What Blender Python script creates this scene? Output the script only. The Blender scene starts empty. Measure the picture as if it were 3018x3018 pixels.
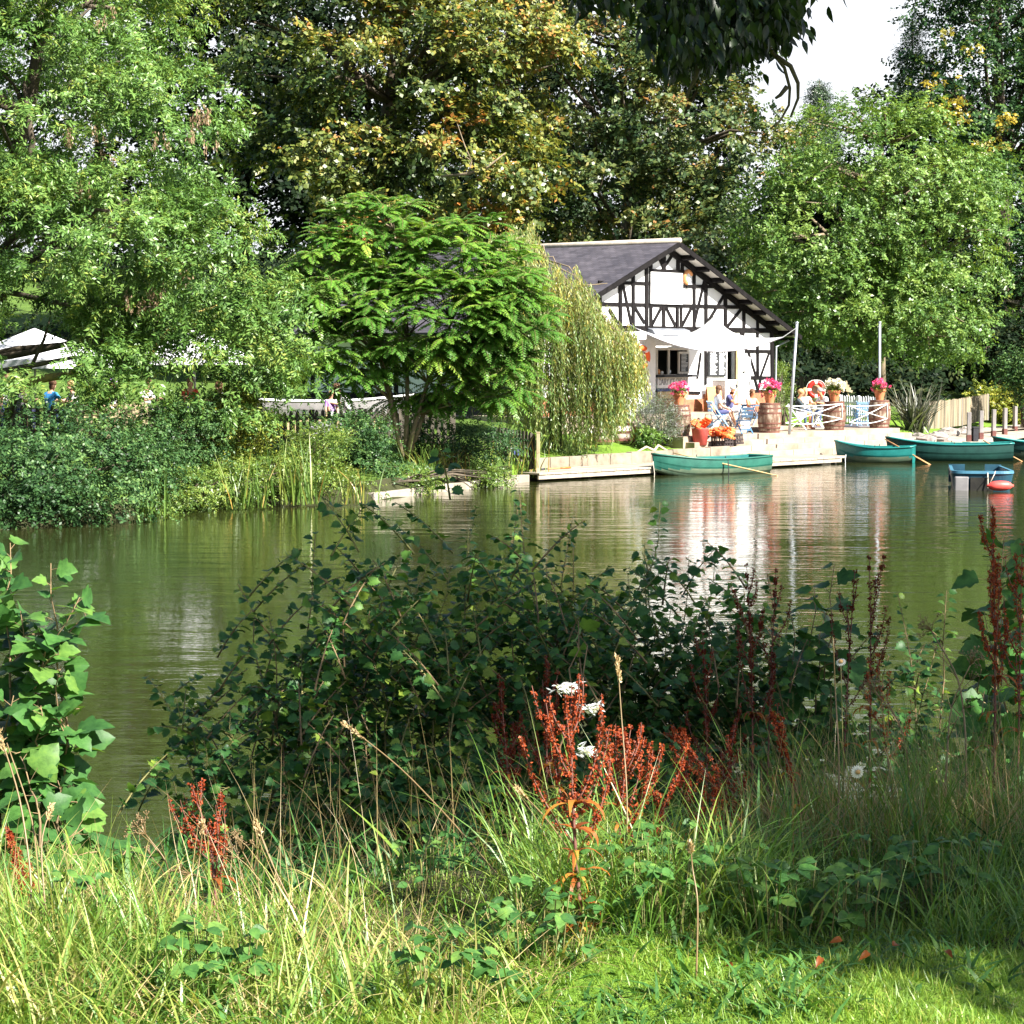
import bpy, math, random
import numpy as np
from mathutils import Vector, Matrix

scene = bpy.context.scene
COL = scene.collection
R = math.radians
random.seed(7)

# ------------------------------------------------------------------ camera, sky, sun, exposure
EYE = Vector((0.0, 0.0, 3.57))
FPX = 6328.0                      # focal length in pixels of the 3018 px photograph
PITCH = math.atan(459.0 / FPX)    # looking slightly down
cam_data = bpy.data.cameras.new('camera')
cam_data.sensor_fit = 'HORIZONTAL'
cam_data.sensor_width = 36.0
cam_data.lens = 36.0 * FPX / 3018.0
cam_data.clip_start = 0.1
cam_data.clip_end = 3000.0
cam = bpy.data.objects.new('camera', cam_data)
cam.location = EYE
cam.rotation_euler = (math.pi / 2 - PITCH, 0, 0)
COL.objects.link(cam)
scene.camera = cam

SUN_AZ, SUN_EL = R(52), R(41)
SUN_DIR = Vector((math.sin(SUN_AZ) * math.cos(SUN_EL), -math.cos(SUN_AZ) * math.cos(SUN_EL), math.sin(SUN_EL)))
world = bpy.data.worlds.new('World')
scene.world = world
world.use_nodes = True
wn = world.node_tree.nodes
wn.clear()
w_out = wn.new('ShaderNodeOutputWorld')
w_bg = wn.new('ShaderNodeBackground')
w_sky = wn.new('ShaderNodeTexSky')
w_sky.sky_type = 'NISHITA'
w_sky.sun_disc = False
w_sky.sun_elevation = SUN_EL
w_sky.sun_rotation = math.atan2(SUN_DIR.x, SUN_DIR.y)
w_sky.dust_density = 1.6
w_bg.inputs['Strength'].default_value = 0.05
# thin white cloud over the northern half of the sky
w_tc = wn.new('ShaderNodeTexCoord')
w_nz = wn.new('ShaderNodeTexNoise')
w_nz.inputs['Scale'].default_value = 2.2
w_nz.inputs['Detail'].default_value = 5
w_sep = wn.new('ShaderNodeSeparateXYZ')
w_ma = wn.new('ShaderNodeMath'); w_ma.operation = 'MULTIPLY_ADD'
w_ma.inputs[1].default_value = .55; w_ma.inputs[2].default_value = .06
w_ad = wn.new('ShaderNodeMath'); w_ad.operation = 'ADD'
w_rp = wn.new('ShaderNodeValToRGB')
w_rp.color_ramp.elements[0].position = .62; w_rp.color_ramp.elements[0].color = (0, 0, 0, 1)
w_rp.color_ramp.elements[1].position = .95; w_rp.color_ramp.elements[1].color = (.95, .95, .95, 1)
w_mx = wn.new('ShaderNodeMix'); w_mx.data_type = 'RGBA'
w_mx.inputs[7].default_value = (7.2, 7.4, 7.8, 1)
wl = world.node_tree.links
wl.new(w_tc.outputs['Generated'], w_nz.inputs['Vector'])
wl.new(w_tc.outputs['Generated'], w_sep.inputs[0])
wl.new(w_sep.outputs['Y'], w_ma.inputs[0])
wl.new(w_ma.outputs[0], w_ad.inputs[0]); wl.new(w_nz.outputs['Fac'], w_ad.inputs[1])
wl.new(w_ad.outputs[0], w_rp.inputs[0])
w_lo = wn.new('ShaderNodeMapRange')          # cloud bank low in the sky only
w_lo.interpolation_type = 'SMOOTHSTEP'
w_lo.inputs[1].default_value = .20; w_lo.inputs[2].default_value = .42
w_lo.inputs[3].default_value = 1.0; w_lo.inputs[4].default_value = 0.0
w_ml = wn.new('ShaderNodeMath'); w_ml.operation = 'MULTIPLY'
wl.new(w_sep.outputs['Z'], w_lo.inputs[0])
wl.new(w_rp.outputs[0], w_ml.inputs[0]); wl.new(w_lo.outputs[0], w_ml.inputs[1])
wl.new(w_ml.outputs[0], w_mx.inputs[0])
wl.new(w_sky.outputs[0], w_mx.inputs[6])
wl.new(w_mx.outputs[2], w_bg.inputs['Color'])
world.node_tree.links.new(w_bg.outputs[0], w_out.inputs['Surface'])
sun_data = bpy.data.lights.new('sun', 'SUN')
sun_data.energy = 5.0
sun_data.angle = R(0.5)
sun_data.color = (1.0, 0.955, 0.87)
sun = bpy.data.objects.new('sun', sun_data)
sun.rotation_euler = SUN_DIR.to_track_quat('Z', 'Y').to_euler()
sun.location = (40, -30, 60)
COL.objects.link(sun)

scene.view_settings.view_transform = 'Standard'
scene.view_settings.look = 'None'
scene.view_settings.exposure = 1.85
scene.view_settings.gamma = 1.0
scene.render.engine = 'CYCLES'
cy = scene.cycles
cy.max_bounces = 6
cy.diffuse_bounces = 2
cy.glossy_bounces = 3
cy.transmission_bounces = 4
cy.transparent_max_bounces = 4
cy.caustics_reflective = False
cy.caustics_refractive = False
cy.sample_clamp_indirect = 6.0
cy.use_denoising = True

# ------------------------------------------------------------------ layout helpers
CP, SP = math.cos(PITCH), math.sin(PITCH)


def ray(px, py):
    a = (px - 1509.0) / FPX
    b = (1509.0 - py) / FPX
    return Vector((a, CP + b * SP, -SP + b * CP))


def P(px, py, Y):
    """point seen at pixel (px, py) of the 3018 px photo at distance Y"""
    d = ray(px, py)
    return EYE + d * (Y / d.y)


def G(px, py, z):
    d = ray(px, py)
    return EYE + d * ((z - EYE.z) / d.z)


def S(Y):
    return Y / FPX


# ------------------------------------------------------------------ materials
MATS = {}


def new_mat(name):
    m = bpy.data.materials.new(name)
    m.use_nodes = True
    nt = m.node_tree
    nt.nodes.clear()
    out = nt.nodes.new('ShaderNodeOutputMaterial')
    MATS[name] = m
    return m, nt, out


def ramp(nt, stops, interp='LINEAR'):
    r = nt.nodes.new('ShaderNodeValToRGB')
    cr = r.color_ramp
    cr.interpolation = interp
    while len(cr.elements) > 1:
        cr.elements.remove(cr.elements[-1])
    for i, (p, c) in enumerate(stops):
        e = cr.elements[0] if i == 0 else cr.elements.new(p)
        e.position = p
        e.color = (c[0], c[1], c[2], 1)
    return r


def noise(nt, scale, detail=4, rough=0.55, vec=None, coord='Object', stretch=None):
    n = nt.nodes.new('ShaderNodeTexNoise')
    n.inputs['Scale'].default_value = scale
    n.inputs['Detail'].default_value = detail
    n.inputs['Roughness'].default_value = rough
    if vec is None:
        tc = nt.nodes.new('ShaderNodeTexCoord')
        vec = tc.outputs[coord]
    if stretch:
        mp = nt.nodes.new('ShaderNodeMapping')
        mp.inputs['Scale'].default_value = stretch
        nt.links.new(vec, mp.inputs['Vector'])
        vec = mp.outputs[0]
    nt.links.new(vec, n.inputs['Vector'])
    return n


def surf_mat(name, c0, c1, scale=4.0, rough=0.7, bump=0.2, bscale=None, stretch=None, metal=0.0, spec=0.4, detail=5,
             p0=0.3, p1=0.7, extra=None):
    """two-tone weathered surface with bump"""
    m, nt, out = new_mat(name)
    b = nt.nodes.new('ShaderNodeBsdfPrincipled')
    n = noise(nt, scale, detail, 0.6, stretch=stretch)
    stops = [(p0, c0), (p1, c1)]
    if extra:
        stops += extra
        stops.sort(key=lambda s: s[0])
    r = ramp(nt, stops)
    nt.links.new(n.outputs['Fac'], r.inputs[0])
    nt.links.new(r.outputs[0], b.inputs['Base Color'])
    b.inputs['Roughness'].default_value = rough
    b.inputs['Metallic'].default_value = metal
    b.inputs['Specular IOR Level'].default_value = spec
    if bump:
        n2 = noise(nt, bscale or scale * 6, 4, 0.6, stretch=stretch)
        bp = nt.nodes.new('ShaderNodeBump')
        bp.inputs['Strength'].default_value = bump
        bp.inputs['Distance'].default_value = 0.02
        nt.links.new(n2.outputs['Fac'], bp.inputs['Height'])
        nt.links.new(bp.outputs[0], b.inputs['Normal'])
    nt.links.new(b.outputs[0], out.inputs['Surface'])
    return m


def leaf_mat(name, stops, trans=0.24, rough=0.40, spec=0.45, tboost=(1.5, 1.35, 0.7), mottle=0):
    m, nt, out = new_mat(name)
    at = nt.nodes.new('ShaderNodeAttribute')
    at.attribute_name = 'tint'
    r = ramp(nt, stops)
    nt.links.new(at.outputs['Fac'], r.inputs[0])
    b = nt.nodes.new('ShaderNodeBsdfPrincipled')
    b.inputs['Roughness'].default_value = rough
    b.inputs['Specular IOR Level'].default_value = spec
    if mottle:
        # blotches and paler veins inside each leaf
        nm_ = noise(nt, mottle, 4, .7)
        rm = ramp(nt, [(.32, (.55, .60, .55)), (.52, (1, 1, 1)), (.74, (1.5, 1.32, 1.05))])
        nt.links.new(nm_.outputs['Fac'], rm.inputs[0])
        mm = nt.nodes.new('ShaderNodeMix'); mm.data_type = 'RGBA'; mm.blend_type = 'MULTIPLY'; mm.inputs[0].default_value = 1
        nt.links.new(r.outputs[0], mm.inputs[6]); nt.links.new(rm.outputs[0], mm.inputs[7])

        class _o:                                   # stand-in so the code below reads one socket
            outputs = [mm.outputs[2]]
        r = _o
        bpm = nt.nodes.new('ShaderNodeBump'); bpm.inputs['Strength'].default_value = .35; bpm.inputs['Distance'].default_value = .004
        nt.links.new(nm_.outputs['Fac'], bpm.inputs['Height']); nt.links.new(bpm.outputs[0], b.inputs['Normal'])
    nt.links.new(r.outputs[0], b.inputs['Base Color'])
    t = nt.nodes.new('ShaderNodeBsdfTranslucent')
    mul = nt.nodes.new('ShaderNodeMix')
    mul.data_type = 'RGBA'
    mul.blend_type = 'MULTIPLY'
    mul.inputs[0].default_value = 1.0
    mul.inputs[7].default_value = (tboost[0], tboost[1], tboost[2], 1)
    nt.links.new(r.outputs[0], mul.inputs[6])
    nt.links.new(mul.outputs[2], t.inputs['Color'])
    mx = nt.nodes.new('ShaderNodeMixShader')
    mx.inputs[0].default_value = trans
    nt.links.new(b.outputs[0], mx.inputs[1])
    nt.links.new(t.outputs[0], mx.inputs[2])
    nt.links.new(mx.outputs[0], out.inputs['Surface'])
    return m


# foliage (linear albedo)
leaf_mat('leaf_ash', [(0, (.040, .098, .020)), (.4, (.095, .195, .040)), (.8, (.165, .270, .060)), (1, (.26, .31, .06))])
leaf_mat('leaf_chestnut', [(0, (.014, .034, .010)), (.3, (.050, .088, .020)), (.62, (.15, .185, .040)), (.88, (.29, .26, .050)), (1, (.44, .20, .06))], trans=.25)
leaf_mat('leaf_brown', [(0, (.014, .036, .014)), (.4, (.050, .090, .028)), (.72, (.135, .165, .046)), (.93, (.23, .19, .055)), (1, (.30, .15, .05))], trans=.22)
leaf_mat('leaf_walnut', [(0, (.045, .105, .024)), (.5, (.12, .225, .046)), (1, (.22, .31, .070))], trans=.3)
leaf_mat('leaf_dark', [(0, (.012, .034, .014)), (.5, (.035, .085, .026)), (.85, (.10, .175, .032)), (1, (.24, .27, .04))], trans=.2, spec=.2)
leaf_mat('leaf_yellow', [(0, (.16, .16, .02)), (1, (.42, .30, .025))])
leaf_mat('leaf_wood_shade', [(0, (.006, .013, .008)), (.7, (.016, .028, .012)), (1, (.05, .06, .022))], trans=.12, spec=.03)  # near-black leaf colour carries the shade under and behind the trees
leaf_mat('leaf_ailanthus', [(0, (.042, .125, .018)), (.5, (.10, .235, .030)), (.85, (.20, .33, .040)), (1, (.34, .38, .06))], trans=.34)
leaf_mat('leaf_willow', [(0, (.055, .115, .030)), (.5, (.15, .235, .06)), (.85, (.27, .30, .075)), (1, (.42, .34, .06))], trans=.3)
leaf_mat('leaf_elder', [(0, (.016, .044, .016)), (.6, (.050, .115, .036)), (1, (.14, .235, .07))], trans=.2, spec=.2)
leaf_mat('leaf_shrub', [(0, (.05, .10, .024)), (.5, (.115, .195, .036)), (1, (.22, .27, .045))])
leaf_mat('leaf_goldshrub', [(0, (.10, .15, .022)), (.5, (.21, .25, .032)), (1, (.38, .33, .04))])
leaf_mat('leaf_conifer', [(0, (.022, .05, .024)), (1, (.065, .115, .045))], trans=.15)
leaf_mat('leaf_reed', [(0, (.06, .13, .022)), (.6, (.12, .20, .035)), (.9, (.24, .25, .05)), (1, (.36, .22, .05))])
leaf_mat('leaf_phormium', [(0, (.045, .055, .038)), (.6, (.115, .12, .085)), (1, (.26, .25, .19))], trans=.12)
leaf_mat('leaf_lavender', [(0, (.07, .105, .06)), (.6, (.12, .155, .09)), (1, (.26, .22, .30))], trans=.2)
leaf_mat('leaf_hazel', [(0, (.024, .080, .026)), (.55, (.052, .152, .040)), (.88, (.105, .22, .040)), (1, (.24, .33, .05))], trans=.34, rough=.42, spec=.25, mottle=38)
leaf_mat('leaf_sycamore', [(0, (.032, .096, .028)), (.6, (.065, .175, .04)), (1, (.14, .25, .05))], trans=.36, rough=.45, spec=.22, mottle=26)
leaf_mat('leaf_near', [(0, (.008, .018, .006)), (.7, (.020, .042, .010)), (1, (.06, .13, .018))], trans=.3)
leaf_mat('leaf_ground', [(0, (.040, .115, .03)), (.6, (.07, .18, .042)), (1, (.14, .25, .055))], trans=.33, rough=.45, spec=.22, mottle=40)
leaf_mat('grass_lawn', [(0, (.08, .17, .018)), (.5, (.17, .30, .032)), (.85, (.28, .36, .055)), (1, (.48, .42, .14))], trans=.35)
leaf_mat('grass_long', [(0, (.05, .13, .022)), (.45, (.125, .25, .036)), (.75, (.27, .33, .070)), (1, (.56, .47, .19))], trans=.35)
leaf_mat('grass_dry', [(0, (.20, .15, .062)), (.5, (.34, .25, .11)), (1, (.52, .42, .22))], trans=.25)
leaf_mat('dock_rust', [(0, (.09, .017, .009)), (.5, (.24, .042, .018)), (1, (.42, .095, .032))], trans=.25, spec=.1)
leaf_mat('dock_leaf', [(0, (.18, .05, .014)), (.6, (.38, .12, .025)), (1, (.50, .28, .05))], trans=.35, spec=.15)
leaf_mat('straw', [(0, (.22, .15, .07)), (1, (.50, .37, .19))], trans=.15)
leaf_mat('ash_keys', [(0, (.22, .15, .09)), (1, (.40, .28, .18))], trans=.3)
leaf_mat('pink_petal', [(0, (.55, .03, .16)), (.7, (.72, .07, .26)), (1, (.80, .22, .40))], trans=.3)
leaf_mat('white_petal', [(0, (.62, .62, .55)), (1, (.82, .82, .78))], trans=.3)
leaf_mat('mixed_petal', [(0, (.7, .08, .04)), (.5, (.8, .62, .12)), (1, (.82, .80, .70))], trans=.3)
leaf_mat('orange_cloth', [(0, (.50, .06, .012)), (.5, (.80, .15, .02)), (.9, (.85, .28, .03)), (1, (.05, .03, .04))], trans=.1)
leaf_mat('web_silk', [(0, (.55, .58, .60)), (1, (.75, .78, .80))], trans=.4)

# solids
surf_mat('bark', (.035, .028, .020), (.12, .095, .065), 5, .9, .5, 30, (1, 1, .25))
surf_mat('bark_pale', (.11, .085, .055), (.27, .21, .14), 6, .9, .5, 30, (1, 1, .25))
surf_mat('bark_lichen', (.08, .065, .04), (.42, .33, .07), 5, .9, .4, 25)
surf_mat('twig', (.08, .055, .03), (.32, .22, .11), 12, .8, .2)
surf_mat('twig_green', (.10, .12, .04), (.26, .22, .08), 9, .7, .1)
surf_mat('white_wall', (.70, .70, .71), (.82, .82, .83), 1.3, .75, .12, 60)
surf_mat('white_paint', (.66, .66, .66), (.82, .82, .82), 3, .5, .06, 40)
surf_mat('black_timber', (.006, .0055, .006), (.017, .015, .015), 6, .8, .35, 40, (1, 1, .3), spec=.08)
surf_mat('soffit_paint', (.46, .42, .37), (.62, .58, .53), 2.5, .8, .1)
surf_mat('ridge_stone', (.34, .29, .23), (.52, .46, .38), 4, .85, .3)
surf_mat('stone', (.14, .11, .08), (.30, .25, .19), 2.2, .88, .4, 20)
surf_mat('terrace_stone', (.22, .165, .12), (.42, .34, .265), 1.6, .85, .25, 18)
surf_mat('concrete', (.20, .17, .13), (.38, .34, .28), 1.7, .9, .3, 25)
surf_mat('jetty_board', (.27, .225, .17), (.46, .40, .32), 2.6, .82, .3, 22, (.25, 3, 1))
surf_mat('near_black', (.010, .009, .008), (.03, .028, .022), 3, .5, .2)  # dark piles and plinth; also paints shade under the deck and in the bow
surf_mat('path_tarmac', (.09, .085, .10), (.16, .15, .17), 8, .9, .25, 60)
surf_mat('brick', (.24, .08, .045), (.42, .17, .09), 7, .85, .3)
surf_mat('orange_board', (.42, .17, .06), (.60, .27, .11), 3, .6, .1)
surf_mat('tan_board', (.36, .24, .12), (.50, .36, .20), 3, .6, .1)
surf_mat('terracotta', (.42, .13, .05), (.58, .22, .10), 5, .75, .15)
surf_mat('cask_wood', (.07, .034, .020), (.44, .38, .30), 2.2, .75, .3, 20, (3.0, 3.0, 1.1), extra=[(.5, (.15, .085, .055)), (.6, (.30, .24, .18))])
surf_mat('hoop_rust', (.085, .032, .022), (.17, .065, .045), 9, .7, .2)
surf_mat('planter_wood', (.40, .30, .26), (.60, .52, .46), 4, .8, .2, 20, (3, 3, .5))
surf_mat('green_boat', (.008, .075, .055), (.020, .125, .09), 3, .42, .05, spec=.5)
surf_mat('teal_boat', (.006, .13, .12), (.014, .19, .175), 3, .40, .05, spec=.5)
surf_mat('boat_low', (.03, .075, .05), (.16, .19, .12), 2.4, .55, .08, stretch=(.5, 1, 1))
surf_mat('boat_inside', (.008, .10, .10), (.02, .16, .155), 3, .5, .05)
surf_mat('deep_green_boat', (.005, .035, .030), (.012, .065, .052), 3, .5, .05)
surf_mat('navy_hull', (.010, .045, .075), (.022, .085, .125), 3, .5, .06)
surf_mat('navy_rim', (.035, .13, .20), (.06, .18, .26), 3, .45, .05)
surf_mat('grey_hull', (.16, .15, .16), (.26, .25, .25), 3, .6, .08)
surf_mat('fender_red', (.60, .055, .05), (.72, .10, .08), 5, .45, .06)
surf_mat('oar_wood', (.52, .34, .14), (.68, .48, .24), 6, .5, .05, stretch=(1, 1, .3))
surf_mat('oar_brown', (.40, .19, .08), (.54, .29, .13), 6, .5, .05)
surf_mat('rope', (.45, .40, .32), (.62, .57, .48), 18, .9, .3)
surf_mat('white_rope', (.72, .72, .70), (.82, .82, .80), 18, .8, .2)
surf_mat('grey_metal', (.32, .35, .39), (.46, .49, .53), 4, .42, .05, metal=.5)
surf_mat('dark_metal', (.02, .022, .025), (.05, .052, .055), 6, .5, .1, metal=.4)
surf_mat('hood_grey', (.10, .11, .13), (.19, .20, .23), 5, .6, .1, stretch=(1, 1, 8))
surf_mat('sail_cloth', (.76, .76, .75), (.82, .82, .81), 1.5, .85, .05)
surf_mat('parasol_cloth', (.74, .74, .80), (.82, .82, .86), 1.5, .85, .05)
surf_mat('life_orange', (.72, .10, .02), (.82, .16, .03), 5, .5, .05)
surf_mat('life_red', (.62, .015, .012), (.74, .03, .02), 5, .45, .05)
surf_mat('white_band', (.70, .70, .70), (.82, .82, .82), 5, .5, .05)
surf_mat('board_black', (.014, .015, .017), (.035, .036, .040), 4, .6, .05)
surf_mat('chalk', (.66, .66, .66), (.82, .82, .82), 30, .9, 0)
surf_mat('letter_grey', (.22, .21, .24), (.30, .29, .32), 10, .7, 0)
surf_mat('faint_grey', (.42, .42, .44), (.56, .56, .58), 10, .7, 0)
surf_mat('navy_stripe', (.03, .045, .16), (.05, .07, .22), 5, .6, .05)
surf_mat('blue_chair', (.06, .18, .36), (.11, .26, .46), 5, .5, .08)
surf_mat('blue_slate', (.035, .07, .13), (.07, .12, .19), 5, .5, .08)
surf_mat('blue_pale', (.22, .42, .66), (.30, .50, .74), 4, .5, .05)
surf_mat('furniture_white', (.66, .66, .70), (.80, .80, .82), 5, .5, .06)
surf_mat('crate_black', (.018, .014, .014), (.045, .03, .028), 6, .6, .1)
surf_mat('tub_red', (.44, .06, .05), (.60, .12, .10), 3, .55, .08)
surf_mat('oak_table', (.36, .26, .15), (.54, .42, .26), 4, .7, .15)
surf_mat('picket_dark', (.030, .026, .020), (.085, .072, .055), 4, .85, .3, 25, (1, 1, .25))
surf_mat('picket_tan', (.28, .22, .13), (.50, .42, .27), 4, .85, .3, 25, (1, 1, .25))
surf_mat('picket_white', (.64, .66, .72), (.80, .80, .82), 4, .6, .1)
surf_mat('fence_board', (.10, .09, .065), (.42, .33, .22), 2.2, .85, .3, 25, (1.6, 1.6, .12), extra=[(.5, (.22, .18, .12))])
surf_mat('post_grey', (.17, .155, .15), (.32, .29, .28), 6, .85, .3, 25, (1, 1, .2))
surf_mat('post_red', (.10, .035, .03), (.17, .065, .05), 6, .8, .2)
surf_mat('skin', (.52, .30, .20), (.62, .37, .26), 6, .6, 0)
surf_mat('skin_tan', (.48, .20, .10), (.56, .25, .13), 6, .6, 0)
surf_mat('cloth_white', (.70, .70, .72), (.81, .81, .82), 6, .85, .1)
surf_mat('cloth_navy', (.045, .05, .13), (.085, .09, .20), 6, .85, .1)
surf_mat('cloth_black', (.018, .028, .034), (.045, .062, .072), 6, .85, .1)
surf_mat('cloth_blue', (.03, .20, .52), (.06, .32, .66), 6, .85, .1)
surf_mat('cloth_grey', (.16, .15, .16), (.28, .26, .27), 6, .85, .1)
surf_mat('cloth_pink', (.60, .26, .22), (.70, .34, .30), 6, .85, .1)
surf_mat('cloth_purple', (.30, .14, .48), (.46, .28, .62), 6, .85, .1)
surf_mat('cloth_denim', (.05, .08, .16), (.09, .13, .24), 6, .85, .1)
surf_mat('cloth_red', (.55, .03, .03), (.66, .06, .05), 6, .85, .1)
surf_mat('hair_brown', (.075, .035, .018), (.16, .08, .04), 14, .7, .2)
surf_mat('hair_white', (.62, .60, .57), (.76, .74, .71), 14, .7, .2)
surf_mat('hair_blond', (.42, .25, .10), (.60, .40, .19), 14, .7, .2)
surf_mat('hair_grey', (.20, .19, .18), (.34, .32, .31), 14, .7, .2)
surf_mat('shoe', (.30, .09, .035), (.40, .14, .06), 6, .6, .1)
surf_mat('bag_black', (.012, .012, .016), (.03, .03, .036), 6, .7, .1)
surf_mat('blue_plastic', (.012, .09, .55), (.02, .14, .66), 5, .45, .05)
surf_mat('ochre', (.55, .30, .10), (.68, .42, .18), 6, .6, .1)
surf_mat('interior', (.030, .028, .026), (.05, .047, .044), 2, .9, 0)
surf_mat('rock', (.16, .14, .13), (.34, .30, .27), 3, .9, .5, 12)
surf_mat('driftwood', (.34, .27, .18), (.52, .43, .30), 8, .8, .2)


def slate_mat():
    m, nt, out = new_mat('slate')
    tc = nt.nodes.new('ShaderNodeTexCoord')
    mp = nt.nodes.new('ShaderNodeMapping')
    mp.inputs['Scale'].default_value = (1, 1, 1)
    nt.links.new(tc.outputs['UV'], mp.inputs['Vector'])
    br = nt.nodes.new('ShaderNodeTexBrick')
    br.inputs['Scale'].default_value = 1.0
    br.inputs['Brick Width'].default_value = .30
    br.inputs['Row Height'].default_value = .18
    br.inputs['Mortar Size'].default_value = .012
    br.inputs['Color1'].default_value = (.050, .048, .060, 1)
    br.inputs['Color2'].default_value = (.090, .086, .103, 1)
    br.inputs['Mortar'].default_value = (.03, .026, .03, 1)
    nt.links.new(mp.outputs[0], br.inputs['Vector'])
    n = noise(nt, .9, 5, .6)
    r = ramp(nt, [(.35, (.75, .72, .74)), (.7, (1.25, 1.18, 1.15))])
    nt.links.new(n.outputs['Fac'], r.inputs[0])
    mul = nt.nodes.new('ShaderNodeMix')
    mul.data_type = 'RGBA'
    mul.blend_type = 'MULTIPLY'
    mul.inputs[0].default_value = 1
    nt.links.new(br.outputs['Color'], mul.inputs[6])
    nt.links.new(r.outputs[0], mul.inputs[7])
    b = nt.nodes.new('ShaderNodeBsdfPrincipled')
    b.inputs['Roughness'].default_value = .6
    nt.links.new(mul.outputs[2], b.inputs['Base Color'])
    bp = nt.nodes.new('ShaderNodeBump')
    bp.inputs['Strength'].default_value = .6
    bp.inputs['Distance'].default_value = .02
    nt.links.new(br.outputs['Fac'], bp.inputs['Height'])
    bp.invert = True
    nt.links.new(bp.outputs[0], b.inputs['Normal'])
    nt.links.new(b.outputs[0], out.inputs['Surface'])


slate_mat()


def ground_mat(name, stops, scale, bscale=30):
    m, nt, out = new_mat(name)
    n1 = noise(nt, scale, 6, .65)
    n2 = noise(nt, scale * 14, 4, .6)
    ad = nt.nodes.new('ShaderNodeMath')
    ad.operation = 'MULTIPLY_ADD'
    ad.inputs[1].default_value = .6
    mu = nt.nodes.new('ShaderNodeMath')
    mu.operation = 'MULTIPLY'
    mu.inputs[1].default_value = .4
    nt.links.new(n2.outputs['Fac'], mu.inputs[0])
    nt.links.new(n1.outputs['Fac'], ad.inputs[0])
    nt.links.new(mu.outputs[0], ad.inputs[2])
    r = ramp(nt, stops)
    nt.links.new(ad.outputs[0], r.inputs[0])
    b = nt.nodes.new('ShaderNodeBsdfPrincipled')
    b.inputs['Roughness'].default_value = .9
    b.inputs['Specular IOR Level'].default_value = .15
    nt.links.new(r.outputs[0], b.inputs['Base Color'])
    n3 = noise(nt, bscale, 4, .7)
    bp = nt.nodes.new('ShaderNodeBump')
    bp.inputs['Strength'].default_value = .8
    bp.inputs['Distance'].default_value = .05
    nt.links.new(n3.outputs['Fac'], bp.inputs['Height'])
    nt.links.new(bp.outputs[0], b.inputs['Normal'])
    nt.links.new(b.outputs[0], out.inputs['Surface'])
    return m


ground_mat('meadow', [(.3, (.05, .085, .018)), (.5, (.085, .15, .026)), (.7, (.13, .19, .035))], .5)
ground_mat('lawn', [(.3, (.08, .17, .018)), (.5, (.14, .25, .028)), (.7, (.19, .28, .045))], 1.2, 45)
ground_mat('bank_soil', [(.3, (.020, .018, .010)), (.5, (.040, .045, .018)), (.7, (.06, .055, .03))], 3)


def water_mat():
    m, nt, out = new_mat('river_water')
    b = nt.nodes.new('ShaderNodeBsdfPrincipled')
    b.inputs['Base Color'].default_value = (.022, .026, .007, 1)
    b.inputs['Roughness'].default_value = .035
    b.inputs['IOR'].default_value = 1.33
    b.inputs['Specular IOR Level'].default_value = .62
    tc = nt.nodes.new('ShaderNodeTexCoord')
    a = noise(nt, 1.0, 3, .5, tc.outputs['Object'], stretch=(.55, 1.7, 1))
    c = noise(nt, 5.5, 3, .55, tc.outputs['Object'], stretch=(.6, 1.5, 1))
    # calm and ruffled patches
    pt = noise(nt, .09, 2, .5, tc.outputs['Object'], stretch=(.6, 1.2, 1))
    pr = ramp(nt, [(.36, (.35, .35, .35)), (.66, (1, 1, 1))])
    nt.links.new(pt.outputs['Fac'], pr.inputs[0])
    s1 = nt.nodes.new('ShaderNodeMath'); s1.operation = 'MULTIPLY'; s1.inputs[1].default_value = .030
    nt.links.new(a.outputs['Fac'], s1.inputs[0])
    s2 = nt.nodes.new('ShaderNodeMath'); s2.operation = 'MULTIPLY'; s2.inputs[1].default_value = .0060
    nt.links.new(c.outputs['Fac'], s2.inputs[0])
    ad = nt.nodes.new('ShaderNodeMath'); ad.operation = 'ADD'
    nt.links.new(s1.outputs[0], ad.inputs[0]); nt.links.new(s2.outputs[0], ad.inputs[1])
    mu = nt.nodes.new('ShaderNodeMath'); mu.operation = 'MULTIPLY'
    nt.links.new(ad.outputs[0], mu.inputs[0]); nt.links.new(pr.outputs[0], mu.inputs[1])
    bp = nt.nodes.new('ShaderNodeBump')
    bp.inputs['Strength'].default_value = 1.0
    bp.inputs['Distance'].default_value = 1.0
    nt.links.new(mu.outputs[0], bp.inputs['Height'])
    nt.links.new(bp.outputs[0], b.inputs['Normal'])
    nt.links.new(b.outputs[0], out.inputs['Surface'])


water_mat()


# ------------------------------------------------------------------ objects
def tag(o, label=None, cat=None, group=None, kind=None):
    if label: o['label'] = label
    if cat: o['category'] = cat
    if group: o['group'] = group
    if kind: o['kind'] = kind
    return o


def empty(name, loc, rz=0.0, label=None, cat=None, group=None):
    o = bpy.data.objects.new(name, None)
    o.empty_display_size = .2
    o.location = loc
    o.rotation_euler = (0, 0, rz)
    COL.objects.link(o)
    return tag(o, label, cat, group)


def copy_tree(o, loc, rz=None, label=None, scale=None):
    c = o.copy()
    COL.objects.link(c)
    c.location = loc
    if rz is not None: c.rotation_euler = (0, 0, rz)
    if scale is not None: c.scale = (scale, scale, scale)
    if label: c['label'] = label
    for ch in list(o.children):
        d = ch.copy(); COL.objects.link(d); d.parent = c
        for g in list(ch.children):
            e = g.copy(); COL.objects.link(e); e.parent = d
    return c


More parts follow.
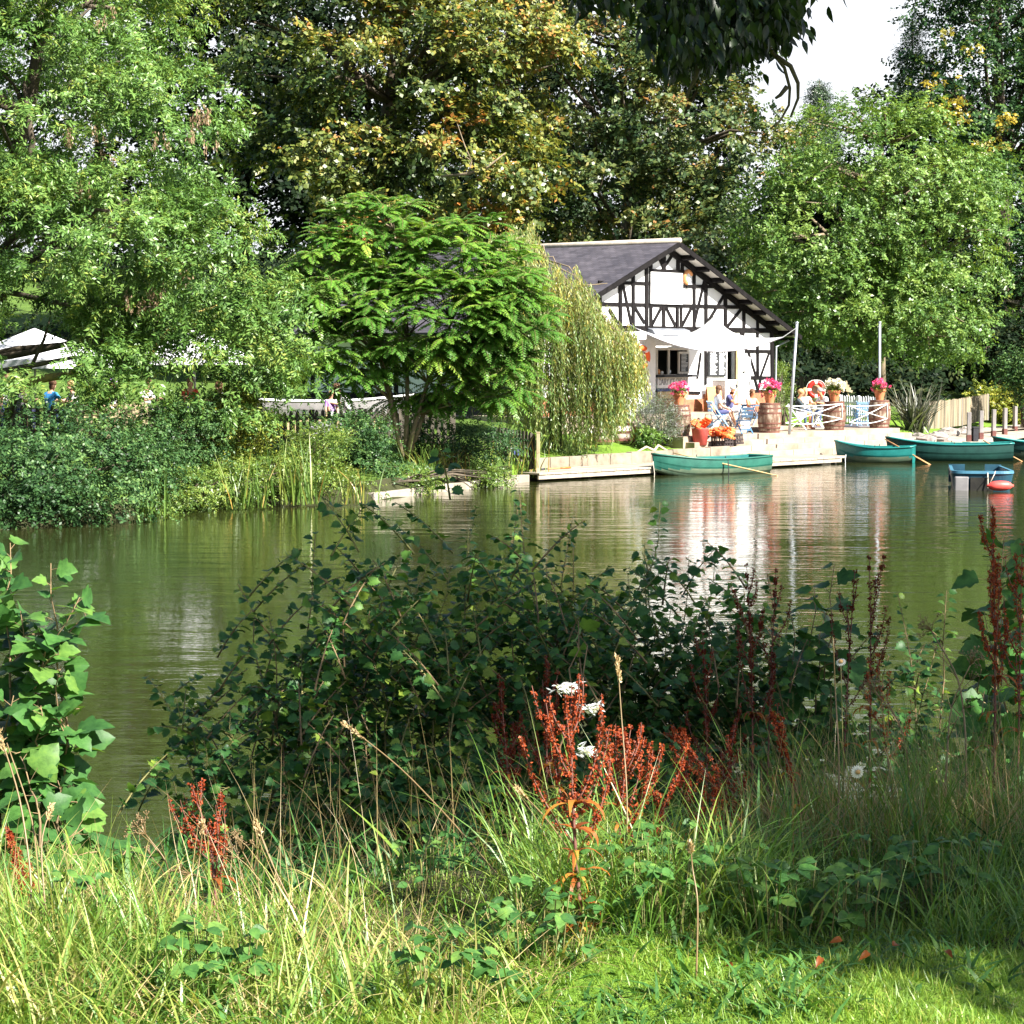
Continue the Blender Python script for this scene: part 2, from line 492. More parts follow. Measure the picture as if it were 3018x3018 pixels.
def link_mesh(name, me, mats, parent=None, smooth=False):
    for m in (mats if isinstance(mats, (list, tuple)) else [mats]):
        me.materials.append(MATS[m])
    if smooth:
        me.polygons.foreach_set('use_smooth', [True] * len(me.polygons))
    o = bpy.data.objects.new(name, me)
    COL.objects.link(o)
    if parent is not None: o.parent = parent
    return o


class MB:
    """collects shapes into one mesh"""
    def __init__(self):
        self.v = []; self.f = []; self.mi = []; self.uv = {}

    def add(self, verts, faces, mi=0):
        o = len(self.v)
        self.v += [tuple(p) for p in verts]
        for f in faces:
            self.f.append(tuple(i + o for i in f)); self.mi.append(mi)
        return self

    def box(self, c, s, M=None, mi=0):
        x, y, z = s[0] / 2, s[1] / 2, s[2] / 2
        vs = [Vector((a * x, b * y, d * z)) for d in (-1, 1) for b in (-1, 1) for a in (-1, 1)]
        if M is not None: vs = [M @ p for p in vs]
        c = Vector(c)
        vs = [p + c for p in vs]
        return self.add(vs, [(0, 2, 3, 1), (4, 5, 7, 6), (0, 1, 5, 4), (2, 6, 7, 3), (0, 4, 6, 2), (1, 3, 7, 5)], mi)

    def beam(self, a, b, w, d, up=Vector((0, 0, 1)), mi=0):
        """box from a to b; w across, d along 'up'-ish"""
        a, b = Vector(a), Vector(b)
        ax = (b - a)
        L = ax.length
        ax.normalize()
        up = Vector(up)
        sd = ax.cross(up)
        if sd.length < 1e-4:
            sd = ax.cross(Vector((1, 0, 0)))
        sd.normalize()
        u2 = sd.cross(ax).normalized()
        M = Matrix((ax, sd, u2)).transposed()
        return self.box((a + b) / 2, (L, w, d), M, mi)

    def tube(self, pts, rad, n=8, mi=0, cap=True):
        pts = [Vector(p) for p in pts]
        if not isinstance(rad, (list, tuple)): rad = [rad] * len(pts)
        vs = []; ref = None
        for i, p in enumerate(pts):
            t = (pts[min(i + 1, len(pts) - 1)] - pts[max(i - 1, 0)])
            if t.length < 1e-9: t = Vector((0, 0, 1))
            t.normalize()
            if ref is None:
                ref = t.cross(Vector((0, 0, 1)) if abs(t.z) < .9 else Vector((1, 0, 0))).normalized()
            ref = (ref - t * ref.dot(t))
            if ref.length < 1e-6: ref = t.orthogonal()
            ref.normalize()
            bi = t.cross(ref)
            for k in range(n):
                an = 2 * math.pi * k / n
                vs.append(p + (ref * math.cos(an) + bi * math.sin(an)) * rad[i])
        fs = []
        for i in range(len(pts) - 1):
            for k in range(n):
                k2 = (k + 1) % n
                fs.append((i * n + k, i * n + k2, (i + 1) * n + k2, (i + 1) * n + k))
        if cap:
            fs.append(tuple(range(n))[::-1]); fs.append(tuple((len(pts) - 1) * n + k for k in range(n)))
        return self.add(vs, fs, mi)

    def lathe(self, prof, n=20, c=(0, 0, 0), mi=0, M=None):
        vs = []
        for (r, z) in prof:
            for k in range(n):
                an = 2 * math.pi * k / n
                p = Vector((r * math.cos(an), r * math.sin(an), z))
                if M is not None: p = M @ p
                vs.append(p + Vector(c))
        fs = []
        for i in range(len(prof) - 1):
            for k in range(n):
                k2 = (k + 1) % n
                fs.append((i * n + k, i * n + k2, (i + 1) * n + k2, (i + 1) * n + k))
        return self.add(vs, fs, mi)

    def torus(self, c, R0, r0, M=None, a0=0.0, a1=2 * math.pi, n=32, m=10, mi=0, sq=1.0):
        full = abs(a1 - a0 - 2 * math.pi) < 1e-6
        vs = []
        N = n if full else n + 1
        for i in range(N):
            a = a0 + (a1 - a0) * i / n
            for k in range(m):
                b = 2 * math.pi * k / m
                p = Vector(((R0 + r0 * math.cos(b)) * math.cos(a), (R0 + r0 * math.cos(b)) * math.sin(a), r0 * sq * math.sin(b)))
                if M is not None: p = M @ p
                vs.append(p + Vector(c))
        fs = []
        for i in range(n):
            i2 = (i + 1) % N
            for k in range(m):
                k2 = (k + 1) % m
                fs.append((i * m + k, i2 * m + k, i2 * m + k2, i * m + k2))
        return self.add(vs, fs, mi)

    def prism(self, poly, z0, z1, mi=0):
        """vertical prism from 2-D polygon (ccw)"""
        n = len(poly)
        vs = [(p[0], p[1], z0) for p in poly] + [(p[0], p[1], z1) for p in poly]
        fs = [tuple(range(n))[::-1], tuple(range(n, 2 * n))]
        for i in range(n):
            j = (i + 1) % n
            fs.append((i, j, n + j, n + i))
        return self.add(vs, fs, mi)

    def ball(self, c, r, n=10, m=6, mi=0):
        if not isinstance(r, (tuple, list)): r = (r, r, r)
        prof = [(math.sin(math.pi * i / m), -math.cos(math.pi * i / m)) for i in range(m + 1)]
        M = Matrix.Diagonal(Vector(r))
        return self.lathe(prof, n, c, mi, M)

    def build(self, name, mats, parent=None, smooth=False, bevel=0.0):
        me = bpy.data.meshes.new(name)
        me.from_pydata(self.v, [], self.f)
        me.polygons.foreach_set('material_index', self.mi)
        me.update()
        o = link_mesh(name, me, mats, parent, smooth)
        if bevel:
            b = o.modifiers.new('bevel', 'BEVEL'); b.width = bevel; b.segments = 2; b.limit_method = 'ANGLE'
        return o


def np_mesh(name, V, F, tint=None):
    """V (n,3); F (m,k) all faces k-gons"""
    me = bpy.data.meshes.new(name)
    V = np.ascontiguousarray(V, dtype=np.float32)
    F = np.ascontiguousarray(F, dtype=np.int32)
    m, k = F.shape
    me.vertices.add(len(V)); me.vertices.foreach_set('co', V.ravel())
    me.loops.add(m * k); me.loops.foreach_set('vertex_index', F.ravel())
    me.polygons.add(m)
    me.polygons.foreach_set('loop_start', np.arange(0, m * k, k, dtype=np.int32))
    me.polygons.foreach_set('loop_total', np.full(m, k, dtype=np.int32))
    if tint is not None:
        at = me.attributes.new('tint', 'FLOAT', 'FACE')
        at.data.foreach_set('value', np.clip(tint, 0, 1).astype(np.float32))
    me.update(calc_edges=True)
    return me


def nrm(a):
    return a / (np.linalg.norm(a, axis=-1, keepdims=True) + 1e-9)


class Leaves:
    """accumulates leaf quads / leaf templates as numpy blocks"""
    def __init__(self):
        self.V = []; self.F = []; self.T = []; self.n = 0

    def quads(self, base, d, nh, length, width, tint, bend=.18, mid=.45):
        d = nrm(d)
        w = nrm(np.cross(d, nh))
        n = nrm(np.cross(w, d))
        L = length[:, None]; W = width[:, None] * .5
        p0 = base
        p1 = base + d * L * mid + w * W + n * W * bend
        p2 = base + d * L - n * L * bend * .4
        p3 = base + d * L * mid - w * W + n * W * bend
        V = np.stack([p0, p1, p2, p3], 1).reshape(-1, 3)
        N = len(base)
        F = np.arange(N * 4).reshape(N, 4) + self.n
        self.V.append(V); self.F.append(F); self.T.append(tint); self.n += N * 4

    def templ(self, tv, tf, base, d, nh, size, tint):
        """tv (k,3): x along, y across, z normal; tf (m,4) quads"""
        d = nrm(d)
        w = nrm(np.cross(nh, d))
        n = nrm(np.cross(d, w))
        s = size[:, None, None]
        V = base[:, None, :] + s * (tv[None, :, 0:1] * d[:, None, :] + tv[None, :, 1:2] * w[:, None, :] + tv[None, :, 2:3] * n[:, None, :])
        N, k = len(base), len(tv)
        F = (tf[None] + (np.arange(N) * k)[:, None, None]).reshape(-1, 4) + self.n
        self.V.append(V.reshape(-1, 3)); self.F.append(F); self.T.append(np.repeat(tint, len(tf))); self.n += N * k

    def ribbons(self, base, lean, length, width, e0, e1, segs, tint, fold=None):
        """blades that start at elevation e0 and end at e1 while leaning along 'lean' (N,2)"""
        N = len(base)
        lean = nrm(np.concatenate([lean, np.zeros((N, 1))], 1))
        side = np.stack([-lean[:, 1], lean[:, 0], np.zeros(N)], 1)
        tw = np.random.default_rng(len(self.V) + N).uniform(-.9, .9, N)
        side = nrm(side * np.cos(tw)[:, None] + lean * np.sin(tw)[:, None])
        up = np.array([0, 0, 1.0])
        p = base.copy()
        rows = []
        for i in range(segs + 1):
            t = i / segs
            wd = width * (1 - t ** 1.6) * (.55 + .45 * min(1, t * 4 + .2))
            wd = np.maximum(wd, width * .04)[:, None] * .5
            rows.append(np.stack([p - side * wd, p + side * wd], 1))
            e = e0 + (e1 - e0) * ((i + .5) / segs)
            p = p + (lean * np.cos(e)[:, None] + up * np.sin(e)[:, None]) * (length / segs)[:, None]
        V = np.concatenate(rows, 1)          # N, 2(segs+1), 3
        k = 2 * (segs + 1)
        tf = np.array([[2 * i, 2 * i + 1, 2 * i + 3, 2 * i + 2] for i in range(segs)])
        F = (tf[None] + (np.arange(N) * k)[:, None, None]).reshape(-1, 4) + self.n
        self.V.append(V.reshape(-1, 3)); self.F.append(F); self.T.append(np.repeat(tint, segs)); self.n += N * k

    def build(self, name, mat, parent=None, smooth=False):
        me = np_mesh(name, np.concatenate(self.V), np.concatenate(self.F), np.concatenate(self.T))
        return link_mesh(name, me, mat, parent, smooth)


def outline_template(half, fold=.16, curl=.12):
    """leaf from a half outline [(x, y>=0)...] : strip of quads on each side of the midrib"""
    n = len(half)
    vs = []
    for (x, y) in half:
        z0 = -curl * x * x
        vs.append((x, 0, z0)); vs.append((x, y, z0 + fold * y)); vs.append((x, -y, z0 + fold * y))
    fs = []
    for i in range(n - 1):
        a, b = 3 * i, 3 * (i + 1)
        fs.append((a, b, b + 1, a + 1)); fs.append((a, a + 2, b + 2, b))
    return np.array(vs, float), np.array(fs)


T_HAZEL = outline_template([(0, .02), (.05, .30), (.13, .30), (.20, .50), (.27, .38), (.38, .56), (.44, .40), (.57, .50), (.62, .33), (.78, .37), (.82, .17), (1, .0)], .30, .30)
T_OVATE = outline_template([(0, .01), (.10, .20), (.22, .31), (.30, .29), (.42, .36), (.50, .31), (.64, .30), (.72, .22), (.86, .13), (1, 0)], .2, .25)
T_LANCE = outline_template([(0, .01), (.15, .13), (.40, .20), (.65, .15), (.85, .06), (1, 0)], .25, .3)
T_PALM = outline_template([(-.12, .14), (-.10, .34), (-.02, .44), (.06, .38), (.18, .50), (.30, .58), (.37, .52), (.42, .36), (.54, .37), (.64, .36), (.72, .25), (.84, .17), (1, 0)], .22, .28)

# ================================================================== SETTING
def interp(x, xs, ys):
    return float(np.interp(x, xs, ys))


SHORE_X = [-90, -40, -20, -10.56, -9.07, -7.98, -7.2, -3.4, .2, .65, 14.6, 16.0, 18.2, 21, 30, 60, 90]
SHORE_Y = [38, 41, 43, 44.3, 45.6, 49.1, 51.3, 53.2, 61.3, 63.41, 77.8, 81.2, 88.2, 94, 101, 112, 120]
D_ = [-6, -1, 0, .6, 5, 10, 20, 50, 80, 120, 200]
Z_ = [-1.6, -.5, .12, .45, .85, 1.25, 1.6, 2.2, 4.2, 9, 15]


def far_z(x, y):
    d = y - interp(x, SHORE_X, SHORE_Y)
    return interp(d, D_, Z_)


def build_far_ground():
    xs = np.concatenate([np.arange(-90, -24, 3.0), np.arange(-24, 30, .5), np.arange(30, 91, 3.0)])
    ds = np.concatenate([[-6, -3, -1, -.4, 0, .25, .6], np.arange(1, 12, .6), np.arange(12, 40, 2.5), np.arange(40, 240, 8)])
    rng = np.random.default_rng(3)
    nx, nd = len(xs), len(ds)
    sy = np.interp(xs, SHORE_X, SHORE_Y)
    V = np.zeros((nd, nx, 3))
    for i, d in enumerate(ds):
        V[i, :, 0] = xs
        V[i, :, 1] = sy + d
        V[i, :, 2] = np.interp(d, D_, Z_) + (rng.uniform(-.05, .05, nx) if d > .5 else 0)
    F = []; lawn = []
    for i in range(nd - 1):
        for j in range(nx - 1):
            F.append((i * nx + j, i * nx + j + 1, (i + 1) * nx + j + 1, (i + 1) * nx + j))
            lawn.append(1 if (-.5 < xs[j] < 24 and ds[i] < 9 and ds[i] > -.3) else (2 if ds[i] < .5 else 0))
    me = np_mesh('far_bank', V.reshape(-1, 3), np.array(F))
    o = link_mesh('far_bank', me, ['meadow', 'lawn', 'bank_soil'], smooth=True)
    me.polygons.foreach_set('material_index', lawn)
    return tag(o, kind='structure')


build_far_ground()


def near_z(x, y):
    yy = y - .10 * math.sin(x * 1.7) - .06 * math.sin(x * 4.1 + 1) - .05 * x
    z = interp(yy, [-40, 6.1, 6.6, 8.0, 10.0, 12.2, 14], [1.97, 1.97, 1.93, 1.55, .85, -.05, -.8])
    return z + .025 * math.sin(x * 3.1 + y * 2.2) + .02 * math.sin(x * 5.7 - y * 4.3)


def build_near_ground():
    xs = np.concatenate([np.arange(-40, -4, 1.5), np.arange(-4, 4.01, .12), np.arange(4.5, 41, 1.5)])
    ys = np.concatenate([np.arange(-30, 3, 1.5), np.arange(3, 14.1, .16)])
    nx = len(xs)
    V = np.array([[(x, y, near_z(x, y)) for x in xs] for y in ys])
    F = [(i * nx + j, i * nx + j + 1, (i + 1) * nx + j + 1, (i + 1) * nx + j) for i in range(len(ys) - 1) for j in range(nx - 1)]
    me = np_mesh('near_bank', V.reshape(-1, 3), np.array(F))
    mi = [0 if ys[i] < 5.6 else 1 for i in range(len(ys) - 1) for j in range(nx - 1)]
    o = link_mesh('near_bank', me, ['lawn', 'bank_soil'], smooth=True)
    me.polygons.foreach_set('material_index', mi)
    tag(o, kind='structure')


build_near_ground()

w = MB().add([(-110, 9, 0), (110, 9, 0), (110, 125, 0), (-110, 125, 0)], [(0, 1, 2, 3)]).build('river_water', 'river_water')
tag(w, kind='structure')

# ------------------------------------------------------------------ jetty frame (u along the bank, v away from the water)
J0 = Vector((0.78, 61.0, 0))
JU = Vector((math.sqrt(.5), math.sqrt(.5), 0))
JV = Vector((-math.sqrt(.5), math.sqrt(.5), 0))
JM = Matrix((JU, JV, Vector((0, 0, 1)))).transposed()


def J(u, v, z=0.0):
    return J0 + JU * u + JV * v + Vector((0, 0, z))


def jprism(name, poly, z0, z1, mat, kind='structure', parent=None, bevel=.012):
    """poly in (u,v)"""
    m = MB().prism([(J(u, v).x, J(u, v).y) for u, v in poly], z0, z1)
    o = m.build(name, mat, parent, bevel=bevel)
    if kind: tag(o, kind=kind)
    return o


jt = empty('landing_stage', J(7, 0, 0), R(45), 'long pale plank landing stage along the water below the lawn', 'landing stage')


def child_at(o, root):
    o.parent = root
    o.matrix_parent_inverse = Matrix.LocRotScale(root.location, root.rotation_euler, None).inverted()
    return o


m = MB()
n_pl = 46
for i in range(n_pl):
    u0 = 0 + i * 15.0 / n_pl
    z = .25 + .004 * math.sin(i * 2.7)
    vv = 1.82
    v0 = 0 if u0 < 14.2 else .5 * (u0 - 14.2) / .8
    m.prism([(J(u0, v0).x, J(u0, v0).y), (J(u0 + .315, v0).x, J(u0 + .315, v0).y), (J(u0 + .315, vv).x, J(u0 + .315, vv).y), (J(u0, vv).x, J(u0, vv).y)], z - .05, z)
child_at(m.build('deck', 'jetty_board'), jt)
m = MB()
m.beam(J(0, .06, .135), J(14.4, .06, .135), .06, .13)
child_at(m.build('fascia', 'jetty_board'), jt)
for k in range(8):
    m = MB().tube([J(.4 + k * 2.0, .35, -.6), J(.4 + k * 2.0, .35, .195)], .09, 8)
    child_at(m.build('pile', 'near_black'), jt)
jprism('bank_wall', [(-.4, 1.25), (15.2, 1.25), (25, 1.7), (25, 2.2), (-.4, 2.2)], -.6, .19, 'near_black')  # shade of the void under the deck put into a near-black wall

# kerb of the lawn, separate stones
kerb = empty('lawn_kerb', J(5, 1.9, .25), R(45), 'low kerb of grey stones between the lawn and the landing stage', 'kerb')
m = MB()
rr = random.Random(4)
u = -.3
while u < 9.9:
    L = rr.uniform(.75, 1.05)
    zt = .53 + .012 * u + rr.uniform(-.012, .012)
    m.prism([(J(u + .012, 1.83 + rr.uniform(-.015, .015)).x, J(u + .012, 1.83).y), (J(u + L, 1.83).x, J(u + L, 1.83).y), (J(u + L, 2.08).x, J(u + L, 2.08).y), (J(u + .012, 2.08).x, J(u + .012, 2.08).y)], .19, zt)
    u += L
child_at(m.build('kerb_stones', 'stone', bevel=.015), kerb)

# steps up to the terrace and the terrace levels
st = empty('stone_steps', J(15, 2, .25), R(45), 'wide pale stone steps rising from the landing stage to the terrace', 'steps')
for k, (v0, v1, z1, u1) in enumerate([(1.83, 2.22, .425, 24.3), (2.22, 2.62, .60, 23.2), (2.62, 3.0, .775, 22.2)]):
    m = MB()
    u = 9.95 - k * .02
    while u < u1:
        L = min(rr.uniform(1.0, 1.5), u1 - u + .01)
        zt = z1 + rr.uniform(-.008, .008)
        m.prism([(J(u + .008, v0 + rr.uniform(-.012, .012)).x, J(u + .008, v0).y), (J(u + L, v0).x, J(u + L, v0).y), (J(u + L, v1 + .1).x, J(u + L, v1 + .1).y), (J(u + .008, v1 + .1).x, J(u + .008, v1 + .1).y)], .1, zt)
        u += L
    child_at(m.build('step', 'terrace_stone', bevel=.014), st)
jprism('terrace', [(9.8, 3.0), (22.0, 3.0), (22.6, 7.0), (24, 14), (9.8, 14)], .2, .95, 'terrace_stone')
jprism('terrace_upper_a', [(9.9, 4.0), (16.9, 4.0), (17.4, 13.9), (9.9, 13.9)], .9, 1.12, 'terrace_stone')
jprism('terrace_upper_b', [(10.0, 5.3), (16.7, 5.3), (17.2, 13.8), (10.0, 13.8)], 1.1, 1.34, 'terrace_stone')
jprism('terrace_upper_c', [(7.2, 6.5), (16.5, 6.5), (17.0, 13.7), (7.2, 13.7)], 1.0, 1.56, 'terrace_stone')
jprism('garden_path', [(19.5, 5.2), (23.2, 4.4), (30, 9.5), (29, 11)], .6, .972, 'path_tarmac')

# low concrete edging of the reed bank
e0, e1 = Vector((-3.42, 53.1, 0)), Vector((.5, 61.2, 0))
ce = empty('concrete_edging', (e0 + e1) / 2, 0, 'low concrete edging holding back the reeds at the waterline', 'edging')
m = MB()
dn = (e1 - e0).normalized()
sdn = Vector((-dn.y, dn.x, 0))
L = (e1 - e0).length
s = 0
while s < L:
    l = min(rr.uniform(1.6, 2.2), L - s + .01)
    a = e0 + dn * (s + .012); b = e0 + dn * (s + l)
    zt = .19 + rr.uniform(-.012, .015)
    m.prism([(a.x, a.y), (b.x, b.y), ((b + sdn * .28).x, (b + sdn * .28).y), ((a + sdn * .28).x, (a + sdn * .28).y)], -.5, zt)
    s += l
child_at(m.build('concrete_block', 'concrete', bevel=.02), ce)

# right-hand slipway of pale concrete with its edge, beyond the boats
so = [G(2700, 1322, .30), G(2884, 1300, .34), G(3018, 1279, .36), G(3150, 1262, .36), G(3300, 1240, .36)]
si = [G(2690, 1297, .40), G(2770, 1288, .48), G(2830, 1270, .52), G(2923, 1257, .54), G(3330, 1230, .56)]
m = MB()
top_ = so + si[::-1]
nT = len(top_)
m.add([tuple(p) for p in top_] + [(p.x, p.y, p.z - .16) for p in top_], [tuple(range(nT)), tuple(range(nT, 2 * nT))[::-1]] + [(i, nT + i, nT + (i + 1) % nT, (i + 1) % nT) for i in range(nT)])
tag(m.build('slipway', 'concrete'), kind='structure')

# ================================================================== BOATHOUSE CAFE
FLOOR = 1.56
HC = Vector((5.475, 77.0, FLOOR))
HROT = R(50)
house = empty('cafe_house', HC, HROT, 'black and white half timbered cafe house with slate roof and open gable end', 'house')
HMW = Matrix.Translation(HC) @ Matrix.Rotation(HROT, 4, 'Z')
HMI = HMW.inverted()


def HL(px, py, yl=0.0):
    """pixel -> point of the local plane y = yl of the house"""
    o = HMI @ EYE
    d = HMI.to_3x3() @ ray(px, py)
    t = (yl - o.y) / d.y
    return o + d * t


APEX = HL(2003, 712, -.62)
EAVE = HL(2360, 988, -.62)
S0 = APEX.x
SLOPE = (APEX.z - EAVE.z) / (EAVE.x - APEX.x)
RC = HL(2278, 1100)
HALF = RC.x - S0
LEN = 11.0
OVER = .62
print('house apex', APEX, 'eave', EAVE, 'slope', math.degrees(math.atan(SLOPE)), 'half', HALF)


def roof_z(x, dz=0.0):
    return APEX.z - SLOPE * abs(x - S0) + dz


TIE = HL(2100, 969).z
XL, XR = S0 - HALF, S0 + HALF
WT = .16
# lower front wall with real openings
kx0, kx1 = HL(1934, 1070).x, HL(2022, 1070).x
kz0, kz1 = HL(1950, 1104).z, HL(1950, 1032).z
dx0, dx1 = HL(2143, 1100).x, HL(2166, 1100).x
dz1 = HL(2150, 1022).z


def wall_cells(x0, x1, z0, z1, holes, y0, y1):
    m = MB()
    X = sorted({x0, x1} | {h[0] for h in holes} | {h[1] for h in holes})
    Z = sorted({z0, z1} | {h[2] for h in holes} | {h[3] for h in holes})
    for i in range(len(X) - 1):
        for j in range(len(Z) - 1):
            cx, cz = (X[i] + X[i + 1]) / 2, (Z[j] + Z[j + 1]) / 2
            if any(h[0] < cx < h[1] and h[2] < cz < h[3] for h in holes): continue
            a, b, c, d = X[i], X[i + 1], Z[j], Z[j + 1]
            m.add([(a, y0, c), (b, y0, c), (b, y0, d), (a, y0, d)], [(0, 1, 2, 3)])
            m.add([(a, y1, c), (b, y1, c), (b, y1, d), (a, y1, d)], [(3, 2, 1, 0)])
    for (a, b, c, d) in holes:
        m.add([(a, y0, c), (a, y1, c), (a, y1, d), (a, y0, d)], [(0, 1, 2, 3)])
        m.add([(b, y0, c), (b, y1, c), (b, y1, d), (b, y0, d)], [(3, 2, 1, 0)])
        m.add([(a, y0, d), (b, y0, d), (b, y1, d), (a, y1, d)], [(0, 1, 2, 3)])
        m.add([(a, y0, c), (b, y0, c), (b, y1, c), (a, y1, c)], [(3, 2, 1, 0)])
    return m


hm = wall_cells(XL, XR, -.3, TIE, [(kx0, kx1, kz0, kz1), (dx0, dx1, .02, dz1)], 0, WT)
hm.add([(XL, 0, TIE), (XR, 0, TIE), (XR, 0, roof_z(XR, -.1)), (S0, 0, roof_z(S0, -.1)), (XL, 0, roof_z(XL, -.1))], [(0, 1, 2, 3, 4)])
hm.add([(XL, WT, TIE), (XR, WT, TIE), (XR, WT, roof_z(XR, -.1)), (S0, WT, roof_z(S0, -.1)), (XL, WT, roof_z(XL, -.1))], [(4, 3, 2, 1, 0)])
hm.build('gable_wall', 'white_wall', house)
for x in (XL, XR):
    m = MB().box((x + (WT / 2 if x < S0 else -WT / 2), LEN / 2 + WT, (roof_z(x) - .4) / 2), (WT, LEN - WT * 2, roof_z(x) + .25))
    m.build('side_wall', 'white_wall', house)
m = MB().add([(XL, LEN, -.3), (XR, LEN, -.3), (XR, LEN, roof_z(XR, -.1)), (S0, LEN, roof_z(S0, -.1)), (XL, LEN, roof_z(XL, -.1))], [(4, 3, 2, 1, 0)])
m.build('back_wall', 'white_wall', house)
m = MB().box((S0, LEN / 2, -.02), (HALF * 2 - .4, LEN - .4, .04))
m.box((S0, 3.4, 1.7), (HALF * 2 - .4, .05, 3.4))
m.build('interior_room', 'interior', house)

# roof: two slate slopes with thickness, soffit boards underneath, ridge, barge boards, purlins
YF, YB = -OVER, LEN + .3
EX = (EAVE.x - S0)
for sgn in (-1, 1):
    xe = S0 + sgn * EX
    ze = roof_z(xe)
    me = bpy.data.meshes.new('roof')
    vs = [(S0, YF, APEX.z), (xe, YF, ze), (xe, YB, ze), (S0, YB, APEX.z)]
    th = .07
    vs += [(x, y, z - th) for x, y, z in vs]
    fs = [(0, 1, 2, 3), (7, 6, 5, 4), (0, 4, 5, 1), (1, 5, 6, 2), (2, 6, 7, 3), (3, 7, 4, 0)]
    if sgn > 0: pass
    else: fs = [f[::-1] for f in fs]
    me.from_pydata(vs, [], fs)
    uv = me.uv_layers.new(name='uv')
    sl = math.hypot(EX, APEX.z - ze)
    for p in me.polygons:
        for li in p.loop_indices:
            co = me.vertices[me.loops[li].vertex_index].co
            uv.data[li].uv = (co.y, abs(co.x - S0) / EX * sl)
    me.update()
    rf = link_mesh('roof_slope', me, 'slate', house)
    # soffit
    MB().add([(S0, YF + .03, APEX.z - th - .004), (xe, YF + .03, ze - th - .004), (xe, .0, ze - th - .004), (S0, .0, APEX.z - th - .004)],
             [(0, 3, 2, 1) if sgn > 0 else (0, 1, 2, 3)]).build('soffit', 'soffit_paint', rf)
    # barge board
    m = MB().beam((S0, YF - .015, APEX.z - .09), (xe + sgn * .04, YF - .015, ze - .11), .045, .17, up=(0, 0, 1))
    m.build('barge_board', 'black_timber', rf)
    # purlins
    for k in range(1, 9):
        f = k / 8.6
        x = S0 + sgn * EX * f
        z = roof_z(x) - th - .085
        MB().box((x, YF / 2 + .02, z), (.16, -YF - .02, .15), Matrix.Rotation(sgn * math.atan(SLOPE), 3, 'Y')).build('purlin', 'black_timber', rf)
    # gable rafter on the wall
    MB().beam((S0, -.045, APEX.z - th - .16), (S0 + sgn * (HALF + .2), -.045, roof_z(S0 + HALF + .2) - th - .16), .09, .20).build('rafter', 'black_timber', rf)
m = MB().tube([(S0, YF - .03, APEX.z + .03), (S0, YB, APEX.z + .03)], .11, 10)
m.build('ridge_cap', 'ridge_stone', house, smooth=True)
# gutter and downpipe at the right corner
gx = S0 + EX - .02
m = MB().tube([(gx, YF + .1, roof_z(gx) - .16), (gx, YB, roof_z(gx) - .16)], .05, 8)
m.build('gutter', 'black_timber', house)
m = MB().tube([(gx, -.1, roof_z(gx) - .2), (XR + .12, -.06, roof_z(gx) - .45), (XR + .10, -.05, .1)], .04, 8)
m.build('downpipe', 'grey_metal', house)

# timber framing from the photograph's positions
tk = [0]


def timber(a, b, wpx=20, name='stud'):
    A, B = HL(*a), HL(*b)
    tk[0] += 1
    d = .05 + .0016 * (tk[0] % 14)
    wd = wpx * .3106 * S(77) * 1.75
    A.y = B.y = -d / 2 + .012
    m = MB().beam(A, B, d, wd, up=(Vector((0, -1, 0)).cross((B - A).normalized())))
    m.build(name, 'black_timber', house)


def cpx(x, y):
    return (1800 + x * .3106, 700 + y * .3106)


def T(x0, y0, x1, y1, w=20, name='stud'):
    timber(cpx(x0, y0), cpx(x1, y1), w, name)


T(-1010, 838, 1530, 884, 27, 'tie_beam')
T(-600, 620, 1290, 662, 20, 'rail')
T(-120, 424, 372, 438, 18, 'rail'); T(685, 462, 985, 466, 18, 'rail')
T(372, 313, 690, 322, 18, 'rail'); T(372, 633, 690, 645, 14, 'rail')
for x, y0, y1, wd in [(85, 360, 855, 27), (207, 290, 855, 24), (334, 235, 860, 25), (374, 190, 860, 24), (632, 190, 318, 26), (672, 205, 318, 22),
                      (625, 650, 862, 22), (663, 645, 864, 22), (786, 305, 866, 27), (898, 390, 868, 30), (1083, 530, 870, 30), (1258, 660, 876, 27), (1388, 745, 876, 22),
                      (497, 150, 315, 34), (496, 650, 860, 26), (-110, 470, 850, 26), (-250, 560, 850, 24), (-400, 650, 850, 24), (-560, 720, 850, 24), (-760, 760, 850, 24)]:
    T(x, y0, x + 1, y1, wd)
for q in [(440, 170, 488, 265), (575, 175, 512, 268), (478, 660, 385, 835), (518, 660, 608, 835), (102, 400, 192, 830), (216, 650, 316, 812), (770, 652, 675, 832),
          (886, 400, 792, 800), (1072, 545, 905, 820), (1238, 672, 1095, 855), (-20, 680, 60, 815), (-230, 640, -130, 830), (-380, 690, -500, 840)]:
    T(*q, 18, 'brace')


def c1(x, y):
    return (1500 + x * .4658, 650 + y * .4658)


def T1(x0, y0, x1, y1, w=18, name='stud'):
    timber(c1(x0, y0), c1(x1, y1), w * 1.5, name)


T1(1660, 690, 1664, 1150, 22, 'corner_post')
T1(1568, 700, 1570, 990, 14); T1(1473, 690, 1473, 735, 30)
T1(1490, 826, 1652, 828, 12, 'rail'); T1(1490, 993, 1650, 995, 13, 'rail'); T1(1488, 1080, 1652, 1082, 12, 'sill_beam')
T1(1512, 832, 1560, 985, 10, 'brace'); T1(1645, 832, 1590, 985, 10, 'brace')
T1(1552, 1000, 1572, 1075, 12, 'brace'); T1(1590, 1000, 1572, 1075, 12, 'brace')
T1(1240, 700, 1240, 1040, 13); T1(1210, 838, 1188, 1000, 9, 'brace')
T1(685, 690, 685, 1000, 26); T1(560, 690, 560, 1000, 22); T1(400, 690, 400, 1040, 22)
T1(925, 1086, 1205, 1090, 11, 'sill_beam')
